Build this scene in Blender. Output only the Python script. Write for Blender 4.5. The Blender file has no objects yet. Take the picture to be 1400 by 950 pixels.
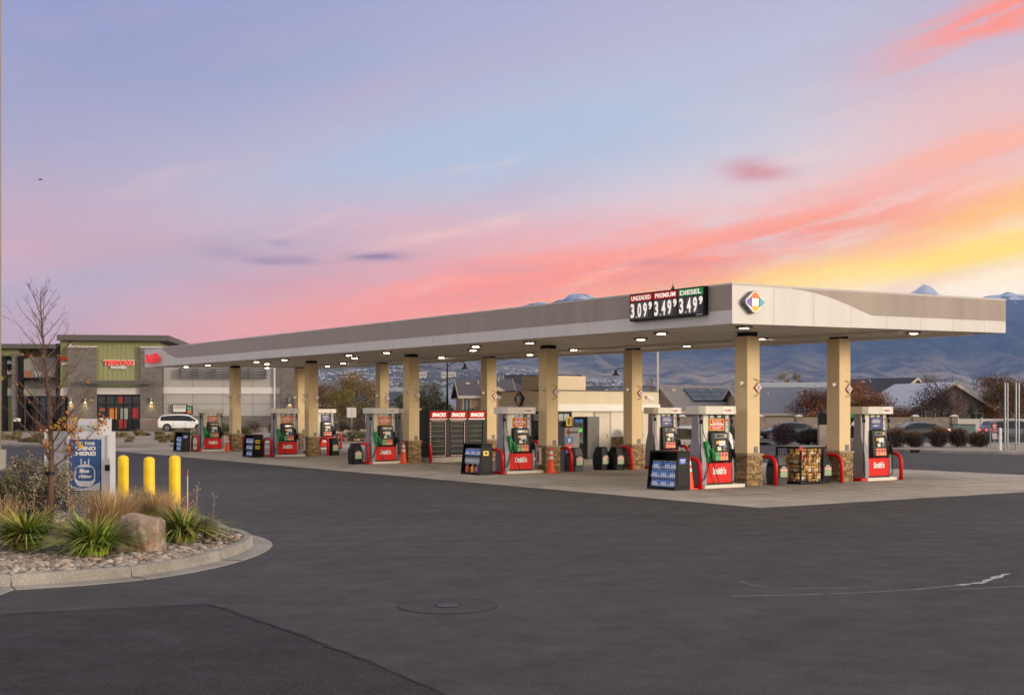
import bpy, math, random
from mathutils import Vector, Matrix, noise
R = math.radians
random.seed(7)
sc = bpy.context.scene
COL = sc.collection
F = 1700.0; CX = 700.0; HY = 563.0; CH = 2.2

# ---------------------------------------------------------------- colours / materials
def hx(h):
    h = h.lstrip('#'); o = []
    for i in (0, 2, 4):
        c = int(h[i:i+2], 16) / 255
        o.append(c / 12.92 if c <= .04045 else ((c + .055) / 1.055) ** 2.4)
    return tuple(o)

MATS = {}
def mat(name, col, rough=.6, var=.08, scale=3.0, bump=0.0, metal=0.0, tint=False, emit=0.0, bscale=None, rvar=.1, stretch=None, coat=0.0, ecol=None, spec=.5):
    if name in MATS: return MATS[name]
    m = bpy.data.materials.new(name); m.use_nodes = True
    nt = m.node_tree; N = nt.nodes; L = nt.links
    b = N['Principled BSDF']
    if isinstance(col, str): col = hx(col)
    tc = N.new('ShaderNodeTexCoord'); src = tc.outputs['Object']
    if stretch:
        mp = N.new('ShaderNodeMapping'); mp.inputs['Scale'].default_value = stretch
        L.new(src, mp.inputs[0]); src = mp.outputs[0]
    nz = N.new('ShaderNodeTexNoise'); nz.inputs['Scale'].default_value = scale
    nz.inputs['Detail'].default_value = 6; nz.inputs['Roughness'].default_value = .6
    L.new(src, nz.inputs['Vector'])
    mr = N.new('ShaderNodeMapRange')
    mr.inputs['From Min'].default_value = .3; mr.inputs['From Max'].default_value = .7
    mr.inputs['To Min'].default_value = 1 - var; mr.inputs['To Max'].default_value = 1 + var
    L.new(nz.outputs[0], mr.inputs[0])
    vm = N.new('ShaderNodeVectorMath'); vm.operation = 'MULTIPLY'
    vm.inputs[0].default_value = col; L.new(mr.outputs[0], vm.inputs[1])
    out = vm.outputs[0]
    if tint:
        at = N.new('ShaderNodeAttribute'); at.attribute_name = 'tint'
        v2 = N.new('ShaderNodeVectorMath'); v2.operation = 'MULTIPLY'
        L.new(out, v2.inputs[0]); L.new(at.outputs['Color'], v2.inputs[1]); out = v2.outputs[0]
    L.new(out, b.inputs['Base Color'])
    b.inputs['Metallic'].default_value = metal; b.inputs['Specular IOR Level'].default_value = spec
    rr = N.new('ShaderNodeMapRange')
    rr.inputs['To Min'].default_value = max(.02, rough - rvar); rr.inputs['To Max'].default_value = min(1, rough + rvar)
    L.new(nz.outputs[0], rr.inputs[0]); L.new(rr.outputs[0], b.inputs['Roughness'])
    if coat: b.inputs['Coat Weight'].default_value = coat; b.inputs['Coat Roughness'].default_value = .06
    if bump:
        n2 = N.new('ShaderNodeTexNoise'); n2.inputs['Scale'].default_value = bscale or scale * 6
        n2.inputs['Detail'].default_value = 5
        L.new(src, n2.inputs['Vector'])
        bp = N.new('ShaderNodeBump'); bp.inputs['Strength'].default_value = bump; bp.inputs['Distance'].default_value = .02
        L.new(n2.outputs[0], bp.inputs['Height']); L.new(bp.outputs[0], b.inputs['Normal'])
    if emit:
        b.inputs['Emission Color'].default_value = (*(ecol or col), 1); b.inputs['Emission Strength'].default_value = emit
        if emit < 8: m.cycles.emission_sampling = 'NONE'
    MATS[name] = m
    return m

M = {}
M['white_acm'] = mat('white_panel', '#cbc7c2', .40, .05, 1.6, stretch=(1, 1, .15))
M['taupe'] = mat('taupe_panel', '#94877b', .36, .10, 1.6, stretch=(1, 1, .12))
M['soffit'] = mat('soffit_panel', '#e4dccf', .45, .04, .6)
M['stucco'] = mat('column_stucco', '#dcc59a', .85, .06, 1.6, bump=.35, bscale=60)
M['cap_stone'] = mat('cap_stone', '#9a8a70', .8, .12, 5, bump=.3)
M['stone'] = mat('ledge_stone', '#8d7350', .85, .28, 9, bump=.6, bscale=40, tint=True)
M['mortar'] = mat('mortar', '#463c30', .95, .1)
M['concrete'] = mat('concrete', '#9f988e', .85, .14, 2, bump=.25, bscale=50)
M['plinth'] = mat('painted_concrete', '#d8d2c4', .7, .1, 5, bump=.15)
M['red'] = mat('red_paint', '#c60d12', .4, .06, 3, spec=.4)
M['redpanel'] = mat('red_vinyl', '#d6140c', .5, .05, 3, spec=.25)
M['white'] = mat('white_paint', '#dedcd8', .45, .04, 3)
M['cream'] = mat('cream_metal', '#cfc9bc', .42, .04, 3)
M['grey'] = mat('grey_plastic', '#85858a', .45, .05, 3)
M['midgrey'] = mat('mid_grey_metal', '#6a6a6b', .45, .08, 3)
M['dark'] = mat('charcoal_plastic', '#262623', .55, .1, 4, spec=.3)
M['black'] = mat('black_plastic', '#0a0a0b', .5, .1, 4, spec=.25)
M['blackmetal'] = mat('black_metal', '#0f0f10', .55, .1, 4, spec=.25)
M['rubber'] = mat('rubber', '#141414', .7, .1, 6)
M['green'] = mat('green_plastic', '#0f8a42', .4, .05)
M['yellow'] = mat('yellow_plastic', '#e5c21a', .45, .04)
M['bollard'] = mat('bollard_yellow', '#eec40a', .5, .13, 4, bump=.08, bscale=30)
M['orange'] = mat('orange_plastic', '#ee4f0c', .5, .06)
M['pink'] = mat('pink_sticker', '#e0705e', .5, .03)
M['blue'] = mat('blue_sign', '#2b60a8', .5, .04)
M['navy'] = mat('navy_sign', '#27337c', .45, .05)
M['screen'] = mat('screen_glass', '#20262a', .12, .05)
M['chrome'] = mat('brushed_steel', '#9a9a9c', .32, .05, 8, metal=.9)
M['galv'] = mat('galvanised_steel', '#9fa3a4', .45, .1, 8, metal=.6)
M['glass'] = mat('dark_glass', '#10151a', .07, .05)
M['label'] = mat('label_white', '#d5d3cc', .5, .04)
M['reflect'] = mat('reflective_band', '#cfcfd0', .35, .05)
M['lamp'] = mat('lamp_lens', '#fff0d0', .4, 0, emit=60.0, ecol=(1, .80, .50))
M['rtail'] = mat('red_lens', '#b01a14', .25, .05, coat=.3)
M['brake'] = mat('lit_tail_lamp', '#e03020', .25, .02, emit=2.0, ecol=(1, .08, .03))

# ---------------------------------------------------------------- mesh builder
class MB:
    def __init__(s): s.v = []; s.f = []; s.m = []; s.t = []; s.xf = None
    def add(s, vs, fs, m=0, t=(1, 1, 1)):
        o = len(s.v)
        if s.xf is not None: vs = [s.xf @ Vector(p) for p in vs]
        s.v.extend([tuple(p) for p in vs])
        for f in fs: s.f.append([i + o for i in f]); s.m.append(m); s.t.append(t)
        return s
    def box(s, x0, x1, y0, y1, z0, z1, m=0, t=(1, 1, 1)):
        vs = [(x0, y0, z0), (x1, y0, z0), (x1, y1, z0), (x0, y1, z0), (x0, y0, z1), (x1, y0, z1), (x1, y1, z1), (x0, y1, z1)]
        return s.add(vs, [(0, 3, 2, 1), (4, 5, 6, 7), (0, 1, 5, 4), (1, 2, 6, 5), (2, 3, 7, 6), (3, 0, 4, 7)], m, t)
    def hexa(s, b, tp, m=0, t=(1, 1, 1)):
        return s.add(list(b) + list(tp), [(0, 3, 2, 1), (4, 5, 6, 7), (0, 1, 5, 4), (1, 2, 6, 5), (2, 3, 7, 6), (3, 0, 4, 7)], m, t)
    def cyl(s, p0, p1, r0, r1=None, n=12, m=0, t=(1, 1, 1), caps=True):
        r1 = r0 if r1 is None else r1
        p0 = Vector(p0); p1 = Vector(p1); d = (p1 - p0)
        if d.length < 1e-6: return s
        d.normalize()
        a = d.orthogonal().normalized(); b = d.cross(a)
        vs = []
        for p, r in ((p0, r0), (p1, r1)):
            for i in range(n):
                an = 2 * math.pi * i / n
                vs.append(p + a * (math.cos(an) * r) + b * (math.sin(an) * r))
        fs = [(i, (i + 1) % n, n + (i + 1) % n, n + i) for i in range(n)]
        if caps: fs += [tuple(range(n - 1, -1, -1)), tuple(range(n, 2 * n))]
        return s.add(vs, fs, m, t)
    def tube(s, pts, r, n=8, m=0, t=(1, 1, 1)):
        pts = [Vector(p) for p in pts]; rs = r if isinstance(r, (list, tuple)) else [r] * len(pts)
        vs = []; a = None
        for i, p in enumerate(pts):
            d = (pts[min(i + 1, len(pts) - 1)] - pts[max(i - 1, 0)]).normalized()
            if a is None: a = d.orthogonal().normalized()
            else: a = (a - d * a.dot(d)).normalized()
            b = d.cross(a)
            for k in range(n):
                an = 2 * math.pi * k / n
                vs.append(p + a * (math.cos(an) * rs[i]) + b * (math.sin(an) * rs[i]))
        fs = []
        for i in range(len(pts) - 1):
            for k in range(n):
                fs.append((i * n + k, i * n + (k + 1) % n, (i + 1) * n + (k + 1) % n, (i + 1) * n + k))
        fs += [tuple(range(n - 1, -1, -1)), tuple(range((len(pts) - 1) * n, len(pts) * n))]
        return s.add(vs, fs, m, t)
    def lathe(s, prof, n=16, c=(0, 0, 0), m=0, t=(1, 1, 1)):
        vs = []
        for r, z in prof:
            for k in range(n):
                an = 2 * math.pi * k / n
                vs.append((c[0] + r * math.cos(an), c[1] + r * math.sin(an), c[2] + z))
        fs = []
        for i in range(len(prof) - 1):
            for k in range(n):
                fs.append((i * n + k, i * n + (k + 1) % n, (i + 1) * n + (k + 1) % n, (i + 1) * n + k))
        fs += [tuple(range(n - 1, -1, -1)), tuple(range((len(prof) - 1) * n, len(prof) * n))]
        return s.add(vs, fs, m, t)
    def prism(s, poly, ax, a0, a1, m=0, t=(1, 1, 1)):
        # poly in the two remaining axes, extruded along ax
        def P(u, v, w):
            return {'x': (w, u, v), 'y': (u, w, v), 'z': (u, v, w)}[ax]
        n = len(poly)
        vs = [P(u, v, a0) for u, v in poly] + [P(u, v, a1) for u, v in poly]
        fs = [tuple(range(n - 1, -1, -1)), tuple(range(n, 2 * n))] + [(i, (i + 1) % n, n + (i + 1) % n, n + i) for i in range(n)]
        return s.add(vs, fs, m, t)
    def blob(s, c, r, seed=0, amp=.25, sub=2, m=0, t=(1, 1, 1), freq=1.2):
        vs, fs = ico(sub); o = Vector((seed * 3.7, seed * 1.3, seed * 7.1)); out = []
        for p in vs:
            p = Vector(p); k = 1 + amp * noise.noise(p * freq + o) * 2
            out.append((c[0] + p.x * r[0] * k, c[1] + p.y * r[1] * k, c[2] + p.z * r[2] * k))
        return s.add(out, fs, m, t)
    def build(s, name, mats, parent=None, smooth=False, bevel=0, loc=None, rotz=None):
        me = bpy.data.meshes.new(name); me.from_pydata(s.v, [], s.f)
        if not isinstance(mats, (list, tuple)): mats = [mats]
        for mm in mats: me.materials.append(M[mm] if isinstance(mm, str) else mm)
        me.polygons.foreach_set('material_index', s.m)
        if any(mm and (M[mm] if isinstance(mm, str) else mm).node_tree.nodes.get('Attribute') for mm in mats):
            at = me.attributes.new('tint', 'FLOAT_COLOR', 'FACE')
            flat = []
            for t in s.t: flat.extend((t[0], t[1], t[2], 1))
            at.data.foreach_set('color', flat)
        if not smooth:
            pass
        else:
            me.polygons.foreach_set('use_smooth', [True] * len(s.f))
        me.update(); me.validate()
        if s.consistent:
            import bmesh
            bm = bmesh.new(); bm.from_mesh(me); bmesh.ops.recalc_face_normals(bm, faces=bm.faces); bm.to_mesh(me); bm.free()
        o = bpy.data.objects.new(name, me); COL.objects.link(o)
        if parent: o.parent = parent
        if loc is not None: o.location = loc
        if rotz is not None: o.rotation_euler.z = rotz
        if smooth == 'auto':
            md = o.modifiers.new('es', 'EDGE_SPLIT'); md.split_angle = R(38)
        if bevel:
            md = o.modifiers.new('bv', 'BEVEL'); md.width = bevel; md.segments = 2; md.limit_method = 'ANGLE'
        return o
    consistent = True

_ico = {}
def ico(sub):
    if sub in _ico: return _ico[sub]
    import bmesh
    bm = bmesh.new(); bmesh.ops.create_icosphere(bm, subdivisions=sub, radius=1)
    vs = [tuple(v.co) for v in bm.verts]; fs = [tuple(v.index for v in f.verts) for f in bm.faces]; bm.free()
    _ico[sub] = (vs, fs); return _ico[sub]

def tag(o, label=None, cat=None, group=None, kind=None):
    if label: o['label'] = label
    if cat: o['category'] = cat
    if group: o['group'] = group
    if kind: o['kind'] = kind
    return o
def T(name, label, cat, loc=(0, 0, 0), rz=0, group=None):
    o = bpy.data.objects.new(name, None); COL.objects.link(o); o.empty_display_size = .2
    o.location = loc; o.rotation_euler = (0, 0, rz)
    return tag(o, label, cat, group)
def dup(root, loc, rz=None, label=None, group=None, parent=None, skip=()):
    r = root.copy(); COL.objects.link(r)
    if parent is None:
        r.location = loc
        if rz is not None: r.rotation_euler = (0, 0, rz)
        if label: r['label'] = label
        if group: r['group'] = group
    else: r.parent = parent
    for ch in list(root.children):
        if ch.name.split('.')[0] in skip: continue
        dup(ch, None, parent=r, skip=skip)
    return r

_txt = {}
def text(s, w, h, m, parent, loc, face='-y', name='lettering', ext=.004, bold=.02, shear=0, spacing=1.0, rot=None, emit=None):
    key = (s, bold, shear, spacing)
    if key not in _txt:
        cu = bpy.data.curves.new('t', 'FONT'); cu.body = s; cu.offset = bold; cu.shear = shear; cu.space_character = spacing
        cu.extrude = .01; cu.resolution_u = 3
        ob = bpy.data.objects.new('t', cu); COL.objects.link(ob)
        dg = bpy.context.evaluated_depsgraph_get(); dg.update()
        me = bpy.data.meshes.new_from_object(ob.evaluated_get(dg))
        vs = [v.co.copy() for v in me.vertices]; fs = [tuple(p.vertices) for p in me.polygons]
        bpy.data.objects.remove(ob); bpy.data.meshes.remove(me)
        x0 = min(v.x for v in vs); x1 = max(v.x for v in vs); y0 = min(v.y for v in vs); y1 = max(v.y for v in vs)
        vs = [((v.x - (x0 + x1) / 2) / (x1 - x0), (v.y - (y0 + y1) / 2) / (y1 - y0), 1 if v.z > 0 else 0) for v in vs]
        _txt[key] = (vs, fs)
    vs, fs = _txt[key]
    b = MB(); b.consistent = False
    b.add([(x * w, y * h, z * ext) for x, y, z in vs], fs)
    o = b.build(name, m, parent)
    e = {'-y': (R(90), 0, 0), '-x': (R(90), 0, R(-90)), '+x': (R(90), 0, R(90)), '+z': (0, 0, 0)}[face] if rot is None else rot
    o.rotation_euler = e; o.location = loc
    return o

# ---------------------------------------------------------------- pixel -> place helpers
def G(x, y, z=0.0):
    Z = (CH - z) * F / (y - HY); return Vector(((x - CX) * Z / F, Z, z))
def X(x, Z): return (x - CX) * Z / F
def ZH(y, Z): return CH + (HY - y) * Z / F
# station frame: s along the islands, r along the canopy
TH = math.atan2(.5603, .8283)
VV = Vector((.8283, .5603, 0)); UU = Vector((-.5603, .8283, 0)); C0 = Vector((7.02, 37.1, 0)); BAY = 10.163
def W(s, r, z=0, i=0): return C0 + VV * s + UU * (r + i * BAY) + Vector((0, 0, z))
def under(s, r): return 4.465 + .0147 * (s + 4.05) + .0061 * (r + 3.54)   # underside height of the canopy

# ---------------------------------------------------------------- camera
cam = bpy.data.cameras.new('camera'); co = bpy.data.objects.new('camera', cam); COL.objects.link(co)
co.location = (0, 0, CH); co.rotation_euler = (R(90), 0, 0)
cam.sensor_width = 36; cam.lens = F / 1400 * 36; cam.shift_y = (HY - 475) / 1400; cam.clip_end = 60000; cam.clip_start = .1
sc.camera = co
sc.view_settings.view_transform = 'Standard'; sc.view_settings.look = 'None'; sc.view_settings.exposure = .12; sc.view_settings.gamma = 1
sc.cycles.max_bounces = 4; sc.cycles.diffuse_bounces = 2; sc.cycles.glossy_bounces = 2; sc.cycles.adaptive_threshold = .03; sc.cycles.transmission_bounces = 4; sc.cycles.volume_bounces = 0
sc.cycles.sample_clamp_indirect = 4; sc.cycles.use_denoising = True

# ---------------------------------------------------------------- world: twilight sky with sunset clouds
HAZE = 5.6e-5
wd = bpy.data.worlds.new('World'); sc.world = wd; wd.use_nodes = True
nt = wd.node_tree; N = nt.nodes; L = nt.links
bg = N['Background']
def mth(op, a, b=None, c=None, clamp=False):
    n = N.new('ShaderNodeMath'); n.operation = op; n.use_clamp = clamp
    for i, q in enumerate((a, b, c)):
        if q is None: continue
        if isinstance(q, (int, float)): n.inputs[i].default_value = q
        else: L.new(q, n.inputs[i])
    return n.outputs[0]
def mixc(f, a, b, mode='MIX'):
    n = N.new('ShaderNodeMix'); n.data_type = 'RGBA'; n.blend_type = mode
    for k, q in ((0, f), (6, a), (7, b)):
        if isinstance(q, (int, float)): n.inputs[k].default_value = q
        elif isinstance(q, (tuple, list)): n.inputs[k].default_value = (*q[:3], 1)
        else: L.new(q, n.inputs[k])
    return n.outputs[2]
def ss(x, lo, hi):
    n = N.new('ShaderNodeMapRange'); n.interpolation_type = 'SMOOTHSTEP'
    n.inputs['From Min'].default_value = lo; n.inputs['From Max'].default_value = hi
    if lo > hi:
        n.inputs['From Min'].default_value = hi; n.inputs['From Max'].default_value = lo
        n.inputs['To Min'].default_value = 1; n.inputs['To Max'].default_value = 0
    L.new(x, n.inputs[0]); return n.outputs[0]
tc = N.new('ShaderNodeTexCoord'); sx = N.new('ShaderNodeSeparateXYZ'); L.new(tc.outputs['Generated'], sx.inputs[0])
az = mth('ARCTAN2', sx.outputs[0], sx.outputs[1]); el = mth('ARCSINE', sx.outputs[2])
A = mth('DIVIDE', az, R(22.4)); E = mth('DIVIDE', el, R(18.2))
def nz2(sa, se, rot, detail=6, rough=.55, seed=0., scale=1.0):
    cb = N.new('ShaderNodeCombineXYZ')
    ca, sn = math.cos(rot), math.sin(rot)
    u = mth('ADD', mth('MULTIPLY', A, ca), mth('MULTIPLY', E, sn)); v = mth('SUBTRACT', mth('MULTIPLY', E, ca), mth('MULTIPLY', A, sn))
    L.new(mth('MULTIPLY', u, sa), cb.inputs[0]); L.new(mth('MULTIPLY', v, se), cb.inputs[1]); cb.inputs[2].default_value = seed
    n = N.new('ShaderNodeTexNoise'); n.inputs['Scale'].default_value = scale; n.inputs['Detail'].default_value = detail
    n.inputs['Roughness'].default_value = rough; n.inputs['Distortion'].default_value = .35
    L.new(cb.outputs[0], n.inputs['Vector']); return n.outputs[0]
def comb(x, y):
    cb = N.new('ShaderNodeCombineXYZ')
    for k, q in ((0, x), (1, y)): L.new(q, cb.inputs[k])
    return cb.outputs[0]
_pv = {}
def gau(ca, ce, wa, we, rot=0., warp=None, wk=0.):
    # soft elliptical patch of cloud, edge broken up by a noise
    key = (id(warp), round(wk, 2)) if warp is not None else None
    if key not in _pv:
        _pv[key] = comb(A, E) if warp is None else comb(A, mth('ADD', E, mth('MULTIPLY_ADD', warp, wk, -.5 * wk)))
    mp = N.new('ShaderNodeMapping'); mp.vector_type = 'TEXTURE'; mp.inputs['Location'].default_value = (ca, ce, 0); mp.inputs['Rotation'].default_value = (0, 0, rot); mp.inputs['Scale'].default_value = (wa, we, 1)
    L.new(_pv[key], mp.inputs[0])
    d = N.new('ShaderNodeVectorMath'); d.operation = 'DOT_PRODUCT'; L.new(mp.outputs[0], d.inputs[0]); L.new(mp.outputs[0], d.inputs[1])
    return mth('POWER', math.exp(-1), d.outputs['Value'])
def ramp(x, stops):
    n = N.new('ShaderNodeValToRGB'); r = n.color_ramp
    r.elements[0].position = stops[0][0]; r.elements[0].color = (*hx(stops[0][1]), 1)
    r.elements[1].position = stops[-1][0]; r.elements[1].color = (*hx(stops[-1][1]), 1)
    for p, c in stops[1:-1]:
        e = r.elements.new(p); e.color = (*hx(c), 1)
    L.new(x, n.inputs[0]); return n.outputs[0]
W_ = {}
w1 = nz2(1.1, 1.6, .3, 2, .5, 2.0)
w2 = nz2(1.0, 5.5, .22, 4, .58, 5.0)
w3 = nz2(2.2, 12., .26, 5, .62, 9.0)
Es = mth('MULTIPLY', E, .8, clamp=True)
left = ramp(Es, [(0, '#bba6b6'), (.12, '#b0a2b8'), (.22, '#b2a4bc'), (.38, '#bca6bc'), (.5, '#a9a4c4'), (.66, '#979ec6'), (.8, '#929bc8'), (1, '#8f9ac8')])
rightc = ramp(Es, [(0, '#f7e6d2'), (.2, '#f4e2d6'), (.3, '#eed6d4'), (.42, '#e2d0d6'), (.55, '#d2cbd6'), (.68, '#bec0d6'), (.8, '#b6b6d2'), (1, '#aeb0ce')])
base = mixc(ss(mth('ADD', A, mth('MULTIPLY', mth('SUBTRACT', w1, .5), .8)), -1.0, .75), left, rightc)
# pale blue opening across the middle
base = mixc(mth('MULTIPLY', gau(.0, .66, .62, .13, .16, w1, .3), .75), base, hx('#a6bfdd'))
base = mixc(mth('MULTIPLY', gau(-.75, .34, .35, .06, 0., w1, .25), .5), base, hx('#a3a6c4'))
# soft pink veil
base = mixc(mth('MULTIPLY', gau(-.35, .36, .95, .12, .03, w2, .25), mth('MULTIPLY', ss(w2, .28, .62), .8)), base, hx('#d8a4b4'))
base = mixc(mth('MULTIPLY', gau(-.05, .44, .35, .055, .0, w2, .2), .55), base, hx('#e0aebb'))
base = mixc(mth('MULTIPLY', gau(.92, .68, .28, .2, .5, w2, .4), .6), base, hx('#f2b4b0'))
base = mixc(mth('MULTIPLY', gau(-.38, .22, .42, .09, .12, w2, .3), .55), base, hx('#dd98a8'))
base = mixc(mth('MULTIPLY', mth('MULTIPLY', ss(w2, .48, .7), ss(E, .2, .5)), .25), base, hx('#c2a7c4'))
# dusky grey-lilac patch left of centre
base = mixc(mth('MULTIPLY', gau(-.55, .36, .3, .09, 0., w2, .3), .35), base, hx('#a78fab'))
# warm cream and yellow near the horizon at right
base = mixc(mth('MULTIPLY', gau(1.05, .29, .66, .20, .18, w2, .12), .97), base, hx('#fdeedd'))
base = mixc(mth('MULTIPLY', gau(.90, .375, .52, .046, .16, w3, .10), .97), base, hx('#ffdf74'))
base = mixc(mth('MULTIPLY', gau(1.0, .50, .40, .055, .30, w3, .14), mth('MULTIPLY', ss(w3, .32, .56), .95)), base, hx('#ffc878'))
# coral streak sweeping up to the right
c1 = gau(.02, .325, .60, .085, .20, w2, .14)
c2 = gau(.52, .42, .42, .070, .30, w3, .16)
base = mixc(mth('MULTIPLY', c1, mth('MULTIPLY', ss(w3, .24, .52), .95)), base, hx('#fb938c'))
base = mixc(mth('MULTIPLY', c2, mth('MULTIPLY', ss(w3, .30, .56), .98)), base, hx('#ff957c'))
base = mixc(mth('MULTIPLY', gau(.98, .64, .3, .03, .28, w3, .12), .75), base, hx('#ffac94'))
base = mixc(mth('MULTIPLY', gau(.96, .905, .20, .052, .35, w3, .26), mth('MULTIPLY', ss(w3, .3, .45), 1.)), base, hx('#ff9488'))
base = mixc(mth('MULTIPLY', gau(.42, .325, .40, .028, .17, w3, .08), mth('MULTIPLY', ss(w3, .35, .6), .8)), base, hx('#ffb47e'))
base = mixc(mth('MULTIPLY', gau(.58, .325, .30, .030, .20, w3, .08), .9), base, hx('#ffdc8e'))
# small separate clouds
for (ca, ce, wa, we, c, k) in ((.50, .592, .065, .024, '#cf8f9c', .95), (-.28, .390, .055, .013, '#8b7ba4', 1.0), (-.50, .372, .04, .010, '#9785ab', .8), (-.44, .376, .045, .010, '#9785ab', .7), (-.58, .392, .05, .018, '#a08eb0', .6), (-.47, .42, .03, .008, '#a08eb0', .6), (.3, .375, .07, .012, '#d08f9c', .7), (-.03, .36, .12, .012, '#cf9aa8', .5)):
    base = mixc(mth('MULTIPLY', gau(ca, ce, wa, we, -.02, w3, .06), k, clamp=True), base, hx(c))
base = mixc(mth('MULTIPLY', ss(w3, .55, .72), mth('MULTIPLY', gau(.4, .4, 1.2, .3), .45)), base, hx('#ffd9c4'))
base = mixc(mth('MULTIPLY', ss(w2, .52, .66), mth('MULTIPLY', gau(.1, .34, .9, .16), .40)), base, hx('#cf8d9c'))
# unseen sky overhead and behind, made brighter than the horizon to light the ground
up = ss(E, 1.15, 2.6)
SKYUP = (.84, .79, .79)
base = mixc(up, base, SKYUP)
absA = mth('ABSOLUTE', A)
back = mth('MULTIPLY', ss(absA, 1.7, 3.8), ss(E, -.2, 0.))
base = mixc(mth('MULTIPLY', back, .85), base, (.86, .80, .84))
sky = N.new('ShaderNodeTexSky'); sky.sky_type = 'NISHITA'; sky.sun_disc = False
sky.sun_elevation = R(9); sky.sun_rotation = R(118)
nish = N.new('ShaderNodeVectorMath'); nish.operation = 'SCALE'; nish.inputs[3].default_value = .06
L.new(sky.outputs[0], nish.inputs[0])
col = mixc(.10, base, nish.outputs[0])
# the air between here and the sky takes some of its light: the sky beyond the haze is that much stronger
trn = mth('POWER', math.exp(-1), mth('MULTIPLY', HAZE, mth('MINIMUM', 14000, mth('DIVIDE', 1300, mth('MAXIMUM', sx.outputs[2], .01)))))
hz_ = N.new('ShaderNodeVectorMath'); hz_.operation = 'SCALE'; hz_.inputs[0].default_value = (.09, .19, .40); L.new(mth('SUBTRACT', 1, trn), hz_.inputs[3])
sb_ = N.new('ShaderNodeVectorMath'); sb_.operation = 'SUBTRACT'; L.new(col, sb_.inputs[0]); L.new(hz_.outputs[0], sb_.inputs[1])
mx_ = N.new('ShaderNodeVectorMath'); mx_.operation = 'MAXIMUM'; L.new(sb_.outputs[0], mx_.inputs[0]); mx_.inputs[1].default_value = (.01, .01, .01)
dv_ = N.new('ShaderNodeVectorMath'); dv_.operation = 'SCALE'; L.new(mx_.outputs[0], dv_.inputs[0]); L.new(mth('DIVIDE', 1, trn), dv_.inputs[3]); col = dv_.outputs[0]
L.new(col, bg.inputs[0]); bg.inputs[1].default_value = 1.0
wd.cycles.sampling_method = 'MANUAL'; wd.cycles.sample_map_resolution = 512

sun = bpy.data.lights.new('sun', 'SUN'); so = bpy.data.objects.new('sun', sun); COL.objects.link(so)
sun.energy = 2.4; sun.angle = R(14); sun.color = (1, .84, .64)
saz, sel = R(118), R(9)
dvec = Vector((math.sin(saz) * math.cos(sel), math.cos(saz) * math.cos(sel), math.sin(sel)))
so.rotation_euler = dvec.to_track_quat('Z', 'Y').to_euler(); so.location = (60, 0, 60)
# ================================================================ CANOPY
S0, S1, R0, R1 = -4.05, 7.53, -3.54, 44.19
FH = 1.0
cano = T('station_canopy', 'long flat white and taupe fuel station canopy over the pumps', 'canopy', C0, TH)
def wl(b, s0, s1, r0, r1, zb, zt, m=0):
    c = [(s0, r0), (s1, r0), (s1, r1), (s0, r1)]
    b.hexa([(s, r, under(s, r) + zb) for s, r in c], [(s, r, under(s, r) + zt) for s, r in c], m)
b = MB(); th = .14
wl(b, S0, S0 + th, R0, R1, 0, FH); wl(b, S1 - th, S1, R0, R1, 0, FH)
wl(b, S0 + th, S1 - th, R0, R0 + th, 0, FH); wl(b, S0 + th, S1 - th, R1 - th, R1, 0, FH)
for k in range(1, 16):
    r = R0 + k * 3.02; wl(b, S0 - .003, S0, r, r + .012, .0, FH, 1)
for k in range(1, 8):
    s = S0 + k * 1.5; wl(b, s, s + .012, R0 - .003, R0, .0, FH, 1)
b.build('fascia', ['white_acm', mat('panel_seam', '#a8a29b', .6)], cano)
# taupe bands (proud of the white panels), with the swoosh at each end
def band(pts_top, pts_bot, face):
    b = MB(); n = len(pts_top)
    def P(t, z, o):
        if face == 'front': s, r = S0 - o, R0 + t
        else: s, r = S0 + t, R0 - o
        return (s, r, under(s, r) + z)
    vs = [P(t, z, .008) for t, z in pts_top] + [P(t, z, .008) for t, z in pts_bot] + [P(t, z, -.01) for t, z in pts_top] + [P(t, z, -.01) for t, z in pts_bot]
    fs = []
    for i in range(n - 1):
        fs += [(i, i + 1, n + i + 1, n + i), (2*n + i, 3*n + i, 3*n + i + 1, 2*n + i + 1), (i, 2*n + i, 2*n + i + 1, i + 1), (n + i, n + i + 1, 3*n + i + 1, 3*n + i)]
    fs += [(0, n, 3*n, 2*n), (n - 1, 3*n - 1, 4*n - 1, 2*n - 1)]
    b.add(vs, fs)
    return b
sw = [(2.2, .975), (2.6, .955), (3.1, .90), (3.6, .82), (4.1, .71), (4.6, .58), (5.0, .46), (5.4, .36)]
tt = [s for s, z in sw] + [11.575]; zz = [z for s, z in sw] + [.36]
band([(t, .985) for t in tt], list(zip(tt, zz)), 'end').build('accent_band', 'taupe', cano)
sw = [(42.0, .36), (42.8, .46), (43.6, .62), (44.3, .82), (44.8, .975)]
tt = [.005] + [6 * k for k in range(1, 7)] + [s for s, z in sw]; zz = [.36] * 7 + [z for s, z in sw]
bb = band([(t, .985) for t in tt], list(zip(tt, zz)), 'front')
bb.build('accent_band', 'taupe', cano)
b = MB(); wl(b, S0 + .02, S1 - .02, R0 + .02, R1 - .02, FH, FH + .03); wl(b, S0 - .02, S0 + .12, R0 - .02, R1 + .02, FH + .001, FH + .045); wl(b, S0 + .121, S1 + .02, R0 - .02, R0 + .12, FH + .001, FH + .045)
b.build('roof_cap', mat('roof_metal', '#b9b3ad', .4, .05), cano)
b = MB(); wl(b, S0 + th, S1 - th, R0 + th, R1 - th, .03, .09)
k = S0 + .5
while k < S1 - .3:
    wl(b, k, k + .015, R0 + th, R1 - th, .022, .031, 1); k += .61
b.build('soffit', ['soffit', mat('soffit_seam', '#a0988b', .6)], cano)
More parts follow.
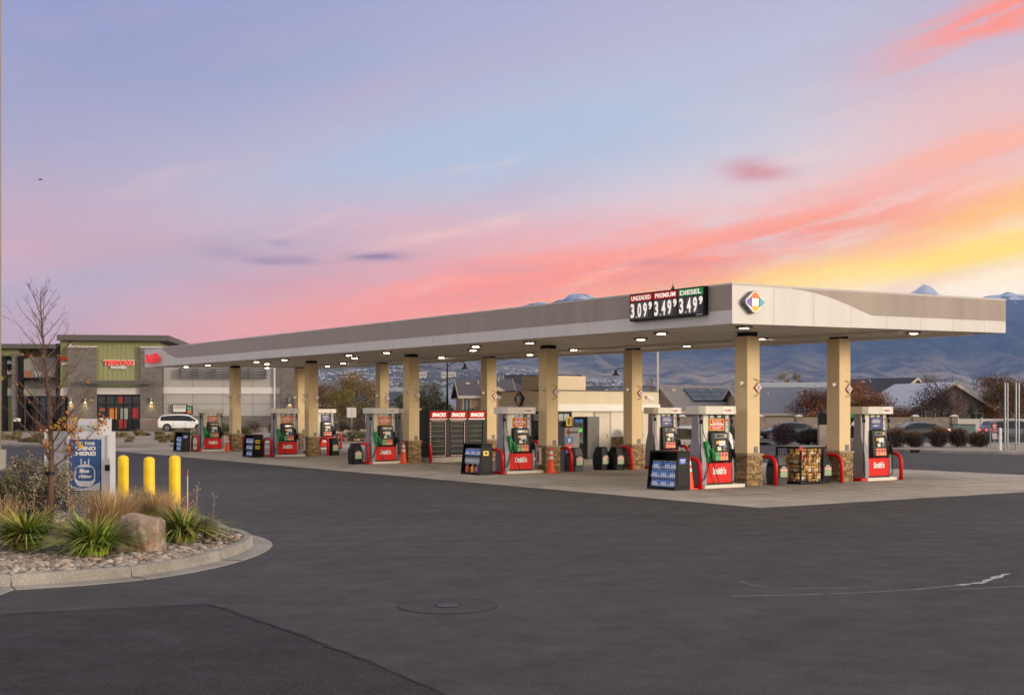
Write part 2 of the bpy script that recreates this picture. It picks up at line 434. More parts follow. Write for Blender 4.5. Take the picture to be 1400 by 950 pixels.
# drain gutters beside the column rows, running under the soffit
for s in (3.2, 6.55):
    b = MB(); wl(b, s, s + .22, R0 + .6, R1 - .4, -.06, .032); b.build('gutter', 'soffit', cano)
# station emblem on the near corner
b = MB()
def rdiamond(rad, cr, n=6):
    pts = []
    for q in range(4):
        a0 = math.pi / 2 * q
        cx, cy = (rad - cr * 1.414) * math.cos(a0), (rad - cr * 1.414) * math.sin(a0)
        for k in range(n + 1):
            a = a0 - math.pi / 4 + math.pi / 2 * k / n
            pts.append((cx + cr * math.cos(a), cy + cr * math.sin(a)))
    return pts
ex, ez = .66, .56
emb = T('emblem_sign', 'white rounded diamond emblem with orange, purple, teal and yellow petals on the canopy corner', 'sign', W(S0 + ex, R0 - .02, under(S0 + ex, R0) + ez), TH)
b.prism(rdiamond(.50, .16), 'y', -.14, .015); b.build('emblem_box', 'midgrey', emb); emb.scale = (.84, 1, .68)
b = MB(); b.prism(rdiamond(.475, .15), 'y', -.15, -.141); b.build('emblem_face', mat('emblem_white', '#eceae6', .35, .02), emb)
def petal(ang, c1, c2, m, w=.30):
    # lens-shaped petal whose outer edge follows the diamond corner and whose inner edge is concave
    b = MB(); pts = []
    n = 10
    for k in range(n + 1):
        u = -1 + 2 * k / n
        pts.append((w * u, .385 - .17 * abs(u) ** 1.6 - .06 * u * u))
    for k in range(n + 1):
        u = 1 - 2 * k / n
        pts.append((w * u, .155 + c1 * (u * u)))
    ca, sa = math.cos(ang), math.sin(ang)
    b.prism([(x * ca - z * sa, x * sa + z * ca) for x, z in pts], 'y', -.156, -.1505)
    return b.build('petal', m, emb)
petal(0, .02, 0, mat('petal_orange', '#e86a20', .4, .02), .21)
petal(R(90), .02, 0, mat('petal_purple', '#6a55b0', .4, .02), .20)
petal(R(-90), .02, 0, mat('petal_teal', '#45a5b8', .4, .02), .20)
petal(R(180), .02, 0, mat('petal_yellow', '#f0b616', .4, .02), .17)
# price sign
r_a, r_b = .868, 3.917
pw = r_b - r_a; pc = R0 + (r_a + r_b) / 2
pz0, pz1 = .26, 1.0
ps = T('price_sign', 'black fuel price sign with unleaded, premium and diesel prices on the canopy edge', 'sign', W(S0 - .01, pc, under(S0, pc)), TH)
b = MB(); b.box(-.16, 0.0, -pw / 2, pw / 2, pz0, pz1 + .02); b.build('cabinet', 'black', ps, bevel=.01)
cw = pw / 3 - .05
digits = [('UNLEADED', '3.09', 'redpanel'), ('PREMIUM', '3.49', 'redpanel'), ('DIESEL', '3.49', mat('diesel_green', '#0c9c3c', .4, .03))]
dm = mat('lit_digits', '#efe6da', .4, .02, emit=.5, ecol=(.95, .88, .8)); pm_ = mat('digit_slot', '#6b625c', .4, .2)
for k, (wd_, pr, mm) in enumerate(digits):
    yc = pw / 2 - (k + .5) * pw / 3
    b = MB(); b.box(-.168, -.161, yc - cw / 2, yc + cw / 2, .80, .985); b.build('header_panel', mm, ps)
    text(wd_, cw * .86, .125, dm, ps, (-.170, yc, .895), '-x', 'header_lettering', bold=.02)
    b = MB(); b.box(-.166, -.161, yc - cw / 2, yc + cw / 2, .30, .785); b.build('digit_panel', mat('digit_panel', '#26221f', .35, .1), ps)
    for q, ch in enumerate((pr[0], pr[2], pr[3])):
        yy = yc + cw / 2 - .12 - (0, .28, .52)[q] - (.02 if q else 0)
        b = MB(); b.box(-.169, -.1665, yy - .115, yy + .115, .34, .76); b.build('digit_slot', pm_, ps)
        text(ch, .155, .40, dm, ps, (-.172, yy, .55), '-x', 'digit', bold=.03)
    b = MB(); b.box(-.172, -.167, yc + cw / 2 - .30, yc + cw / 2 - .27, .355, .39); b.build('decimal_point', dm, ps)
    text('9', .14, .22, dm, ps, (-.172, yc - cw / 2 + .085, .65), '-x', 'digit', bold=.05)
b = MB(); b.box(-.17, -.161, -pw / 2 + .06, -pw / 2 + .30, .272, .29); b.build('maker_plate', 'label', ps)
b = MB(); b.lathe([(.07, 0), (.05, .05), (.012, .14), (.005, .2)], 8); vt = b.build('roof_vent', 'dark'); vt.location = W(S0 + .2, R0 + 2.5, under(S0, R0 + 2.5) + 1.04); tag(vt, 'small dark spike on the canopy roof above the price sign', 'roof vent')
# red lettering at the far end
le = T('canopy_lettering', 'red illuminated lettering on the far left end of the canopy', 'sign', W(S0 - .02, R0 + 45.9, under(S0, R0 + 46) + .47), TH)
text("Smith's", 2.1, .52, mat('lit_red_letter', '#e01818', .4, .02, emit=.35, ecol=(.9, .05, .05)), le, (-.10, 0, 0), '-x', 'lettering', ext=.1, bold=.04)
# recessed lights
b0 = None
pos = [(-2.5, -2.4), (-2.5, 1.0), (2.9, 2.3), (-.6, 4.2), (4.6, -2.4)]
for i in range(5):
    for (s, r) in pos:
        rr = r + i * BAY
        if rr > R1 - .8 or rr < R0 + .8: continue
        if i == 0 or True:
            loc = W(s, rr, under(s, rr) - .0)
            if b0 is None:
                b0 = T('canopy_light', 'lit recessed square light in the canopy underside', 'light', loc, TH, 'recessed lights under the canopy')
                b = MB(); b.box(-.17, .17, -.17, .17, -.030, .029); b.build('housing', mat('light_housing', '#8d8577', .5), b0, bevel=.01)
                b = MB(); b.lathe([(.0001, -.037), (.11, -.037), (.125, -.031)], 16); b.build('lens', 'lamp', b0)
            else: dup(b0, loc, TH)

# ================================================================ COLUMNS
def stone_wrap(half, h, seed, b):
    rnd = random.Random(seed)
    b.box(-half + .03, half - .03, -half + .03, half - .03, 0, h, 1)
    for f in range(4):
        ca, sa = [(1, 0), (0, 1), (-1, 0), (0, -1)][f]
        z = .005
        while z < h - .02:
            dz = min(rnd.uniform(.035, .085), h - z)
            x = -half - rnd.uniform(0, .02)
            while x < half - .01:
                dx = min(rnd.uniform(.09, .34), half + rnd.uniform(0, .02) - x)
                if half - (x + dx) < .07: dx = half + rnd.uniform(0, .015) - x
                p = rnd.uniform(-.012, .032)
                k = rnd.choice([.62, .8, .95, 1.1, 1.28, 1.5]); w_ = rnd.uniform(-.12, .12)
                tnt = (k * (1 + w_), k, k * (1 - w_ * 1.3))
                y0, y1 = -half - p, -half + .05
                j = lambda: rnd.uniform(-.006, .006)
                bs = [(x + .004, y0 + j(), z + .003 + j()), (x + dx - .004, y0 + j(), z + .003 + j()), (x + dx - .004, y1, z + .003), (x + .004, y1, z + .003)]
                tp = [(x + .004, y0 + j() + .005, z + dz - .004 + j()), (x + dx - .004, y0 + j() + .005, z + dz - .004 + j()), (x + dx - .004, y1, z + dz - .004), (x + .004, y1, z + dz - .004)]
                rot = lambda q: (q[0] * ca - q[1] * sa, q[0] * sa + q[1] * ca, q[2])
                b.hexa([rot(q) for q in bs], [rot(q) for q in tp], 0, tnt)
                x += dx
            z += dz
def make_column():
    t = T('canopy_column', 'x', 'column', (0, 0, 0), TH, 'canopy columns')
    b = MB(); stone_wrap(.30, .90, 3, b); b.build('stone_pedestal', ['stone', 'mortar'], t)
    b = MB(); b.box(-.345, .345, -.345, .345, .90, .965); b.build('pedestal_cap', 'cap_stone', t, bevel=.012)
    b = MB(); b.box(-.26, .26, -.26, .26, .965, 4.40); b.build('shaft', 'stucco', t, bevel=.02)
    b = MB(); b.box(-.21, .21, -.21, .21, 4.40, 4.55); b.build('collar', 'black', t)
    b = MB(); b.box(.02, .16, -.285, -.262, .99, 1.17); b.build('outlet_box', 'midgrey', t)
    g = T('number_sign', None, None); g.parent = t; g.location = (.15, -.30, 2.92); del_cat(g)
    b = MB(); b.prism([(0, -.13), (.13, 0), (0, .13), (-.13, 0)], 'y', -.02, 0); b.build('plate', 'label', g)
    b = MB(); b.prism([(0, -.15), (.15, 0), (0, .15), (-.15, 0)], 'y', 0.001, .012); b.build('plate_rim', 'red', g)
    b = MB()
    for sg in (1, -1): b.tube([(-.16, .02, sg * .26), (-.02, .0, sg * .23), (.05, -.01, sg * .14)], .009, 6)
    b.build('bracket', mat('bracket_brown', '#6a4a3a', .6), g)
    b = MB(); b.cyl((-.26, -.10, 3.08), (-.44, -.10, 3.02), .055, .075, 10); b.box(-.30, -.262, -.16, -.04, 3.0, 3.14); b.build('speaker_horn', 'cream', t, smooth='auto')
    return t
def del_cat(g):
    for k in ('category', 'label'):
        if k in g: del g[k]
col0 = make_column()
fl = ['nearest stone footed tan column, between the front pump and the firewood cage', 'stone footed tan column at the orange cone beside the second pump row, front side',
      'stone footed tan column left of the snack cabinets, with an orange cone', 'stone footed tan column second from the far left, beside a white paper holder', 'far left front stone footed tan column near the white car']
bl = ['stone footed tan column right of the firewood cage, the rightmost column', 'stone footed tan column in front of the kiosk door', 'stone footed tan column right of the snack cabinets', 'rear tan column seen just behind the fuel pump left of the snack cabinets', 'far rear tan column mostly hidden behind the second column from the left']
nums = ['1', '3', '5', '7', '9', '11', '13', '15', '17', '19']
for k in range(10):
    i, s = k % 5, (0 if k < 5 else 4)
    lb = fl[i] if k < 5 else bl[i]
    t = col0 if k == 0 else dup(col0, W(s, 0, 0, i), TH, lb)
    if k == 0: t.location = W(0, 0); t['label'] = lb
    un = under(s, i * BAY)
    for ch in t.children:
        n = ch.name.split('.')[0]
        if n == 'shaft':
            f = (un - .10 - .965) / (4.40 - .965); ch.scale.z = f; ch.location.z = .965 * (1 - f)
        if n == 'collar': ch.location.z = un - 4.53
for k, t in enumerate([o for o in COL.objects if o.name.split('.')[0] == 'canopy_column']):
    for ch in t.children:
        if ch.name.startswith('number_sign'):
            n = nums[k] if k < 10 else '1'
            text(n, .05 * len(n), .12, 'red', ch, (0, -.022, 0), '-y', 'number', bold=.03)

# ================================================================ FUEL PUMPS
def make_pump(front):
    t = T('fuel_pump', 'x', 'fuel pump', (0, 0, 0), TH, 'fuel pumps under the canopy')
    b = MB(); b.box(-.62, .98, -.42, .42, 0, .10); b.box(-.9, -.62, -.40, .40, 0, .10, 1); b.build('plinth', ['plinth', 'red'], t, bevel=.008)
    # base cabinet with the red skirt
    b = MB(); b.box(-.44, .54, -.27, .27, .10, .15); b.build('kick_plate', 'dark', t)
    b = MB(); b.box(-.44, .56, -.30, .30, .15, .72); sk = b.build('skirt_panel', 'redpanel', t, bevel=.01)
    text("Smith's", .52, .21, 'white', sk, (.06, -.306, .50), '-y', 'lettering', bold=.05)
    b = MB(); b.box(.10, .13, -.30 - .02, -.30, .22, .66); b.box(-.40, -.37, -.315, -.301, .2, .7)
    # shaped end shroud at the left and slim one at the right
    for x0, x1 in ((-.62, -.442), (.562, .62)):
        b = MB()
        prof = [(-.32, .10), (.32, .10), (.33, .50), (.30, .85), (.23, 1.15), (.15, 1.40), (.13, 2.13), (-.13, 2.13), (-.15, 1.40), (-.23, 1.15), (-.30, .85), (-.33, .50)]
        b.prism(prof, 'x', x0, x1); b.build('end_shroud', 'grey', t, bevel=.01)
    # uprights
    for x0, x1 in ((-.44, -.24), (.44, .56)):
        b = MB(); b.box(x0, x1, -.16, .16, .72, 2.13); b.build('upright', 'cream', t, bevel=.01)
    # head with the screen and card reader
    b = MB(); prof = [(-.16, 1.62), (-.27, 1.60), (-.31, 1.10), (-.34, .80), (-.30, .74), (.30, .74), (.34, .8), (.31, 1.1), (.27, 1.6), (.16, 1.62)]
    b.prism(prof, 'x', -.235, .435); hd = b.build('head', 'dark', t, bevel=.012)
    def panel(x0, x1, z0, z1, m, nm, off=.004):
        # patch following the sloping face of the head
        yf = lambda z: -.27 - (1.60 - z) * .08 if z > 1.1 else -.31 - (1.10 - z) * .1
        b = MB(); b.hexa([(x0, yf(z0) - off, z0), (x1, yf(z0) - off, z0), (x1, yf(z0) + .01, z0), (x0, yf(z0) + .01, z0)],
                         [(x0, yf(z1) - off, z1), (x1, yf(z1) - off, z1), (x1, yf(z1) + .01, z1), (x0, yf(z1) + .01, z1)])
        return b.build(nm, m, hd)
    panel(-.10, .40, 1.44, 1.57, 'midgrey', 'display_bezel', .004)
    panel(-.04, .14, 1.47, 1.54, 'screen', 'display', .008); panel(.17, .23, 1.475, 1.535, 'screen', 'display', .008); panel(.28, .345, 1.47, 1.54, 'yellow', 'grade_lamp', .009)
    panel(-.10, .36, 1.05, 1.40, 'black', 'reader_bezel', .005)
    panel(-.06, .10, 1.27, 1.36, mat('ad_yellow', '#d9a53a', .5), 'sticker', .009); panel(.05, .30, 1.22, 1.37, 'label', 'card_reader', .011)
    panel(.20, .33, 1.16, 1.24, mat('sticker_blue', '#5c79a8', .5), 'sticker', .012)
    panel(-.02, .12, 1.08, 1.19, mat('sticker_mint', '#c9d2b0', .5), 'sticker', .010); panel(.18, .30, 1.08, 1.14, 'midgrey', 'keypad', .010)
    if front: panel(-.12, .05, .80, 1.03, mat('grade_green', '#1f9a4c', .45), 'grade_button', .008)
    else: panel(-.12, .05, .80, 1.03, 'pink', 'grade_button', .008)
    for k in range(3):
        x = .06 + k * .105
        panel(x, x + .095, .80, 1.03, 'pink', 'grade_button', .008)
        panel(x + .018, x + .078, .81, .89, mat('grade_tan', '#d8b070', .5), 'sticker', .012)
    for k in range(4): panel(-.10 + k * .12, -.04 + k * .12, .93, .985, mat('grade_text', '#5a1d18', .5), 'sticker', .013)
    # advertising board
    ab = T('advert_board', None, None); del_cat(ab); ab.parent = t
    if front:
        b = MB(); b.box(-.22, .34, -.20, -.15, 1.66, 2.0); b.build('board_frame', 'yellow', ab)
        b = MB(); b.box(-.195, .315, -.206, -.20, 1.85, 1.98); b.box(-.195, .315, -.206, -.20, 1.68, 1.81); b.build('board_face', 'redpanel', ab)
        b = MB(); b.box(-.195, .315, -.205, -.20, 1.81, 1.85); b.build('board_stripe', 'label', ab)
        text('4X', .10, .06, 'white', ab, (-.10, -.208, 1.93), '-y', 'lettering', bold=.03); text('POINTS', .22, .05, 'white', ab, (.10, -.208, 1.93), '-y', 'lettering', bold=.03)
        b = MB()
        for q, (x0, x1, z) in enumerate([(-.12, .26, 1.875), (-.15, .02, 1.765), (.06, .27, 1.765), (-.12, .2, 1.72)]): b.box(x0, x1, -.2085, -.2062, z - .012, z + .012)
        b.build('print_lines', 'label', ab)
    else:
        b = MB(); b.box(-.22, .32, -.20, -.15, 1.66, 2.02); b.build('board_face', 'navy', ab)
        b = MB()
        for q, (x0, x1, z) in enumerate([(-.12, .20, 1.95), (-.17, .26, 1.90), (-.14, .23, 1.86), (-.12, -.06, 1.75), (-.04, .1, 1.77), (-.04, .1, 1.74), (.14, .2, 1.76)]): b.box(x0, x1, -.2045, -.2005, z - .010, z + .010)
        b.build('print_lines', 'label', ab)
        b = MB(); b.box(-.0, .14, -.14, -.12, 2.04, 2.12); b.build('placard', 'yellow', ab)
    for x in (-.13, .16):
        b = MB(); b.box(x - .07, x + .07, -.19, -.17, 2.03, 2.10); b.build('placard', mat('placard_blue', '#b8c6cc', .5), ab)
    # cap
    b = MB(); c_ = .14
    b.prism([(-.72 + c_, -.42), (.66 - .05, -.42), (.66, -.42 + .05), (.66, .42 - .05), (.61, .42), (-.72 + c_, .42), (-.72, .42 - c_), (-.72, -.42 + c_)], 'z', 2.13, 2.37)
    cp = b.build('cap', 'cream', t, bevel=.012)
    b = MB(); b.box(.08, .50, -.428, -.42, 2.14, 2.36); b.build('cap_plate', 'white', cp)
    text("Smith's", .22, .07, 'red', cp, (.31, -.431, 2.25), '-y', 'lettering', bold=.01); text('at', .06, .045, 'red', cp, (.16, -.431, 2.25), '-y', 'lettering', bold=.01)
    b = MB(); b.box(.46, .54, -.165, -.161, 1.93, 2.0); b.build('sticker', mat('sticker_red', '#c8575a', .5), t)
    b = MB(); b.box(.46, .54, -.165, -.161, 1.72, 1.80); b.build('sticker', mat('sticker_pale', '#9db3b4', .5), t)
    # nozzles and hoses
    def nozzle(x, y, z, m, nm, sx=1):
        b = MB(); b.tube([(x, y, z + .12), (x + .02 * sx, y - .03, z + .02), (x + .03 * sx, y - .02, z - .16)], [.03, .042, .028], 8); b.tube([(x + .01, y - .06, z + .02), (x + .02, y - .10, z - .06), (x + .02, y - .07, z - .15)], .012, 6)
        b.build(nm, m, t, smooth='auto')
    def boot(x0, x1, m):
        b = MB(); b.prism([(-.24, .80), (-.33, .74), (-.36, .95), (-.30, 1.24), (-.22, 1.36), (-.14, 1.30)], 'x', x0, x1); b.build('nozzle_boot', m, t, bevel=.01)
    if front:
        boot(-.44, -.30, 'green'); nozzle(-.32, -.38, 1.02, 'green', 'nozzle')
        b = MB(); b.tube([(-.60, -.22, 2.1), (-.52, -.26, 1.6), (-.46, -.34, 1.3), (-.40, -.37, 1.15)], .014, 6); b.build('hose', mat('green_hose', '#2c6a40', .5), t)
        b = MB(); b.tube([(-.34, -.40, .98), (-.30, -.44, .70), (-.22, -.45, .45), (-.10, -.44, .20), (-.04, -.42, .13)], .014, 6); b.build('hose', 'rubber', t)
    boot(.44, .55, 'black'); nozzle(.53, -.37, 1.0, 'black', 'nozzle')
    b = MB(); b.tube([(.58, -.2, 2.1), (.60, -.25, 1.7), (.62, -.32, 1.2), (.66, -.36, .8), (.67, -.36, .35), (.64, -.36, .2), (.56, -.34, .16)], .015, 6); b.build('hose', 'rubber', t)
    b = MB(); b.tube([(-.66, -.25, 2.12), (-.66, -.28, 1.6), (-.69, -.32, 1.0), (-.70, -.34, .45), (-.64, -.35, .22), (-.55, -.36, .3), (-.45, -.38, .62), (-.36, -.39, .9)] if front else [(-.66, -.25, 2.12), (-.66, -.28, 1.6), (-.68, -.3, .9), (-.70, -.32, .4), (-.64, -.32, .2), (-.58, -.3, .3)], .015, 6); b.build('hose', 'rubber', t)
    b = MB()
    for x in (-.66, -.60, .60): b.cyl((x, -.27, 1.86), (x, -.27, 1.98), .028, .028, 8)
    for x in (-.66, -.60, .60): b.cyl((x, -.24, 2.12), (x, -.24, 2.0), .014, .014, 8)
    b.build('breakaway_valve', 'black', t)
    return t
pf = make_pump(True); pb = make_pump(False)
fpl = ['red skirted fuel pump with red advert, between the black water cabinet and the nearest column', 'red skirted fuel pump with green nozzle left of the column with orange cone and kiosk',
       'red skirted fuel pump with red advert left of the snack cabinets', 'red skirted fuel pump behind the cabinet with two yellow price tags', 'far left red skirted fuel pump in front of the white car']
bpl = ['rightmost fuel pump with blue advert, beside the red hoop guard at the right', 'fuel pump with blue advert directly behind the nearest fuel pump', 'rear fuel pump hidden behind the pump left of the kiosk',
       'rear fuel pump hidden behind the column left of the snack cabinets', 'small far fuel pump with blue advert right of the second column from the left']
for i in range(5):
    if i == 0:
        pf.location = W(-1.48, 0); pf['label'] = fpl[0]; pb.location = W(5.50, 0); pb['label'] = bpl[0]
    else:
        dup(pf, W(-1.48, 0, 0, i), TH, fpl[i]); dup(pb, W(5.50, 0, 0, i), TH, bpl[i])

# ================================================================ HOOP GUARDS
def make_hoop():
    pts = []
    h, w, rr = .86, .50, .28
    pts.append((0, -w, 0)); pts.append((0, -w, h - rr))
    for k in range(1, 8):
        a = math.pi / 2 * k / 7; pts.append((0, -w + rr - rr * math.cos(a), h - rr + rr * math.sin(a)))
    for k in range(0, 8):
        a = math.pi / 2 * k / 7; pts.append((0, w - rr + rr * math.sin(a), h - rr + rr * math.cos(a)))
    pts.append((0, w, 0))
    b = MB(); b.tube(pts, .062, 12); return b.build('hoop_guard', 'red', smooth=True)
h0 = make_hoop(); h0.rotation_euler.z = TH
where = ['nearest pump row', 'cone and kiosk pump row', 'snack cabinet pump row', 'second pump row from left', 'far left pump row']
first = True
for i in range(5):
    for s, r, q in ((-2.35, 0, 'at the front end of the'), (.68, 0, 'just behind the front column of the'), (3.42, -.12, 'before the rear column of the'), (6.40, 0, 'at the rear end of the')):
        if i == 2 and s == 3.42: continue
        lb = 'red pipe guard ' + q + ' ' + where[i]
        if first: h0.location = W(s, r, 0, i); tag(h0, lb, 'hoop guard', 'red hoop guards'); first = False
        else: dup(h0, W(s, r, 0, i), TH, lb)
# ================================================================ SERVICE BINS
def make_bin(pale=False):
    t = T('service_bin', 'x', 'bin', (0, 0, 0), TH, 'service bins beside the columns')
    b = MB(); w0, w1, w2 = .24, .27, .19
    prof = [(w0, 0), (w1, .30), (w1 - .01, .55), (w2, .80), (w2 - .03, .88)]
    vs = []; cr = .7
    for r_, z in prof:
        for (cx_, cy_) in ((-1, -cr), (-cr, -1), (cr, -1), (1, -cr), (1, cr), (cr, 1), (-cr, 1), (-1, cr)): vs.append((cx_ * r_, cy_ * r_, z))
    fs = []
    for i in range(len(prof) - 1):
        for k in range(8): fs.append((i * 8 + k, i * 8 + (k + 1) % 8, (i + 1) * 8 + (k + 1) % 8, (i + 1) * 8 + k))
    fs += [tuple(range(7, -1, -1)), tuple(range((len(prof) - 1) * 8, len(prof) * 8))]
    b.add(vs, fs); b.build('body', mat('bin_grey', '#33363a', .5) if pale else 'black', t, bevel=.01)
    b = MB(); b.box(-.17, .17, -.285, -.268, .22, .60); lb_ = b.build('notice', 'black' if pale else 'dark', t)
    b = MB(); b.box(-.15, .15, -.291, -.286, .42, .50); b.build('notice_band', mat('notice_pink', '#d8a29a', .5), lb_)
    b = MB(); b.box(-.15, .15, -.291, -.286, .24, .415); b.build('notice_print', mat('notice_green', '#8fa77c', .5, .3, 20), lb_)
    b = MB(); b.box(-.08, .08, -.291, -.286, .52, .55); b.build('notice_logo', 'label', lb_)
    b = MB(); b.box(-.285, -.262, -.13, .13, .55, .66); b.build('opening', 'rubber', t)
    return t
bn = make_bin(); bp_ = make_bin(True)
bn.location = W(3.02, -.15); bn['label'] = 'black service bin with a notice between the firewood cage and rear column'
bp_.location = W(1.12, -.12); bp_['label'] = 'grey green service bin left of the firewood cage behind the hoop guard'
dup(bp_, W(1.15, -.1, 0, 1), TH, 'pale grey service bin right of the cone column, below the blue sign')
dup(bn, W(3.08, -.12, 0, 1), TH, 'black service bin in front of the kiosk column, the right of the pair')
dup(bn, W(2.62, .2, 0, 1), TH, 'black service bin in front of the kiosk column, the left of the pair')
dup(bn, W(-2.75, -.1, 0, 2), TH, 'black service bin at the end of the pump row left of the snack cabinets')
dup(bn, W(1.15, -.1, 0, 3), TH, 'black service bin right of the second column from the left')
dup(bn, W(1.15, -.1, 0, 4), TH, 'black service bin right of the far left column')
# ================================================================ CONES
def make_cone():
    t = T('traffic_cone', 'x', 'traffic cone', (0, 0, 0), 0, 'orange traffic cones')
    b = MB(); b.box(-.19, .19, -.19, .19, 0, .035); b.build('base', 'orange', t, bevel=.01)
    def rr(z): return .15 - (z - .035) * .125
    b = MB(); b.lathe([(rr(.035), .035), (rr(.9), .9), (.02, .93)], 20); b.build('body', 'orange', t, smooth='auto')
    for z0, z1 in ((.50, .60), (.68, .80)):
        b = MB(); b.lathe([(rr(z0) + .004, z0), (rr(z1) + .004, z1)], 20); b.build('reflective_band', 'reflect', t, smooth='auto')
    return t
cn = make_cone()
cn.location = W(-.33, -.62, 0, 1); cn['label'] = 'orange cone in front of the second nearest column'; cn.rotation_euler.z = .4
dup(cn, W(-.62, -.42, 0, 2), .2, 'orange cone left of the column beside the snack cabinets')
dup(cn, W(-.62, -.42, 0, 4), .5, 'orange cone left of the far left column')
dup(cn, W(-2.60, -.30, 0, 0), .5, 'orange cone between the nearest water cabinet and the red hoop')
dup(cn, W(6.15, -.62, -.0, 0), .5, 'x') if False else None
# paper holder cabinets on two pedestals
b = MB(); b.box(-.12, .12, -.06, .06, 0, .62)
ph = b.build('supply_cabinet', 'cream'); ph.rotation_euler.z = TH + R(-90); tag(ph, 'white supply box with red print on the stone base of the cone column', 'supply box', 'white supply boxes')
ph.location = W(-.40, .02, .28, 1)
b = MB(); b.box(-.05, .10, -.067, -.061, .1, .5); b.build('print_panel', mat('faded_red', '#b0605a', .5, .3, 20), ph)
dup(ph, W(-.40, .02, .28, 3), TH + R(-90), 'white supply box with red print on the second column from the left')
# ================================================================ MERCHANDISE CABINETS
bottleblue = mat('bottle_blue', '#5f8fd8', .25, .3, 14); bottlecap = mat('wrap_white', '#b4c6e2', .25, .2, 14)
def cabinet(loc, label, h=1.10, style='water', tags=1):
    # open front faces -x ; solid side faces -y
    t = T('display_cabinet', label, 'cabinet', loc, TH, 'black display cabinets')
    L_, D_ = .57, 1.2
    b = MB(); w = .03
    b.box(0, L_, -D_/2, D_/2, 0, .08); b.box(0.12, L_, -D_/2, D_/2, h - .05, h)
    b.box(L_ - w, L_, -D_/2, D_/2, .08, h - .05)
    b.prism([(0, .08), (L_ - w, .08), (L_ - w, h - .05), (.12, h - .05)], 'y', -D_/2, -D_/2 + .03)
    b.prism([(0, .08), (L_ - w, .08), (L_ - w, h - .05), (.12, h - .05)], 'y', D_/2 - .03, D_/2)
    b.build('shell', 'blackmetal', t, bevel=.006)
    for z in (() if style == 'water' else (.36, .66)):
        b = MB(); b.box(.08, L_ - w, -D_/2 + .03, D_/2 - .03, z, z + .015); b.build('shelf', 'black', t)
    b = MB(); b.box(.10, L_ - .08, -D_/2 - .012, -D_/2 - .001, .14, h - .18); b.build('side_panel', 'black', t)
    if style == 'water' :
        b = MB(); b.box(.16, .40, -D_/2 - .02, -D_/2 - .012, h - .36, h - .20); b.build('price_card', mat('card_blue', '#2856b8', .4), t)
        b = MB(); b.box(.19, .37, -D_/2 - .024, -D_/2 - .0205, h - .27, h - .235); b.box(.22, .34, -D_/2 - .024, -D_/2 - .0205, h - .32, h - .30); b.build('card_print', 'label', t)
    else:
        for k in range(tags):
            z = h - .42 - k * .27
            b = MB(); b.box(.18, .40, -D_/2 - .02, -D_/2 - .012, z, z + .16); b.build('price_card', mat('card_yellow', '#e6c81c', .4), t)
            b = MB(); b.box(.25, .34, -D_/2 - .024, -D_/2 - .0205, z + .05, z + .12); b.build('card_print', 'black', t)
    return t
def bottle(b, x, y, z, h, r, m=0, cap=1, lab=None):
    b.lathe([(r * .92, 0), (r, .02), (r, h * .62), (r * .75, h * .74), (r * .35, h * .88), (r * .35, h * .95)], 8, (x, y, z), m)
    b.lathe([(r * .42, h * .93), (r * .42, h)], 8, (x, y, z), cap)
    if lab is not None: b.lathe([(r * 1.03, h * .3), (r * 1.03, h * .52)], 8, (x, y, z), lab)
def make_pack():
    b = MB()
    for q in range(3):
        for p in range(4): bottle(b, .05 + q * .085, -.14 + p * .092, 0, .235, .043, 0, 1, 2)
    b.box(.012, .225, -.178, .178, .02, .10, 3); b.box(.009, .012, -.10, .10, .05, .14, 1)
    o = b.build('water_pack', [bottleblue, 'white', mat('wrap_navy', '#1f4fc0', .3), bottlecap]); return o
wp = make_pack(); wp.rotation_euler.z = TH
c1_ = cabinet(W(-3.40, 0), 'black open cabinet of blue water packs nearest the camera')
firstp = True
for zi, z in enumerate((.082, .327, .572)):
    for yi, y in enumerate((-.375, 0, .375)):
        if zi == 2 and yi == 1: loc = W(-3.40 + .25, y, z)
        else: loc = W(-3.40 + .10 + (.05 if zi == 2 else 0), y, z)
        if firstp: wp.location = loc; tag(wp, 'blue and white shrink wrapped water pack in the nearest black cabinet', 'water pack', 'water packs in the nearest cabinet'); firstp = False
        else: dup(wp, loc, TH)
cb = cabinet(W(-3.40, 0, 0, 1), 'black open cabinet of bottles with one yellow price tag, left of the second pump', style='mix')
cc = cabinet(W(-3.40, 0, 0, 3), 'black cabinet of pale bottles with two yellow price tags', style='mix', tags=2)
cd = cabinet(W(-3.40, 0, 0, 4), 'far left black cabinet of bottles with a blue card', style='water')
for (y) in (-.36, 0, .36): dup(wp, W(-3.26, y, .676, 1), TH, 'blue water pack on the top shelf of the cabinet with one yellow tag', 'water packs in the second cabinet')
bts = MB(); bottle(bts, 0, 0, 0, .27, .04, 0, 1, 2)
bt = bts.build('drink_bottle', [mat('clear_bottle', '#a9b2bf', .2, .2), 'white', mat('bottle_wrap', '#cdd4de', .4)]); bt.location = W(-3.25, -.5, .376, 1)
tag(bt, 'clear drink bottle on the middle shelf of the cabinet with one yellow tag', 'bottle', 'bottles on the middle shelf')
for k in range(1, 9): dup(bt, W(-3.25, -.5 + k * .12, .376, 1), 0)
for k, (y, c, nm) in enumerate(((.36, '#c25a4a', 'red'), (.02, '#dd9a2c', 'orange'), (-.28, '#9a5fa8', 'purple'))):
    b = MB(); b.lathe([(.085, 0), (.09, .03), (.09, .17), (.05, .23), (.03, .26)], 12); b.lathe([(.036, .245), (.036, .275)], 10, m=1)
    o = b.build('juice_jug', [mat('jug_' + nm, c, .3, .1), 'white']); o.location = W(-3.24, y, .082, 1); tag(o, nm + ' jug on the bottom shelf of the cabinet with one yellow tag', 'jug')
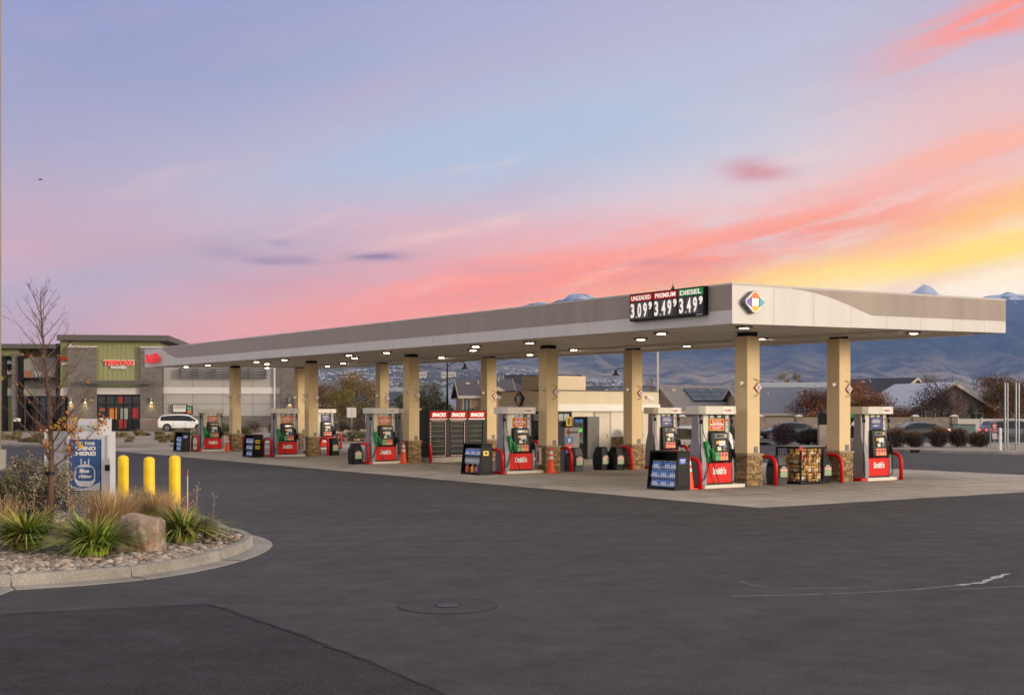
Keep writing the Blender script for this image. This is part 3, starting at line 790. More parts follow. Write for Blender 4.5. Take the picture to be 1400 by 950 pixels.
for i, g in ((3, 'cabinet with two yellow tags'), (4, 'far left cabinet')):
    for z in ((.082, .376, .676) if i == 3 else (.082, .327, .572)):
        for k in range(3): dup(wp, W(-3.24 - (.0 if z < .1 else 0), -.36 + k * .36, z, i), TH, 'pale bottle pack in the ' + g, 'bottle packs in the ' + g)
# snack cabinets between the columns of the third island
sn = T('snack_cabinet', 'black triple cabinet with three red snack headers and glass doors', 'cabinet', W(.62, -.45, 0, 2), TH)
SW, SD, SH = 2.95, .85, 2.28
b = MB(); b.box(0, SW, 0, SD, 0, .22); b.build('base_curb', 'concrete', sn)
b = MB(); b.box(0, SW, .06, SD, .22, SH); b.box(0, .05, 0, .06, .22, SH)
for k in (1, 2): b.box(k * SW / 3 - .05, k * SW / 3 + .05, 0, .06, .22, SH)
b.box(SW - .05, SW, 0, .06, .22, SH); b.box(.05, SW - .05, .001, .06, SH - .04, SH); b.build('shell', 'dark', sn)
for k in range(3):
    x0 = k * SW / 3 + .06; x1 = (k + 1) * SW / 3 - .06
    b = MB(); b.box(x0, x1, -.03, .055, SH - .36, SH - .05); hp = b.build('header_panel', mat('lit_red_header', '#c80c0c', .5, .03, emit=.02, ecol=(.9, .01, .01), spec=.1), sn)
    text('SNACKS', (x1 - x0) * .80, .17, dm, hp, ((x0 + x1) / 2, -.034, SH - .205), '-y', 'lettering', bold=.04, shear=.25)
    b = MB(); b.box(x0, x1, -.01, .05, SH - .42, SH - .37); b.build('light_strip', 'white', sn)
    dr = T('door', None, None); del_cat(dr); dr.parent = sn; dr.location = (x0, 0, 0)
    w = x1 - x0
    b = MB(); b.box(0, w, .03, .05, .26, SH - .44); b.build('pane', 'glass', dr)
    b = MB(); b.box(0, .05, -.01, .03, .26, SH - .44); b.box(w - .12, w, -.01, .03, .26, SH - .44); b.box(.05, w - .12, -.01, .03, .26, .31); b.box(.05, w - .12, -.01, .03, SH - .49, SH - .44); b.build('frame', 'black', dr)
    for q in range(6):
        z = .48 + q * .22
        b = MB(); b.box(.06, w - .14, .02, .028, z, z + .02); b.build('shelf', mat('shelf_edge', '#5c5c50', .5), dr)
    if k < 2:
        b = MB()
        def dash(x0_, z0_, x1_, z1_):
            L2 = math.hypot(x1_ - x0_, z1_ - z0_); n = int(L2 / .07)
            for j in range(n):
                a0, a1 = j / n, (j + .95) / n
                ax, bx = x0_ + (x1_ - x0_) * a0, x0_ + (x1_ - x0_) * a1; az_, bz = z0_ + (z1_ - z0_) * a0, z0_ + (z1_ - z0_) * a1
                if abs(z1_ - z0_) < .01: b.box(ax, bx, -.014, -.010, az_ - .015, az_ + .015, j % 2)
                else: b.box(ax - .015, ax + .015, -.014, -.010, az_, bz, j % 2)
        dash(.05, .285, w - .10, .285); dash(w - .10, .285, w - .10, SH - .47); dash(.05, SH - .465, w - .10, SH - .465)
        if k == 0: dash(.02, .285, .02, SH - .47)
        b.build('hazard_tape', ['red', 'label'], dr)
# firewood cage
cx0, cx1, cy0, cy1, cz = 1.72, 2.72, -.52, .46, 1.12
cg = T('firewood_cage', 'black wire cage filled with bundled firewood between the two nearest columns', 'cage', W(cx0, cy0), TH)
w_, d_ = cx1 - cx0, cy1 - cy0
b = MB()
for x in (0, w_):
    for y in (0, d_): b.box(x - .025, x + .025, y - .025, y + .025, 0, cz)
for z in (.06, cz):
    b.box(0.026, w_ - .026, -.024, .024, z - .024, z + .024); b.box(.026, w_ - .026, d_ - .024, d_ + .024, z - .024, z + .024)
    b.box(-.024, .024, .026, d_ - .026, z - .024, z + .024); b.box(w_ - .024, w_ + .024, .026, d_ - .026, z - .024, z + .024)
b.build('frame', 'blackmetal', cg)
b = MB()
n = 9
for k in range(1, n):
    x = w_ * k / n; b.cyl((x, -.01, .08), (x, -.01, cz), .004, n=4); b.cyl((x, d_, .08), (x, d_, cz), .004, n=4)
    y = d_ * k / n; b.cyl((-.01, y, .08), (-.01, y, cz), .004, n=4); b.cyl((w_, y, .08), (w_, y, cz), .004, n=4)
for k in range(1, 10):
    z = .06 + (cz - .06) * k / 10
    b.cyl((0, -.01, z), (w_, -.01, z), .004, n=4); b.cyl((-.01, 0, z), (-.01, d_, z), .004, n=4)
b.build('wire_mesh', 'blackmetal', cg)
b = MB(); b.box(.02, w_ - .02, .02, d_ - .02, .03, .07); b.build('floor_tray', 'blackmetal', cg)
b = MB(); b.box(-.03, w_ + .03, -.03, d_ + .03, cz + .026, cz + .045); b.build('top_panel', mat('cage_lid', '#8e908a', .5), cg)
b = MB(); b.box(-.10, .02, -.05, -.03, cz - .09, cz + .02); b.box(.0, .04, -.045, -.031, cz - .35, cz - .1); b.build('red_tag', 'red', cg)
wood = mat('split_wood', '#d6aa6c', .85, .25, 12, bump=.4, tint=True, stretch=(1, 6, 6)); bark = mat('bark', '#6a5238', .95, .25, 12, bump=.5)
def make_bundle(seed):
    rnd = random.Random(seed); b = MB()
    for k in range(9):
        x = (k % 3 - 1) * .085 + rnd.uniform(-.015, .015); z = .05 + (k // 3) * .08 + rnd.uniform(-.01, .01)
        a = rnd.uniform(0, 6.28); r_ = .052
        pts = [(x + r_ * math.cos(a + q), z + r_ * math.sin(a + q)) for q in (0, .9, 1.8, 3.2, 4.6)]
        k_ = rnd.uniform(.7, 1.35)
        y0 = -.2 + rnd.uniform(-.02, .02)
        b.prism(pts, 'y', y0, .2 + rnd.uniform(-.02, .02), 0 if rnd.random() < .75 else 1, (k_, k_ * rnd.uniform(.92, 1.02), k_ * .9))
    b.box(-.07, .07, -.215, -.222, .08, .17, 2) if seed % 2 else None
    b.box(-.136, -.14, -.08, .08, .06, .16, 2)
    return b.build('firewood_bundle', [wood, bark, 'label'])
bns = [make_bundle(k) for k in range(3)]; cnt = 0
rnd = random.Random(5)
for lz in range(4):
    for xi in range(3):
        for yi in range(2):
            loc = W(cx0 + .19 + xi * .31, cy0 + .25 + yi * .46, .075 + lz * .25)
            if lz == 3 and xi == 0 and yi == 1: continue
            src = bns[cnt % 3]; rz_ = TH + rnd.uniform(-.1, .1) + (R(90) if (cnt * 7) % 5 < 2 else 0)
            if cnt < 3: o = src; o.location = loc; o.rotation_euler.z = rz_; tag(o, 'bundle of split firewood with a white label inside the wire cage', 'firewood bundle', 'firewood bundles in the cage')
            else: dup(src, loc, rz_)
            cnt += 1
# sign pole and service cabinet behind the cone column
sp = T('sign_post', 'red post with a yellow sign above blue and red panels', 'sign', W(.92, .0, 0, 1) , TH)
b = MB(); b.cyl((0, 0, 0), (0, 0, 1.9), .022, n=10); b.build('post', 'red', sp)
b = MB(); b.box(-.13, .13, -.035, -.023, 1.68, 2.02); b.build('sign_plate', mat('dull_yellow', '#c9a522', .5, .15, 20), sp)
b = MB(); b.box(-.05, .05, -.039, -.036, 1.74, 1.96); b.build('print_panel', mat('print_brown', '#6d5518', .6), sp)
for k, (z0, z1, m_) in enumerate(((1.02, 1.28, 'blue'), (.78, 1.02, mat('sign_red', '#c2412c', .5)), (.66, .78, 'blue'))):
    b = MB(); b.box(-.16, .18, -.05, -.03, z0 + .002, z1 - .002); b.build('sign_panel', m_, sp)
b = MB(); b.box(-.04, .05, -.054, -.051, 1.09, 1.22); b.box(-.05, .08, -.054, -.051, .86, .90); b.build('print_panel', 'label', sp)
b = MB(); b.box(-.35, .35, -.25, .25, 0, 1.62); ac = T('service_cabinet', 'tall grey service cabinet right of the cone column', 'cabinet', W(1.35, .6, 0, 1), TH); b.build('body', 'midgrey', ac, bevel=.01)
b = MB()
for k in range(5): b.box(-.25 + k * .11, -.18 + k * .11, -.262, -.251, 1.40, 1.48)
b.build('button', 'dark', ac); b = MB(); b.box(.15, .25, -.262, -.251, .5, .6); b.build('keyhole_plate', 'dark', ac)

# ================================================================ KIOSK
KZ = 58.0
K = Vector((X(757, KZ), KZ, 0))
kx, ky = 6.2, 4.1
ki = T('station_kiosk', 'tan stucco kiosk with white band, door and raised roof box behind the pumps', 'kiosk', K, TH)
kh = 3.18
kw = mat('kiosk_stucco', '#d2c3a6', .85, .05, 2, bump=.2, bscale=40); kd = mat('kiosk_stucco_pale', '#dcd2bf', .85, .04, 2, bump=.15, bscale=40)
b = MB(); b.box(0, kx, 0, ky, 0, kh - .95); b.build('wall', kd, ki)
b = MB(); b.box(-.18, kx + .18, -.18, ky + .18, kh - .949, kh - .62); b.build('white_band', mat('band_white', '#e4dfd4', .7, .04), ki, bevel=.01)
b = MB(); b.box(-.12, kx + .12, -.12, ky + .12, kh - .619, kh); b.build('parapet', kw, ki)
b = MB(); b.box(-.15, kx + .15, -.15, ky + .15, kh + .001, kh + .05); b.build('parapet_cap', mat('cap_dark', '#4a443c', .6), ki)
b = MB(); b.box(.25, 2.1, .3, 3.0, kh + .051, kh + .72); b.build('roof_box', mat('roof_box_stucco', '#d6c2a6', .85, .04), ki)
b = MB(); b.box(.04, kx, -.05, -.001, .0, .95) if False else None
# arched gable over the front with emblem
b = MB(); pts = []
for k in range(13):
    a = math.pi * k / 12; pts.append((ky / 2 - 2.2 * math.cos(a), kh - .62 + .66 * math.sin(a)))
b.prism(pts, 'x', -.30, -.19); b.build('arched_gable', kw, ki)
b = MB(); eo = T('emblem_sign', 'diamond emblem sign on the arched kiosk front', 'sign', K + VV * (-.31) + UU * 2.35 + Vector((0, 0, kh - .36)), TH - R(90))
b.prism(rdiamond(.42, .12), 'y', -.08, 0); b.build('emblem_box', 'black', eo)
b = MB(); b.prism(rdiamond(.37, .11), 'y', -.09, -.081); b.build('emblem_face', mat('emblem_dull', '#c9c2b4', .5), eo)
for ang, c in ((0, '#a52a20'), (R(90), '#3b3f8a'), (R(-90), '#2a7f80'), (R(180), '#d56a1c')):
    b = MB(); pts = [(-.16, .18), (-.09, .27), (0, .31), (.09, .27), (.16, .18), (.08, .12), (0, .10), (-.08, .12)]
    ca, sa = math.cos(ang), math.sin(ang)
    b.prism([(x * ca - z * sa, x * sa + z * ca) for x, z in pts], 'y', -.096, -.0905); b.build('petal', mat('petal_k' + c, c, .45, .02), eo)
# windows
def kwin(face, a0, a1, z0, z1, posters=True):
    wdw = T('window', None, None); del_cat(wdw); wdw.parent = ki
    if face == 'y': wdw.location = (a0, 0, 0)
    else: wdw.location = (0, a1, 0); wdw.rotation_euler.z = R(-90)
    w = a1 - a0
    b = MB(); b.box(0, w, -.03, -.005, z0, z1); b.build('pane', 'glass', wdw)
    b = MB(); t_ = .06
    b.box(-.02, w + .02, -.06, -.002, z1, z1 + t_); b.box(-.02, w + .02, -.06, -.002, z0 - t_, z0); b.box(-.02, t_, -.06, -.002, z0, z1); b.box(w - t_, w + .02, -.06, -.002, z0, z1)
    b.box(t_, w - t_, -.05, -.031, z1 - .42, z1 - .38); b.build('frame', 'black', wdw)
    b = MB()
    n_ = max(2, int(w / .5))
    for k in range(n_): b.box(.1 + k * (w - .2) / n_, .1 + (k + .85) * (w - .2) / n_, -.045, -.032, z1 - .36, z1 - .05)
    b.build('menu_panel', mat('menu_print', '#8f9694', .5, .5, 8, emit=.05), wdw)
    return wdw
kwin('y', .15, 1.0, .95, 2.15); kwin('x', .5, 3.2, .9, 2.15)
b = MB(); b.box(2.45, 3.32, -.03, -.001, .04, 2.12); dd = b.build('door', mat('door_cream', '#c5b9a2', .5), ki)
b = MB(); b.box(2.37, 2.45, -.045, -.001, 0, 2.2); b.box(3.32, 3.40, -.045, -.001, 0, 2.2); b.box(2.45, 3.32, -.045, -.001, 2.12, 2.2); b.build('door_frame', mat('door_frame', '#a39a84', .5), dd)
b = MB(); b.box(3.17, 3.26, -.07, -.031, 1.0, 1.12); b.build('handle', 'chrome', dd); b = MB(); b.box(2.52, 3.26, -.035, -.0305, .06, .3); b.build('kick_plate', 'chrome', dd)
b = MB(); b.box(2.85, 2.92, -.036, -.031, 1.5, 1.6); b.build('notice', 'label', dd)
b = MB(); b.box(5.3, 5.36, -.1, -.001, .9, 2.22); b.build('downpipe', kw, ki)
b = MB(); b.box(5.35, 6.15, -.03, -.001, .04, 2.12); d2 = b.build('door', mat('door_cream', '#c5b9a2'), ki)
b = MB(); b.box(5.45, 5.53, -.07, -.031, 1.0, 1.1); b.build('handle', 'chrome', d2)
b = MB(); b.box(5.7, 6.0, -.16, -.13, 2.75, 2.95); b.box(5.5, 5.62, -.24, -.12, 2.85, 2.98); b.build('security_camera', 'cream', ki)
# stone wainscot
b = MB(); rnd = random.Random(9)
for (x0, x1, face) in ((3.42, 5.28, 'y'),):
    z = 0
    while z < 1.0:
        dz = rnd.uniform(.05, .09); x = x0
        while x < x1:
            dx = rnd.uniform(.12, .35); k_ = rnd.choice([.7, .9, 1.1, 1.35]); b.box(x, min(x + dx, x1), -.05 - rnd.uniform(0, .03), -.002, z, z + dz - .006, 0, (k_, k_, k_ * .95)); x += dx + .006
        z += dz
b.build('stone_wainscot', 'stone', ki)
# drink fridge beside the door
fr = T('drink_fridge', 'black drinks fridge with two lit glass doors and green bottles beside the kiosk door', 'fridge', K + VV * 1.18 + UU * (-.05), TH - R(90))
b = MB(); b.box(0, 1.0, 0, .7, .08, 1.98); b.box(.05, .95, .05, .65, 0, .08); b.build('body', mat('fridge_side', '#232220', .3, .2, 4), fr, bevel=.01)
for x in (.06, .38):
    b = MB(); b.box(x, x + .28, -.012, -.001, .72, 1.85); dr = b.build('door', mat('fridge_lit', '#39413c', .2, .3, 9, emit=.15, ecol=(.5, .6, .5)), fr)
    b = MB(); b.box(x + .02, x + .26, -.02, -.013, 1.74, 1.84); b.build('header_label', mat('fridge_blue', '#2b5fb8', .4, emit=.5, ecol=(.1, .3, .9)), dr)
    b = MB(); rnd = random.Random(int(x * 100))
    for q in range(4):
        z = .80 + q * .235
        for p in range(5):
            b = MB(); b.cyl((x + .045 + p * .045, -.016, z), (x + .045 + p * .045, -.016, z + .15), .018, .012, 6)
            b.build('bottle', [mat('bottle_lit_pale', '#98a094', .3, emit=.15), mat('bottle_lit_red', '#b05a48', .3, emit=.15), mat('bottle_lit_green', '#37c11a', .3, emit=.9, ecol=(.15, .8, .05)), mat('bottle_lit_dark', '#59604e', .3, emit=.05)][q if rnd.random() < .85 else 0], dr)
b = MB(); b.box(.7, .98, -.012, -.002, .1, 1.96); b.build('side_grille', 'dark', fr)
# covered bins beside the kiosk
wb = T('waste_bin', 'dark round topped waste bin against the kiosk stone wall', 'bin', K + VV * 4.15 + UU * (-.7), TH)
b = MB(); b.box(-.3, .3, -.3, .3, 0, 1.0); b.build('body', 'dark', wb, bevel=.03); b = MB(); b.lathe([(.33, 1.0), (.33, 1.15), (.28, 1.34), (.15, 1.45), (.01, 1.48)], 16); b.build('dome_lid', 'black', wb, smooth='auto')
b = MB(); b.box(-.15, .15, -.31, -.301, .6, .8); b.build('notice', 'label', wb)

# ================================================================ CARS
def make_car(label, kind, paint, loc, rz, lit=False, group=None, L_=4.7, H_=1.45, Wd=1.84, tail='hatch'):
    t = T('parked_car' if not lit else 'passing_car', label, 'car', loc, rz, group)
    hw = Wd / 2
    if kind == 'sedan':
        st = [(-.5, .55, .62, .62, .80), (-.485, .36, .80, .80, .92), (-.44, .30, .93, .94, .97), (-.36, .27, .97, 1.02, 1.0), (-.24, .26, .96, 1.33, 1.0), (-.12, .25, .94, 1.43, 1.0), (.0, .25, .93, 1.45, 1.0), (.10, .25, .92, 1.40, 1.0), (.22, .26, .90, 1.12, 1.0), (.30, .27, .86, .90, .99), (.40, .30, .80, .82, .97), (.47, .36, .72, .73, .90), (.5, .48, .60, .60, .78)]
        g0, g1 = 3, 9
    else:
        st = [(-.5, .52, .80, .85, .86), (-.492, .36, .98, 1.05, .95), (-.475, .30, 1.0, 1.30, .99), (-.44, .28, 1.0, 1.56, 1.0), (-.30, .26, 1.0, 1.66, 1.0), (-.12, .26, .99, 1.70, 1.0), (.02, .26, .98, 1.69, 1.0), (.12, .26, .97, 1.58, 1.0), (.24, .27, .96, 1.20, 1.0), (.31, .28, .95, 1.0, .99), (.40, .30, .90, .92, .97), (.475, .36, .80, .81, .90), (.5, .48, .64, .64, .80)]
        g0, g1 = 2, 9
    sc_ = H_ / (1.45 if kind == 'sedan' else 1.70)
    b = MB(); vs = []; n = 12
    for (x, zb, zs, zt, wf) in st:
        w = hw * wf; zb, zs, zt = zb * sc_, zs * sc_, zt * sc_
        wt = w - (zt - zs) * .42 if zt - zs > .05 else w - .10
        half = [(w * .80, zb), (w * .97, zb + .08), (w, (zb + zs) / 2), (w * .985, zs - .03), (wt + (w - wt) * .06 if zt - zs > .05 else w * .9, zt - .05), (wt * .80, zt)]
        ring = [(p, z) for p, z in half] + [(-p, z) for p, z in reversed(half)]
        vs += [(x * L_, y, z) for y, z in ring]
    fs = []
    for i in range(len(st) - 1):
        for k in range(n): fs.append((i * n + k, i * n + (k + 1) % n, (i + 1) * n + (k + 1) % n, (i + 1) * n + k))
    fs += [tuple(range(n)), tuple(range((len(st) - 1) * n, len(st) * n))]
    b.add(vs, fs); body = b.build('body', paint, t, smooth='auto')
    # side glass
    def yw(i, f):
        x, zb, zs, zt, wf = st[i]; w = hw * wf; zs, zt = zs * sc_, zt * sc_
        wt = w - (zt - zs) * .42; wt2 = wt + (w - wt) * .06
        return (x * L_, w * .985 + (wt2 - w * .985) * f + .006, (zs - .03) + (zt - .05 - zs + .03) * f)
    idx = [i for i in range(g0 + 1, g1) if (st[i][3] - st[i][2]) * sc_ > .16]
    for sd in (1, -1):
        b = MB(); lo = [yw(i, .12) for i in idx]; hi = [yw(i, .90) for i in idx]
        vs = [(x, y * sd, z) for x, y, z in lo + hi]; m_ = len(idx)
        b.add(vs, [(k, k + 1, m_ + k + 1, m_ + k) for k in range(m_ - 1)]); b.build('side_window', 'glass', t)
        b = MB()
        for fx in (-.11, .075):
            b.box(fx * L_ - .03, fx * L_ + .03, (hw * .985 - .02) * sd - .012, (hw * .985 - .02) * sd + .012, .95 * sc_, 1.0 * sc_)
        # mirror
        b.box(.19 * L_ - .08, .19 * L_ + .06, sd * hw - .02 if sd > 0 else -hw - .16, sd * hw + .16 if sd > 0 else -hw + .02, .93 * sc_, 1.05 * sc_); b.build('mirror', paint, t)
    # windscreens
    def screen(i0, i1, nm):
        b = MB(); P = []
        for i, f in ((i0, 0), (i1, 1)):
            x, zb, zs, zt, wf = st[i]; w = hw * wf; wt = max(.2, (w - (zt - zs) * sc_ * .42)) * .80 if (zt - zs) > .05 else w * .8
            P.append((x * L_, wt, zt * sc_))
        dx = P[1][0] - P[0][0]; dz = P[1][2] - P[0][2]; ln = math.hypot(dx, dz); nx, nz = (-dz / ln, dx / ln) if nm == 'rear_window' else (dz / ln, -dx / ln)
        if nz < 0: nx, nz = -nx, -nz
        o = .012; q = lambda p, s_: (p[0] + nx * o, p[1] * s_, p[2] + nz * o)
        b.add([q(P[0], 1), q(P[0], -1), q(P[1], -1), q(P[1], 1)], [(0, 1, 2, 3)]); b.build(nm, 'glass', t)
    if kind == 'sedan': screen(3, 4, 'rear_window'); screen(7, 9, 'windscreen')
    else: screen(2, 3, 'rear_window'); screen(7, 9, 'windscreen')
    # wheels and arches
    for fx in (-.31, .315):
        for sd in (1, -1):
            y = sd * (hw - .10); r = .335
            wh = T('wheel', None, None); del_cat(wh); wh.parent = t; wh.location = (fx * L_, y, r)
            b = MB(); b.cyl((0, -.11, 0), (0, .11, 0), r, n=24); b.build('tyre', 'rubber', wh, bevel=.02)
            b = MB(); b.cyl((0, -.118, 0), (0, .118, 0), r * .66, n=20)
            for q in range(5):
                a = q * 2 * math.pi / 5; b.box(-.0, .0, 0, 0, 0, 0) if False else None
            b.build('rim', 'chrome', wh)
            b = MB()
            for q in range(5):
                a = q * 2 * math.pi / 5 + .3
                c_, s__ = math.cos(a), math.sin(a)
                b.add([(c_ * .06 - s__ * .03, sd * .121, s__ * .06 + c_ * .03), (c_ * .19 - s__ * .045, sd * .121, s__ * .19 + c_ * .045), (c_ * .19 + s__ * .045, sd * .121, s__ * .19 - c_ * .045), (c_ * .06 + s__ * .03, sd * .121, s__ * .06 - c_ * .03)], [(0, 1, 2, 3)])
            b.build('spoke_gap', 'black', wh)
            b = MB(); pts = [(fx * L_ + .41 * math.cos(a), r + .41 * math.sin(a)) for a in [math.pi * q / 12 for q in range(13)]] + [(fx * L_ - .41, r - .10), (fx * L_ + .41, r - .10)]
            yy = sd * (hw * 1.002); b.prism(pts, 'y', min(yy, yy - sd * .35), max(yy, yy - sd * .35) + 0); b.build('wheel_arch', 'rubber', t)
    b = MB()
    for sd in (1, -1): b.box(-.30 * L_ + .45, .30 * L_ - .42, sd * hw - .03, sd * hw + .008, .24 * sc_, .34 * sc_)
    b.build('sill', 'dark', t)
    zl = .86 * sc_ if kind == 'sedan' else .98 * sc_
    for sd in (1, -1):
        b = MB(); b.hexa([(-.502 * L_, sd * hw * .55, zl - .13), (-.502 * L_, sd * hw * .88, zl - .12), (-.455 * L_, sd * (hw * .99), zl - .08), (-.47 * L_, sd * hw * .5, zl - .12)],
                         [(-.497 * L_, sd * hw * .55, zl), (-.497 * L_, sd * hw * .88, zl + .02), (-.44 * L_, sd * (hw * .99 + .005), zl + .03), (-.47 * L_, sd * hw * .5, zl)])
        b.build('tail_lamp', 'brake' if lit else 'rtail', t)
        b = MB(); b.box(.455 * L_, .492 * L_, sd * hw * .70 - .14, sd * hw * .70 + .14, .62 * sc_, .74 * sc_); b.build('headlamp', 'screen', t)
        b = MB()
        for fx in (-.03, .15): b.box(fx * L_ - .09, fx * L_ + .09, sd * hw - .004, sd * hw + .014, .84 * sc_, .87 * sc_)
        for fx in (-.19, .045, .24): b.box(fx * L_ - .006, fx * L_ + .006, sd * hw - .02, sd * hw + .004, .36 * sc_, .95 * sc_, 1)
        b.build('door_trim', [paint, 'rubber'], t)
    b = MB(); b.box(-.503 * L_, -.49 * L_, -.26, .26, .62 * sc_, .74 * sc_); b.build('number_plate', 'label', t)
    return t
pw_ = mat('car_white', '#e6e6e3', .25, .02, coat=.6); pdk = mat('car_dark', '#22262c', .25, .05, coat=.7); pgr = mat('car_grey', '#4a5058', .25, .05, coat=.7)
GB = .38   # height of the landscaped ground by the shops
make_car('white crossover parked at the shop wall behind the far left pump', 'suv', pw_, (X(253, 117), 117, GB), R(3), lit=True, L_=4.75, H_=1.62)['category'] = 'car'
make_car('white hatchback seen from behind between the two nearest fuel pumps', 'suv', pw_, (X(943, 58), 58, 0), R(118), L_=4.5, H_=1.55)
make_car('dark sedan with lit red tail lamps driving left past the block wall', 'sedan', pdk, (X(1252, 97), 97, 0), R(180), lit=True, L_=4.9, H_=1.42)
make_car('grey crossover driving right behind the row of metal poles', 'suv', pgr, (X(1388, 92), 92, 0), R(0), lit=True, L_=4.8, H_=1.62)
make_car('dark car with lit tail lamps half hidden behind the purple shrubs', 'sedan', pdk, (X(1080, 97), 97.5, 0), R(180), lit=True, L_=4.7, H_=1.42)
# ================================================================ GROUND, ROADS, KERBS
def node_mat(name, build_fn):
    m = bpy.data.materials.new(name); m.use_nodes = True; MATS[name] = m; M[name] = m
    build_fn(m.node_tree, m.node_tree.nodes, m.node_tree.links, m.node_tree.nodes['Principled BSDF']); return m
def nnoise(N, L, src, scale, detail=4, rough=.6, stretch=None, dist=0):
    if stretch:
        mp = N.new('ShaderNodeMapping'); mp.inputs['Scale'].default_value = stretch; mp.inputs['Rotation'].default_value = (0, 0, TH)
        L.new(src, mp.inputs[0]); src = mp.outputs[0]
    n = N.new('ShaderNodeTexNoise'); n.inputs['Scale'].default_value = scale; n.inputs['Detail'].default_value = detail; n.inputs['Roughness'].default_value = rough; n.inputs['Distortion'].default_value = dist
    L.new(src, n.inputs['Vector']); return n.outputs[0]
def mrange(N, L, x, a, b, c, d):
    n = N.new('ShaderNodeMapRange'); n.inputs[1].default_value = a; n.inputs[2].default_value = b; n.inputs[3].default_value = c; n.inputs[4].default_value = d
    L.new(x, n.inputs[0]); return n.outputs[0]
def mulf(N, L, *xs):
    o = xs[0]
    for x in xs[1:]:
        n = N.new('ShaderNodeMath'); n.operation = 'MULTIPLY'
        for i, q in enumerate((o, x)):
            if isinstance(q, (int, float)): n.inputs[i].default_value = q
            else: L.new(q, n.inputs[i])
        o = n.outputs[0]
    return o
def ground_mat(name, col, big=.12, mid=.10, fine=.35, fscale=90, rough=.82, bump=.5, stain=0.0, streak=.08, worn=False, spec=.5):
    def f(nt, N, L, b):
        tc = N.new('ShaderNodeTexCoord'); s = tc.outputs['Object']
        v = mulf(N, L, mrange(N, L, nnoise(N, L, s, .09, 4, .6, dist=.6), .35, .65, 1 - big, 1 + big), mrange(N, L, nnoise(N, L, s, 1.1, 6, .65), .3, .7, 1 - mid, 1 + mid),
                 mrange(N, L, nnoise(N, L, s, fscale, 3, .7), .3, .7, 1 - fine, 1 + fine), mrange(N, L, nnoise(N, L, s, .5, 5, .6, stretch=(.12, 1.6, 1), dist=.4), .3, .7, 1 - streak, 1 + streak))
        if stain:
            v = mulf(N, L, v, mrange(N, L, nnoise(N, L, s, .45, 5, .7, stretch=(.8, .35, 1), dist=.5), .52, .68, 1, 1 - stain))
        if worn:
            # wheel paths: worn rings sweeping round the planted island and the pad corner
            for cx_, cy_, k_ in ((-9.0, 22.0, .10), (9.0, 12.0, .07)):
                sb = N.new('ShaderNodeVectorMath'); sb.operation = 'DISTANCE'; L.new(s, sb.inputs[0]); sb.inputs[1].default_value = (cx_, cy_, 0)
                cb = N.new('ShaderNodeCombineXYZ'); L.new(sb.outputs['Value'], cb.inputs[0])
                v = mulf(N, L, v, mrange(N, L, nnoise(N, L, cb.outputs[0], 1.6, 4, .65), .3, .7, 1 - k_, 1 + k_))
            v = mulf(N, L, v, mrange(N, L, nnoise(N, L, s, 7, 4, .7), .3, .7, .84, 1.16))
            v = mulf(N, L, v, mrange(N, L, nnoise(N, L, s, 34, 2, .8), .60, .66, 1, 1.9))
            # small dark oil drips
            v = mulf(N, L, v, mrange(N, L, nnoise(N, L, s, 1.7, 2, .5), .70, .74, 1, .72))
        vm = N.new('ShaderNodeVectorMath'); vm.operation = 'SCALE'; vm.inputs[0].default_value = hx(col) if isinstance(col, str) else col
        L.new(v, vm.inputs[3]); L.new(vm.outputs[0], b.inputs['Base Color'])
        b.inputs['Specular IOR Level'].default_value = spec
        L.new(mrange(N, L, nnoise(N, L, s, 2, 5, .6), .3, .7, rough - .1, min(1, rough + .08)), b.inputs['Roughness'])
        bp = N.new('ShaderNodeBump'); bp.inputs['Strength'].default_value = bump; bp.inputs['Distance'].default_value = .006
        L.new(nnoise(N, L, s, fscale * .8, 3, .7), bp.inputs['Height']); L.new(bp.outputs[0], b.inputs['Normal'])
    return node_mat(name, f)
ground_mat('asphalt', (.040, .037, .037), .28, .20, .8, 48, .72, .9, worn=True, spec=.28)
ground_mat('asphalt_dark', (.030, .0275, .0285), .18, .20, .95, 48, .78, 1.0, worn=True, spec=.2)
ground_mat('pad_concrete', '#a1988a', .12, .12, .2, 50, .85, .25, stain=.42, streak=.16)
ground_mat('kerb_concrete', '#8c877e', .18, .30, .3, 40, .9, .4, stain=.55)
ground_mat('dirt', '#6d5f50', .15, .2, .4, 30, .95, .6)
ground_mat('mulch_gravel', '#8f8478', .12, .2, .5, 14, .95, .8)
ground_mat('plain', '#7a7058', .2, .2, .1, 2, .95, .1)
def sheet(name, pts, z, m, kind='structure', label=None):
    b = MB(); b.consistent = False
    b.add([(p[0], p[1], z) for p in pts], [tuple(range(len(pts)))]); o = b.build(name, m)
    if o.data.polygons[0].normal.z < 0: o.data.flip_normals()
    tag(o, label, None, None, kind); return o
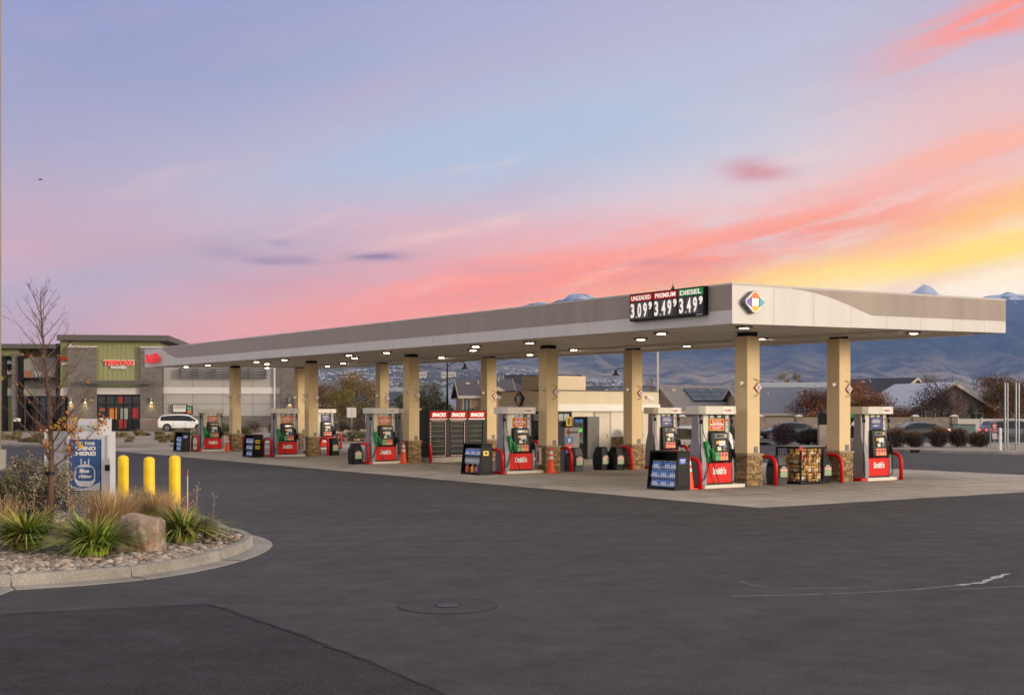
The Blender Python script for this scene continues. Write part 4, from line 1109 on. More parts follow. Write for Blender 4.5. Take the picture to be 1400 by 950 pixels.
# base ground sheet to the horizon with the foothills and mountains as one terrain
n = 48
b = MB(); b.consistent = False
b.add([(20000 * math.cos(2 * math.pi * k / n), 20000 * math.sin(2 * math.pi * k / n), -.05) for k in range(n)], [tuple(range(n))]); tag(b.build('ground', 'plain'), kind='structure')
sheet('parking_lot', [(-120, -30), (120, -30), (120, 70), (60, 72), (20, 82), (-20, 84), (-60, 79), (-120, 79)], 0, 'asphalt')
def GP(*pts): return [G(x, y) for x, y in pts]
sheet('asphalt_patch', [G(-500, 862), G(0, 840), G(120, 834), G(285, 826), G(345, 846), G(420, 872), G(500, 903), G(610, 950), Vector((-.1, 8, 0)), Vector((.6, 2, 0)), Vector((.8, -20, 0)), Vector((-30, -20, 0))], .004, 'asphalt_dark')
def strip(name, pts, w, z, m, kind='structure', jit=0.0, seed=1, wj=0.0):
    rnd = random.Random(seed); P = [Vector((p[0], p[1], 0)) for p in pts]; Q = []
    for a, c in zip(P[:-1], P[1:]):
        k = max(1, int((c - a).length / .12)) if jit else 1
        for q in range(k): Q.append(a.lerp(c, q / k))
    Q.append(P[-1]); vs = []
    for i, p in enumerate(Q):
        d = (Q[min(i + 1, len(Q) - 1)] - Q[max(0, i - 1)]).normalized(); nn = Vector((-d.y, d.x, 0))
        p = p + nn * rnd.uniform(-jit, jit); ww = w * (1 + rnd.uniform(-wj, wj))
        vs += [(p.x + nn.x * ww / 2, p.y + nn.y * ww / 2, z), (p.x - nn.x * ww / 2, p.y - nn.y * ww / 2, z)]
    b = MB(); b.consistent = False; b.add(vs, [(2*i + 1, 2*i + 3, 2*i + 2, 2*i) for i in range(len(Q) - 1)])
    return tag(b.build(name, m), kind=kind)
M['crack'] = mat('crack_black', '#0b0a0b', .8)
strip('asphalt_crack', [G(-200, 849), G(0, 840), G(120, 834), G(285, 826), G(318, 836), G(345, 846), G(420, 872), G(500, 903), G(560, 928), G(640, 962)], .030, .008, 'crack', jit=.02, wj=.6)
strip('asphalt_crack', [G(285, 826), G(318, 836), G(345, 846), G(420, 872), G(500, 903)], .035, .0095, 'crack', jit=.035, wj=.9, seed=4)
# concrete fuelling pad with joints
pp = [W(-5.9, -6.4), W(12.5, -6.4), W(12.5, 50), W(-5.9, 50)]
pad = sheet('concrete_pad', pp, .004, 'pad_concrete')
M['joint'] = mat('pad_joint', '#5f584f', .9)
k = -5.9
for r in [x * 3.4 - 3.0 for x in range(16)]: strip('pad_joint', [W(-5.9, r), W(12.5, r)], .035, .0075, 'joint')
for s in (-2.6, .9, 4.4, 7.9): strip('pad_joint', [W(s, -6.4), W(s, 50)], .035, .0085, 'joint')
# manhole and the pale scrape mark
mc = G(612, 828)
def disc(name, c, r, z, m, kind=None):
    b = MB(); b.consistent = False; b.add([(c[0] + r * math.cos(a * math.pi / 20), c[1] + r * math.sin(a * math.pi / 20), z) for a in range(40)], [tuple(range(40))]); return b.build(name, m)
mh = T('manhole_cover', 'round manhole cover set in the dark asphalt in the foreground', 'manhole', mc)
ground_mat('manhole_ring', (.044, .042, .042), .1, .15, .3, 60, .75, .4, spec=.28)
o = disc('ring', (0, 0), .56, .004, 'manhole_ring'); o.parent = mh
b = MB(); b.lathe([(.565, .001), (.565, .0055), (.553, .0055), (.553, .001)], 40); b.build('seam', 'crack', mh)
b = MB(); b.lathe([(.001, .012), (.13, .012), (.14, .004)], 32); ld = b.build('lid', mat('cast_iron', (.045, .042, .042), .55, .2, 10, bump=.3), mh)
b = MB(); b.lathe([(.142, .004), (.142, .0105), (.148, .0105), (.148, .004)], 32)
for k in range(5): b.box(-.09 + k * .04, -.07 + k * .04, .0, .035, .0125, .0145)
b.build('lid_marks', 'crack', mh)
M['scrape'] = mat('scrape_pale', (.34, .33, .32), .9, .5, 6)
strip('scrape_mark', [G(1000, 815), G(1100, 813), G(1180, 810), G(1250, 806), G(1310, 800)], .022, .005, 'scrape', jit=.006, wj=.6)
strip('scrape_mark', [G(1310, 800), G(1345, 796), G(1366, 788), G(1380, 784)], .09, .005, 'scrape', jit=.02, wj=.8, seed=3)
strip('scrape_mark', [G(1085, 804), G(1150, 804), G(1190, 801)], .015, .005, 'scrape', jit=.006, wj=.6, seed=5)
strip('scrape_mark', [G(1010, 794), G(1030, 800), G(1050, 803)], .012, .005, 'scrape', jit=.02, wj=.6, seed=6)
strip('scrape_mark', [G(1300, 806), G(1360, 803), G(1420, 800)], .02, .005, 'scrape', jit=.02, wj=.6, seed=7)
# sweep of a kerb along a path (outer side is to the right of the direction of travel)
def catmull(pts, n=8, closed=False):
    P = [Vector((p[0], p[1], 0)) for p in pts]; out = []
    m_ = len(P)
    for i in range(m_ if closed else m_ - 1):
        p0, p1, p2, p3 = (P[(i + j) % m_] if closed else P[min(max(i + j, 0), m_ - 1)] for j in (-1, 0, 1, 2))
        for k in range(n):
            t = k / n; out.append(.5 * ((2 * p1) + (-p0 + p2) * t + (2 * p0 - 5 * p1 + 4 * p2 - p3) * t * t + (-p0 + 3 * p1 - 3 * p2 + p3) * t ** 3))
    if not closed: out.append(P[-1])
    return out
def kerb(name, path, out_sign=1, h=.15, w=.15, pan=.0, closed=False):
    P = path; n = len(P); vs = []; prof = [(-w, -.02), (-w, h - .012), (-w + .012, h), (-.03, h), (-.012, h - .015), (.012, .012)]
    if pan: prof += [(pan, .009), (pan + .005, -.01)]
    else: prof += [(.013, -.01)]
    for i, p in enumerate(P):
        a = P[(i - 1) % n] if closed or i > 0 else P[0]; c = P[(i + 1) % n] if closed or i < n - 1 else P[-1]
        d = (c - a).normalized(); nn = Vector((d.y, -d.x, 0)) * out_sign
        for o, z in prof: vs.append((p.x + nn.x * o, p.y + nn.y * o, z))
    m_ = len(prof); fs = []
    for i in range(n if closed else n - 1):
        for k in range(m_ - 1): fs.append((i * m_ + k, i * m_ + k + 1, ((i + 1) % n) * m_ + k + 1, ((i + 1) % n) * m_ + k))
    b = MB(); b.add(vs, fs); o = b.build(name, 'kerb_concrete', smooth='auto'); return tag(o, kind='structure')
isl_px = [(-160, 815), (0, 803), (100, 796.5), (190, 788), (262, 776), (312, 763), (338, 752), (345, 743), (330, 735), (300, 728), (262, 707), (205, 693), (100, 684), (-160, 676)]
isl = catmull([G(x, y) for x, y in isl_px], 8, closed=True)
kerb('kerb', isl, 1, .15, .15, .32, closed=True)
cen = sum(isl, Vector()) / len(isl)
sheet('planting_soil', [cen + (p - cen) * (1 - .12 / (p - cen).length) for p in isl], .10, 'dirt')
# kerb joints
for px_, py_ in ((180, 789), (20, 801.5), (300, 766.5)):
    q = min(isl, key=lambda p: (p - G(px_, py_)).length); j = isl.index(q); d = (isl[(j + 1) % len(isl)] - isl[j - 1]).normalized(); nn = Vector((d.y, -d.x, 0))
    b = MB(); b.tube([q - nn * .15 + Vector((0, 0, .151)), q - nn * .02 + Vector((0, 0, .148)), q + nn * .013 + Vector((0, 0, .014)), q + nn * .33 + Vector((0, 0, .010))], .006, 5)
    tag(b.build('kerb_joint', 'crack'), kind='structure')
from mathutils.geometry import intersect_point_line
def inside(p, poly):
    c = False; j = len(poly) - 1
    for i in range(len(poly)):
        if (poly[i].y > p.y) != (poly[j].y > p.y) and p.x < (poly[j].x - poly[i].x) * (p.y - poly[i].y) / (poly[j].y - poly[i].y) + poly[i].x: c = not c
        j = i
    return c
inner = [cen + (p - cen) * (1 - .17 / (p - cen).length) for p in isl]
# cobble gravel in the island
stone_m = mat('river_stone', '#9c8f80', .8, .2, 12, bump=.2, tint=True)
rnd = random.Random(11); b = MB(); b.consistent = False; cnt = 0
while cnt < 7000:
    p = Vector((rnd.uniform(-11.5, -3.6), rnd.uniform(14.8, 27), 0))
    if rnd.random() > (1.0 if p.y < 19.5 else .35) or not inside(p, inner) or p.x < X(-20, p.y): continue
    r_ = rnd.uniform(.022, .055) * (1 if rnd.random() < .85 else 1.5)
    k_ = rnd.choice([.55, .75, .9, 1.05, 1.25, 1.45]); h_ = rnd.uniform(-.12, .14)
    b.blob((p.x, p.y, .10 + r_ * .3), (r_ * rnd.uniform(.8, 1.3), r_ * rnd.uniform(.8, 1.3), r_ * .65), cnt % 97, .3, 1, 0, (k_ * (1 + h_), k_, k_ * (1 - h_)), .9)
    cnt += 1
tag(b.build('gravel', stone_m, smooth=True), 'rounded tan and grey river stones covering the planted island', 'gravel', kind='stuff')
# far kerbs, beds, street
far_px = [(-220, 612), (0, 611), (240, 611), (330, 607), (430, 603), (560, 600), (900, 601), (1000, 604), (1060, 608), (1140, 612.5), (1230, 617.5), (1330, 620.5), (1500, 623)]
far = [G(x, y) for x, y in far_px]; farc = catmull(far, 4)
kerb('kerb', farc, 1, .15, .16, 0)
bed = sheet('roadside_bed', [p + Vector((0, .1, 0)) for p in farc] + [Vector((120, 84, 0)), Vector((14, 90, 0)), Vector((12, 114, 0)), Vector((-120, 114, 0))], .12, 'mulch_gravel')
sheet('street', [Vector((14, 84, 0)), Vector((160, 84, 0)), Vector((160, 100.4, 0)), Vector((14, 100.4, 0))], .135, 'asphalt')
sheet('sidewalk', [Vector((10, 100.41, 0)), Vector((160, 100.41, 0)), Vector((160, 103, 0)), Vector((10, 103, 0))], .14, 'kerb_concrete')
# rising shop landscape bed and shop pavement
b = MB(); b.add([(-70, 80, .13), (-19, 80.5, .13), (-19, 113.5, GB - .02), (-70, 110.5, GB - .02)], [(0, 1, 2, 3)]); tag(b.build('shop_bed', 'mulch_gravel'), kind='structure')
b = MB(); b.box(-75, -13, 112, 145, .0, GB - .004); tag(b.build('pavement', 'kerb_concrete'), kind='structure')
b = MB(); b.box(X(1238, 68.4), X(1252, 68.4), 67.3, 67.6, .0, .155); tag(b.build('kerb_inlet', 'crack'), 'black storm drain slot in the kerb behind the right pump', 'drain')

# ================================================================ SHOP BUILDING
sz = 118.0; sa = R(7); SO = Vector((X(97, sz), sz, GB - .004)); sc_, ss_ = math.cos(sa), math.sin(sa)
def SX(px): k = (px - CX) / F; return (k * SO.y - SO.x) / (sc_ - k * ss_)
def SZ(py, xl=0): return CH + (HY - py) * (SO.y + xl * ss_) / F - SO.z
shop = T('shop_building', 'olive, brick and grey strip shop building at the left behind the lot', 'building', SO, sa)
brick = mat('grey_brick', '#6b645f', .85, .10, 2, bump=.5, bscale=10, tint=True)
def brick_fn(nt, N, L, b):
    tc = N.new('ShaderNodeTexCoord'); mp = N.new('ShaderNodeMapping'); mp.inputs['Rotation'].default_value = (R(90), 0, 0); L.new(tc.outputs['Object'], mp.inputs[0])
    br = N.new('ShaderNodeTexBrick'); br.inputs['Scale'].default_value = 1.0; br.inputs['Brick Width'].default_value = .6; br.inputs['Row Height'].default_value = .2; br.inputs['Mortar Size'].default_value = .02
    br.inputs['Color1'].default_value = (*hx('#6e6761'), 1); br.inputs['Color2'].default_value = (*hx('#57514d'), 1); br.inputs['Mortar'].default_value = (*hx('#7f7972'), 1)
    L.new(mp.outputs[0], br.inputs['Vector']); L.new(br.outputs['Color'], b.inputs['Base Color']); b.inputs['Roughness'].default_value = .88
    bp = N.new('ShaderNodeBump'); bp.inputs['Strength'].default_value = .4; L.new(br.outputs['Fac'], bp.inputs['Height']); bp.invert = True; L.new(bp.outputs[0], b.inputs['Normal'])
node_mat('shop_brick', brick_fn)
M['olive'] = mat('olive_siding', '#8f9063', .55, .06, 2); M['shopgrey'] = mat('shop_grey_panel', '#a3a09b', .7, .05, 1); M['bandw'] = mat('shop_band', '#c9c4bf', .6, .04)
M['roofmetal'] = mat('dark_fascia', '#55524e', .5, .06); M['lightstone'] = mat('split_block', '#9b8c80', .85, .1, 4, bump=.4)
DD = 18.0
def part(nm, m, *boxes, bevel=0, parent=None, seam=None):
    b = MB()
    for bx in boxes: b.box(*bx)
    return b.build(nm, m, parent or shop, bevel=bevel)
xl, xr = SX(97), SX(222)
# tower
def siding(x0, x1, y, z0, z1, step=.42):
    b = MB(); b.box(x0, x1, y, y + .3, z0, z1)
    k = x0 + step
    while k < x1 - .05: b.box(k - .02, k + .02, y - .03, y, z0, z1); k += step
    return b
twz = SZ(466)
siding(xl + .05, SX(218), .0, SZ(529), twz).build('siding_wall', 'olive', shop)
part('tower_wall', 'olive', (xl + .05, SX(218), .31, DD, 0, twz - .01))
part('tower_roof', 'roofmetal', (xl - 1.1, SX(233), -.9, DD, twz + .002, twz + .54), bevel=.02)
b = MB(); b.box(SX(94), SX(133), -.45, .0 - .002, SZ(572), SZ(474)); b.build('brick_pier', 'shop_brick', shop)
b = MB(); b.box(SX(193), SX(222.5), -.45, -.002, SZ(572), SZ(475)); b.build('brick_pier', 'shop_brick', shop)
for a, c in ((94, 133), (193, 222.5)):
    part('pier_cap', 'bandw', (SX(a) - .04, SX(c) + .04, -.49, -.001, SZ(475) + .001, SZ(475) + .12)); part('pier_base', 'lightstone', (SX(a) - .03, SX(c) + .03, -.5, -.002, 0, SZ(572) - .001), bevel=.02)
part('white_band', 'bandw', (SX(133) + .002, SX(193) - .002, -.12, -.002, SZ(539), SZ(530) + .02))
part('steel_beam', 'roofmetal', (SX(119), SX(215), -1.6, -.9, SZ(525), SZ(520.5)))
b = MB()
for px_ in (121, 150, 180, 212): b.box(SX(px_) - .04, SX(px_) + .04, -.9, -.45 if px_ in (121, 212) else -.031, SZ(524), SZ(521.5))
b.build('beam_bracket', 'roofmetal', shop)
# storefront
def storefront(x0, x1, z1, n, posters, parent=shop, y=-.05):
    t = T('storefront', None, None); del_cat(t); t.parent = parent
    b = MB(); b.box(x0, x1, y, y + .03, .1, z1); b.build('pane', 'glass', t)
    b = MB()
    for k in range(n + 1):
        x = x0 + (x1 - x0) * k / n; b.box(x - .045, x + .045, y - .07, y - .001, .02, z1)
    b.box(x0, x1, y - .06, y - .002, z1 - .95, z1 - .86); b.box(x0, x1, y - .065, y - .002, .02, .14); b.box(x0, x1, y - .065, y - .002, z1 - .1, z1); b.build('frame', 'blackmetal', t)
    for (xa, xb, za, zb, c) in posters:
        b = MB(); b.box(SX(xa), SX(xb), y - .03, y - .004, SZ(za), SZ(zb)); b.build('poster', mat('poster_' + c, c, .5, .35, 9), t)
storefront(SX(133) + .01, SX(193) - .01, SZ(540), 5, [(150, 160, 573, 558, '#c9782a'), (165, 175, 573, 558, '#8f9688'), (180, 190, 572, 558, '#b02a2a'), (163, 170, 551, 540.5, '#9c2a26'), (163, 173, 586, 574, '#a32824'), (136, 145, 562, 558, '#a04a38')])
part('recess_wall', 'black', (SX(133), SX(193), .012, .30, .02, SZ(529.1)))
for a in (118, 208, 98.5):
    sx_ = SX(a); g = T('wall_sconce', None, None); del_cat(g); g.parent = shop; g.location = (sx_, -.6, SZ(547))
    b = MB(); b.cyl((0, 0, -.22), (0, 0, .22), .11, n=10); b.box(-.05, .05, .05, .15, -.05, .05); b.build('shade', 'chrome', g)
    b = MB(); b.cyl((0, 0, -.235), (0, 0, -.225), .09, n=10); b.build('bulb', mat('sconce_bulb', '#ffd58a', .4, emit=25, ecol=(1, .72, .3)), g)
    ld_ = bpy.data.lights.new('sconce_light', 'SPOT'); ld_.energy = 45; ld_.color = (1, .74, .32); ld_.spot_size = R(80); ld_.spot_blend = .5; ld_.shadow_soft_size = .06
    lo_ = bpy.data.objects.new('sconce_light', ld_); COL.objects.link(lo_); lo_.parent = g; lo_.location = (0, .0, -.26); lo_.rotation_euler = (R(8), 0, 0)
sg = T('shop_sign', 'red and white restaurant lettering on the olive tower', 'sign', SO + Matrix.Rotation(sa, 3, 'Z') @ Vector((SX(163), -.12, SZ(496))), sa)
text('TERIYAKI', 2.85, .56, 'white', sg, (0, -.02, .02), '-y', 'lettering_outline', ext=.05, bold=.07)
text('TERIYAKI', 2.72, .46, mat('lit_red_sign', '#e0341c', .4, .02, emit=.3, ecol=(.9, .06, .02)), sg, (0, -.075, .02), '-y', 'lettering', ext=.03, bold=.045)
text('MADNESS', 1.45, .27, 'white', sg, (.0, -.05, -.42), '-y', 'small_lettering', ext=.04, bold=.05)
# recessed middle section and left tower
x0, x1 = SX(-40), SX(78)
mz = SZ(489)
part('middle_wall', 'shopgrey', (SX(25), SX(94) - .02, 2.2, DD - .01, 0, SZ(500)))
b = MB(); pts = [(SX(25), SZ(520)), (SX(80), SZ(520)), (SX(80), SZ(489)), (SX(66), SZ(487.5)), (SX(50), SZ(487)), (SX(36), SZ(488.5)), (SX(25), SZ(491))]
b.prism(pts, 'y', 1.5, 2.19); b.build('arched_parapet', 'shopgrey', shop)
part('middle_band', 'bandw', (SX(24), SX(94) - .03, 2.05, 2.199, SZ(541), SZ(531)))
storefront(SX(28), SX(92), SZ(541.5), 7, [(52, 59, 562, 543, '#54708c')], y=2.1)
part('awning', 'blackmetal', (SX(26), SX(80), .8, 1.49, SZ(520), SZ(516)))
sg2 = T('shop_sign', 'white lettering with an orange panel over the recessed shopfront', 'sign', SO + Matrix.Rotation(sa, 3, 'Z') @ Vector((SX(48), 1.40, SZ(511))), sa)
text('WI', .9, .55, 'white', sg2, (.0, 0, 0), '-y', 'lettering', ext=.05, bold=.05); text('NG', .8, .5, 'white', sg2, (1.1, 0, -.02), '-y', 'lettering', ext=.05, bold=.05)
b = MB(); b.box(-1.45, -.65, 0, .05, -.4, .35); b.build('sign_panel', mat('panel_tan', '#a8745c', .6, .4, 6), sg2)
part('black_column', 'blackmetal', (SX(77), SX(82), -.3, .3, 0, SZ(470)), (SX(25), SX(31), -.2, .4, 0, SZ(487)), (SX(4), SX(9), -.2, .4, 0, SZ(487)))
part('tower_side_panel', 'olive', (SX(82.5), SX(94) - .01, .0, .3, SZ(530), twz - .02)); part('side_band', 'bandw', (SX(82.5), SX(94) - .01, -.06, .31, SZ(541), SZ(530.2)))
sg3 = T('shop_sign', 'small red and white sign on the side panel left of the brick pier', 'sign', SO + Matrix.Rotation(sa, 3, 'Z') @ Vector((SX(88), -.1, SZ(493))), sa)
text('THAI', .95, .42, 'redpanel', sg3, (0, 0, .2), '-y', 'lettering', ext=.04, bold=.06); text('BOWL', .6, .26, 'white', sg3, (.1, 0, -.3), '-y', 'lettering', ext=.04, bold=.05)
lz = SZ(477)
part('left_tower_wall', 'olive', (SX(9), SX(76), 2.9, DD - .03, SZ(499.9), lz - .01), (SX(-60), SX(24), .5, 2.88, 0, lz - .01))
part('left_tower_roof', 'roofmetal', (SX(-60), SX(77.5), -.6, DD - .02, lz, lz + .42), bevel=.02)
b = MB(); b.box(SX(16), SX(24.5), .0, .498, 0, SZ(484)); b.box(SX(-8), SX(3), .0, .498, 0, SZ(484)); b.build('brick_pier', 'shop_brick', shop)
part('left_band', 'bandw', (SX(9.2), SX(15.8), .3, .49, SZ(541), SZ(531)))
sg4 = T('shop_sign', 'white lettering stacked on the far left black shop panel', 'sign', SO + Matrix.Rotation(sa, 3, 'Z') @ Vector((SX(11.5), .2, SZ(502))), sa)
b = MB(); b.box(-.42, .42, .1, .2, -.9, 1.0); b.build('sign_panel', 'black', sg4)
for k, w_ in enumerate(('Salon', 'Nails')): text(w_, .7, .4, 'label', sg4, (0, .09, .5 - k * 1.0), '-y', 'lettering', bold=.04)
# grey wing
wx0, wx1 = SX(222.5) + .01, SX(383)
wz = SZ(483, 10)
part('wing_wall', 'shopgrey', (wx0, SX(407), .35, DD - .02, 0, wz))
b = MB()
for px_ in (263, 304.5, 345, 385): b.box(SX(px_) - .02, SX(px_) + .02, .34, .351, SZ(568), wz)
for py_ in (552,): b.box(wx0, SX(375), .341, .352, SZ(py_) - .02, SZ(py_) + .02)
b.build('panel_joint', mat('joint_grey', '#6f6c68', .8), shop)
part('wing_band', 'bandw', (wx0, SX(383), .22, .349, SZ(538), SZ(529)), bevel=.01); part('wing_cap', 'roofmetal', (wx0, SX(408), .2, DD - .02, wz + .001, wz + .12))
part('wing_brick_base', 'shop_brick', (wx0, SX(383), .20, .348, SZ(585), SZ(568.3))); part('wing_foot', 'lightstone', (wx0, SX(383), .15, .347, 0, SZ(585.2)))
part('brick_pier', 'shop_brick', (SX(383) + .01, SX(407), -.15, .347, 0, wz - .3))
part('downpipe', 'bandw', (SX(374), SX(376.5), .1, .21, SZ(568), wz))
b = MB()
for k in range(4): b.box(SX(244), SX(366), -.25, -.15, SZ(503.5 + k * 4) - .06, SZ(503.5 + k * 4) + .06)
for px_ in (246, 270, 293, 317, 340, 363): b.box(SX(px_) - .05, SX(px_) + .05, -.24, .349, SZ(516.5), SZ(503))
b.build('wall_trellis', 'roofmetal', shop)
g = T('wall_sconce', None, None); del_cat(g); g.parent = shop; g.location = (SX(396), -.3, SZ(546))
b = MB(); b.cyl((0, 0, -.22), (0, 0, .22), .11, n=10); b.box(-.05, .05, .05, .15, -.05, .05); b.build('shade', 'chrome', g)
ld_ = bpy.data.lights.new('sconce_light', 'SPOT'); ld_.energy = 45; ld_.color = (1, .74, .32); ld_.spot_size = R(80); ld_.spot_blend = .5; ld_.shadow_soft_size = .06
lo_ = bpy.data.objects.new('sconce_light', ld_); COL.objects.link(lo_); lo_.parent = g; lo_.location = (0, 0, -.26); lo_.rotation_euler = (R(8), 0, 0)
# menu boards, bins at the shops
mb = T('menu_board', 'black framed white drive-through menu board above the white car', 'sign board', (X(244.5, 119), 119.3, GB), R(5))
b = MB(); b.box(-.7, .7, -.06, .06, 1.75, 2.55); b.build('board_frame', 'black', mb); b = MB(); b.box(-.62, .62, -.075, -.061, 2.2, 2.48); b.box(-.62, .62, -.075, -.061, 1.82, 2.16); b.build('board_face', 'label', mb)
b = MB(); b.box(-.55, -.49, -.05, .05, 0, 1.75); b.box(.49, .55, -.05, .05, 0, 1.75); b.build('post', 'black', mb)
b = MB()
for k in range(7): b.box(-.5 + k * .15, -.4 + k * .15, -.08, -.0755, 2.28, 2.40)
b.build('print_lines', 'midgrey', mb)
mb2 = T('menu_board', 'small dark menu board with a green panel beside the white menu board', 'sign board', (X(258, 119), 119.3, GB), R(5))
b = MB(); b.box(-.27, .27, -.06, .06, 1.6, 2.4); b.build('board_frame', 'black', mb2); b = MB(); b.box(-.2, .2, -.075, -.061, 2.0, 2.3); b.build('board_face', mat('board_green', '#5f9a86', .5), mb2); b = MB(); b.box(-.2, .2, -.075, -.061, 1.68, 1.98); b.build('board_face', mat('board_tan', '#c07a4a', .5), mb2)
b = MB(); b.box(-.06, .06, -.05, .05, 0, 1.6); b.build('post', 'black', mb2)
b = MB(); b.box(-.28, .28, -.28, .28, 0, .95); tb = T('waste_bin', 'black square bin on the pavement before the left shops', 'bin', (X(23.5, 112.6), 112.6, GB), sa); b.build('body', 'black', tb, bevel=.02)
b = MB(); b.box(-.25, .25, -.25, .25, .95, 1.25); b.build('lid', 'label', tb, bevel=.05)
# ================================================================ HOUSES AND WALLS
def house(label, px, Z, w, d, hwall, hroof, rz, wall, roof, over=.45, wins=(), solar=None, z0=0.0, gable_front=None, chimney=None, frame='#a9a195', name='house', group='houses beyond the block wall'):
    t = T(name, label, 'house', (X(px, Z), Z, z0), R(rz), group)
    wm = mat('wall_' + wall, wall, .85, .05, 2, bump=.1); rm = mat('roof_' + roof, roof, .85, .12, 6, bump=.3, stretch=(1, 1, 3)); tm = mat('trim_' + frame, frame, .6, .03)
    b = MB(); b.box(-w/2, w/2, -d/2, d/2, 0, hwall); b.prism([(-d/2, hwall), (d/2, hwall), (0, hwall + hroof)], 'x', -w/2 + .001, w/2 - .001); b.build('wall', wm, t)
    k = hroof / (d / 2); o = over; th_ = .16
    b = MB()
    for sgn in (1, -1):
        y0, z0_ = sgn * (d/2 + o), hwall - k * o
        a = [(-w/2 - o, y0, z0_), (w/2 + o, y0, z0_), (w/2 + o, 0, hwall + hroof), (-w/2 - o, 0, hwall + hroof)]
        b.hexa([(x, y, z + .02) for x, y, z in a], [(x, y, z + th_ + .02) for x, y, z in a])
    ro = b.build('roof', rm, t)
    b = MB()
    for xx in (-w/2 - o - .04, w/2 + o + .001):
        for sgn in (1, -1):
            y0, z0_ = sgn * (d/2 + o), hwall - k * o
            b.hexa([(xx, y0, z0_ - .12), (xx + .04, y0, z0_ - .12), (xx + .04, 0, hwall + hroof - .12), (xx, 0, hwall + hroof - .12)], [(xx, y0, z0_ + .2), (xx + .04, y0, z0_ + .2), (xx + .04, 0, hwall + hroof + .2), (xx, 0, hwall + hroof + .2)])
    for sgn in (1, -1):
        y0 = sgn * (d/2 + o); b.box(-w/2 - o, w/2 + o, min(y0, y0 + sgn * .06), max(y0, y0 + sgn * .06), hwall - k * o - .1, hwall - k * o + .16)
    b.build('trim', tm, t)
    if gable_front:
        gx, gw, gd = gable_front; gh = hroof * gw / d
        b = MB(); b.box(gx - gw/2, gx + gw/2, -d/2 - gd, -d/2 - .002, 0, hwall - .01); b.prism([(gx - gw/2, hwall - .01), (gx + gw/2, hwall - .01), (gx, hwall + gh)], 'y', -d/2 - gd, -d/2 + gw * .5); b.build('front_gable_wall', wm, t)
        b = MB()
        for sgn in (1, -1):
            a = [(gx + sgn * (gw/2 + .35), -d/2 - gd - .35, hwall - .35 * 2 * gh / gw), (gx, -d/2 - gd - .35, hwall + gh), (gx, -d/2 + gw * .5, hwall + gh), (gx + sgn * (gw/2 + .35), -d/2 + .2, hwall - .35 * 2 * gh / gw)]
            b.hexa([(x, y, z + .03) for x, y, z in a], [(x, y, z + .2) for x, y, z in a])
        b.build('front_gable_roof', rm, t)
        b = MB()
        for sgn in (1, -1):
            y = -d/2 - gd - .40
            b.hexa([(gx + sgn * (gw/2 + .35), y, hwall - .5 * gh / gw - .25), (gx, y, hwall + gh - .15), (gx, y + .04, hwall + gh - .15), (gx + sgn * (gw/2 + .35), y + .04, hwall - .5 * gh / gw - .25)],
                   [(gx + sgn * (gw/2 + .35), y, hwall - .5 * gh / gw + .0), (gx, y, hwall + gh + .22), (gx, y + .04, hwall + gh + .22), (gx + sgn * (gw/2 + .35), y + .04, hwall - .5 * gh / gw)])
        b.build('gable_trim', tm, t)
    for (face, u, z, ww, hh) in wins:
        g = T('window', None, None); del_cat(g); g.parent = t
        if face == 'f': g.location = (u, -d/2, z)
        elif face == 'r': g.location = (w/2, u, z); g.rotation_euler.z = R(90)
        elif face == 'g': g.location = (u, -d/2 - gable_front[2], z)
        else: g.location = (-w/2, u, z); g.rotation_euler.z = R(-90)
        b = MB(); b.box(-ww/2, ww/2, -.04, -.002, -hh/2, hh/2); b.build('pane', mat('house_glass', '#3d4d55', .12, .2), g)
        b = MB(); f_ = .09
        b.box(-ww/2 - f_, -ww/2, -.07, -.001, -hh/2 - f_, hh/2 + f_); b.box(ww/2, ww/2 + f_, -.07, -.001, -hh/2 - f_, hh/2 + f_); b.box(-ww/2, ww/2, -.07, -.001, hh/2, hh/2 + f_); b.box(-ww/2, ww/2, -.07, -.001, -hh/2 - f_, -hh/2); b.box(-.03, .03, -.06, -.041, -hh/2, hh/2)
        b.build('frame', tm, g)
    ang = math.atan2(hroof, d / 2)
    if solar:
        x0, x1, f0, f1, nx, ny = solar
        g = T('solar_panel', None, None); del_cat(g); g.parent = ro
        b = MB(); Ls = math.hypot(d/2 + o, hroof + k * o)
        def P(u, v, off):
            y = -(d/2 + o) * (1 - v); z = hwall - k * o + (hroof + k * o) * v
            return (u, y - math.sin(ang) * off, z + math.cos(ang) * off)
        for i in range(nx):
            for j in range(ny):
                a0 = x0 + (x1 - x0) * i / nx + .03; a1 = x0 + (x1 - x0) * (i + 1) / nx - .03; v0 = f0 + (f1 - f0) * j / ny + .006; v1 = f0 + (f1 - f0) * (j + 1) / ny - .006
                b.hexa([P(a0, v0, .2), P(a1, v0, .2), P(a1, v1, .2), P(a0, v1, .2)], [P(a0, v0, .30), P(a1, v0, .30), P(a1, v1, .30), P(a0, v1, .30)])
        b.build('panels', mat('solar_blue', '#1c2b45', .2, .15), g)
    b = MB()
    rr_ = random.Random(int(px))
    for q in range(2):
        u = rr_.uniform(-w * .35, w * .35); v = rr_.uniform(.65, .85); y = -(d/2) * (1 - v); z = hwall + hroof * v
        b.cyl((u, y, z), (u, y, z + .45), .06, n=6); b.box(u - 1.2, u - .8, y - .15, y + .15, z, z + .28)
    b.build('roof_vent', tm, ro)
    return t
tan, tan2 = '#a38e74', '#8d7a68'
house('single storey house with solar panels on its grey roof behind the nearest pumps', 966, 126, 9.6, 9.0, 2.35, 2.35, 17, '#8b7862', '#77716e', solar=(-3.0, 4.4, .36, .86, 6, 3), wins=[('l', 0, 1.5, 1.0, 1.0)])
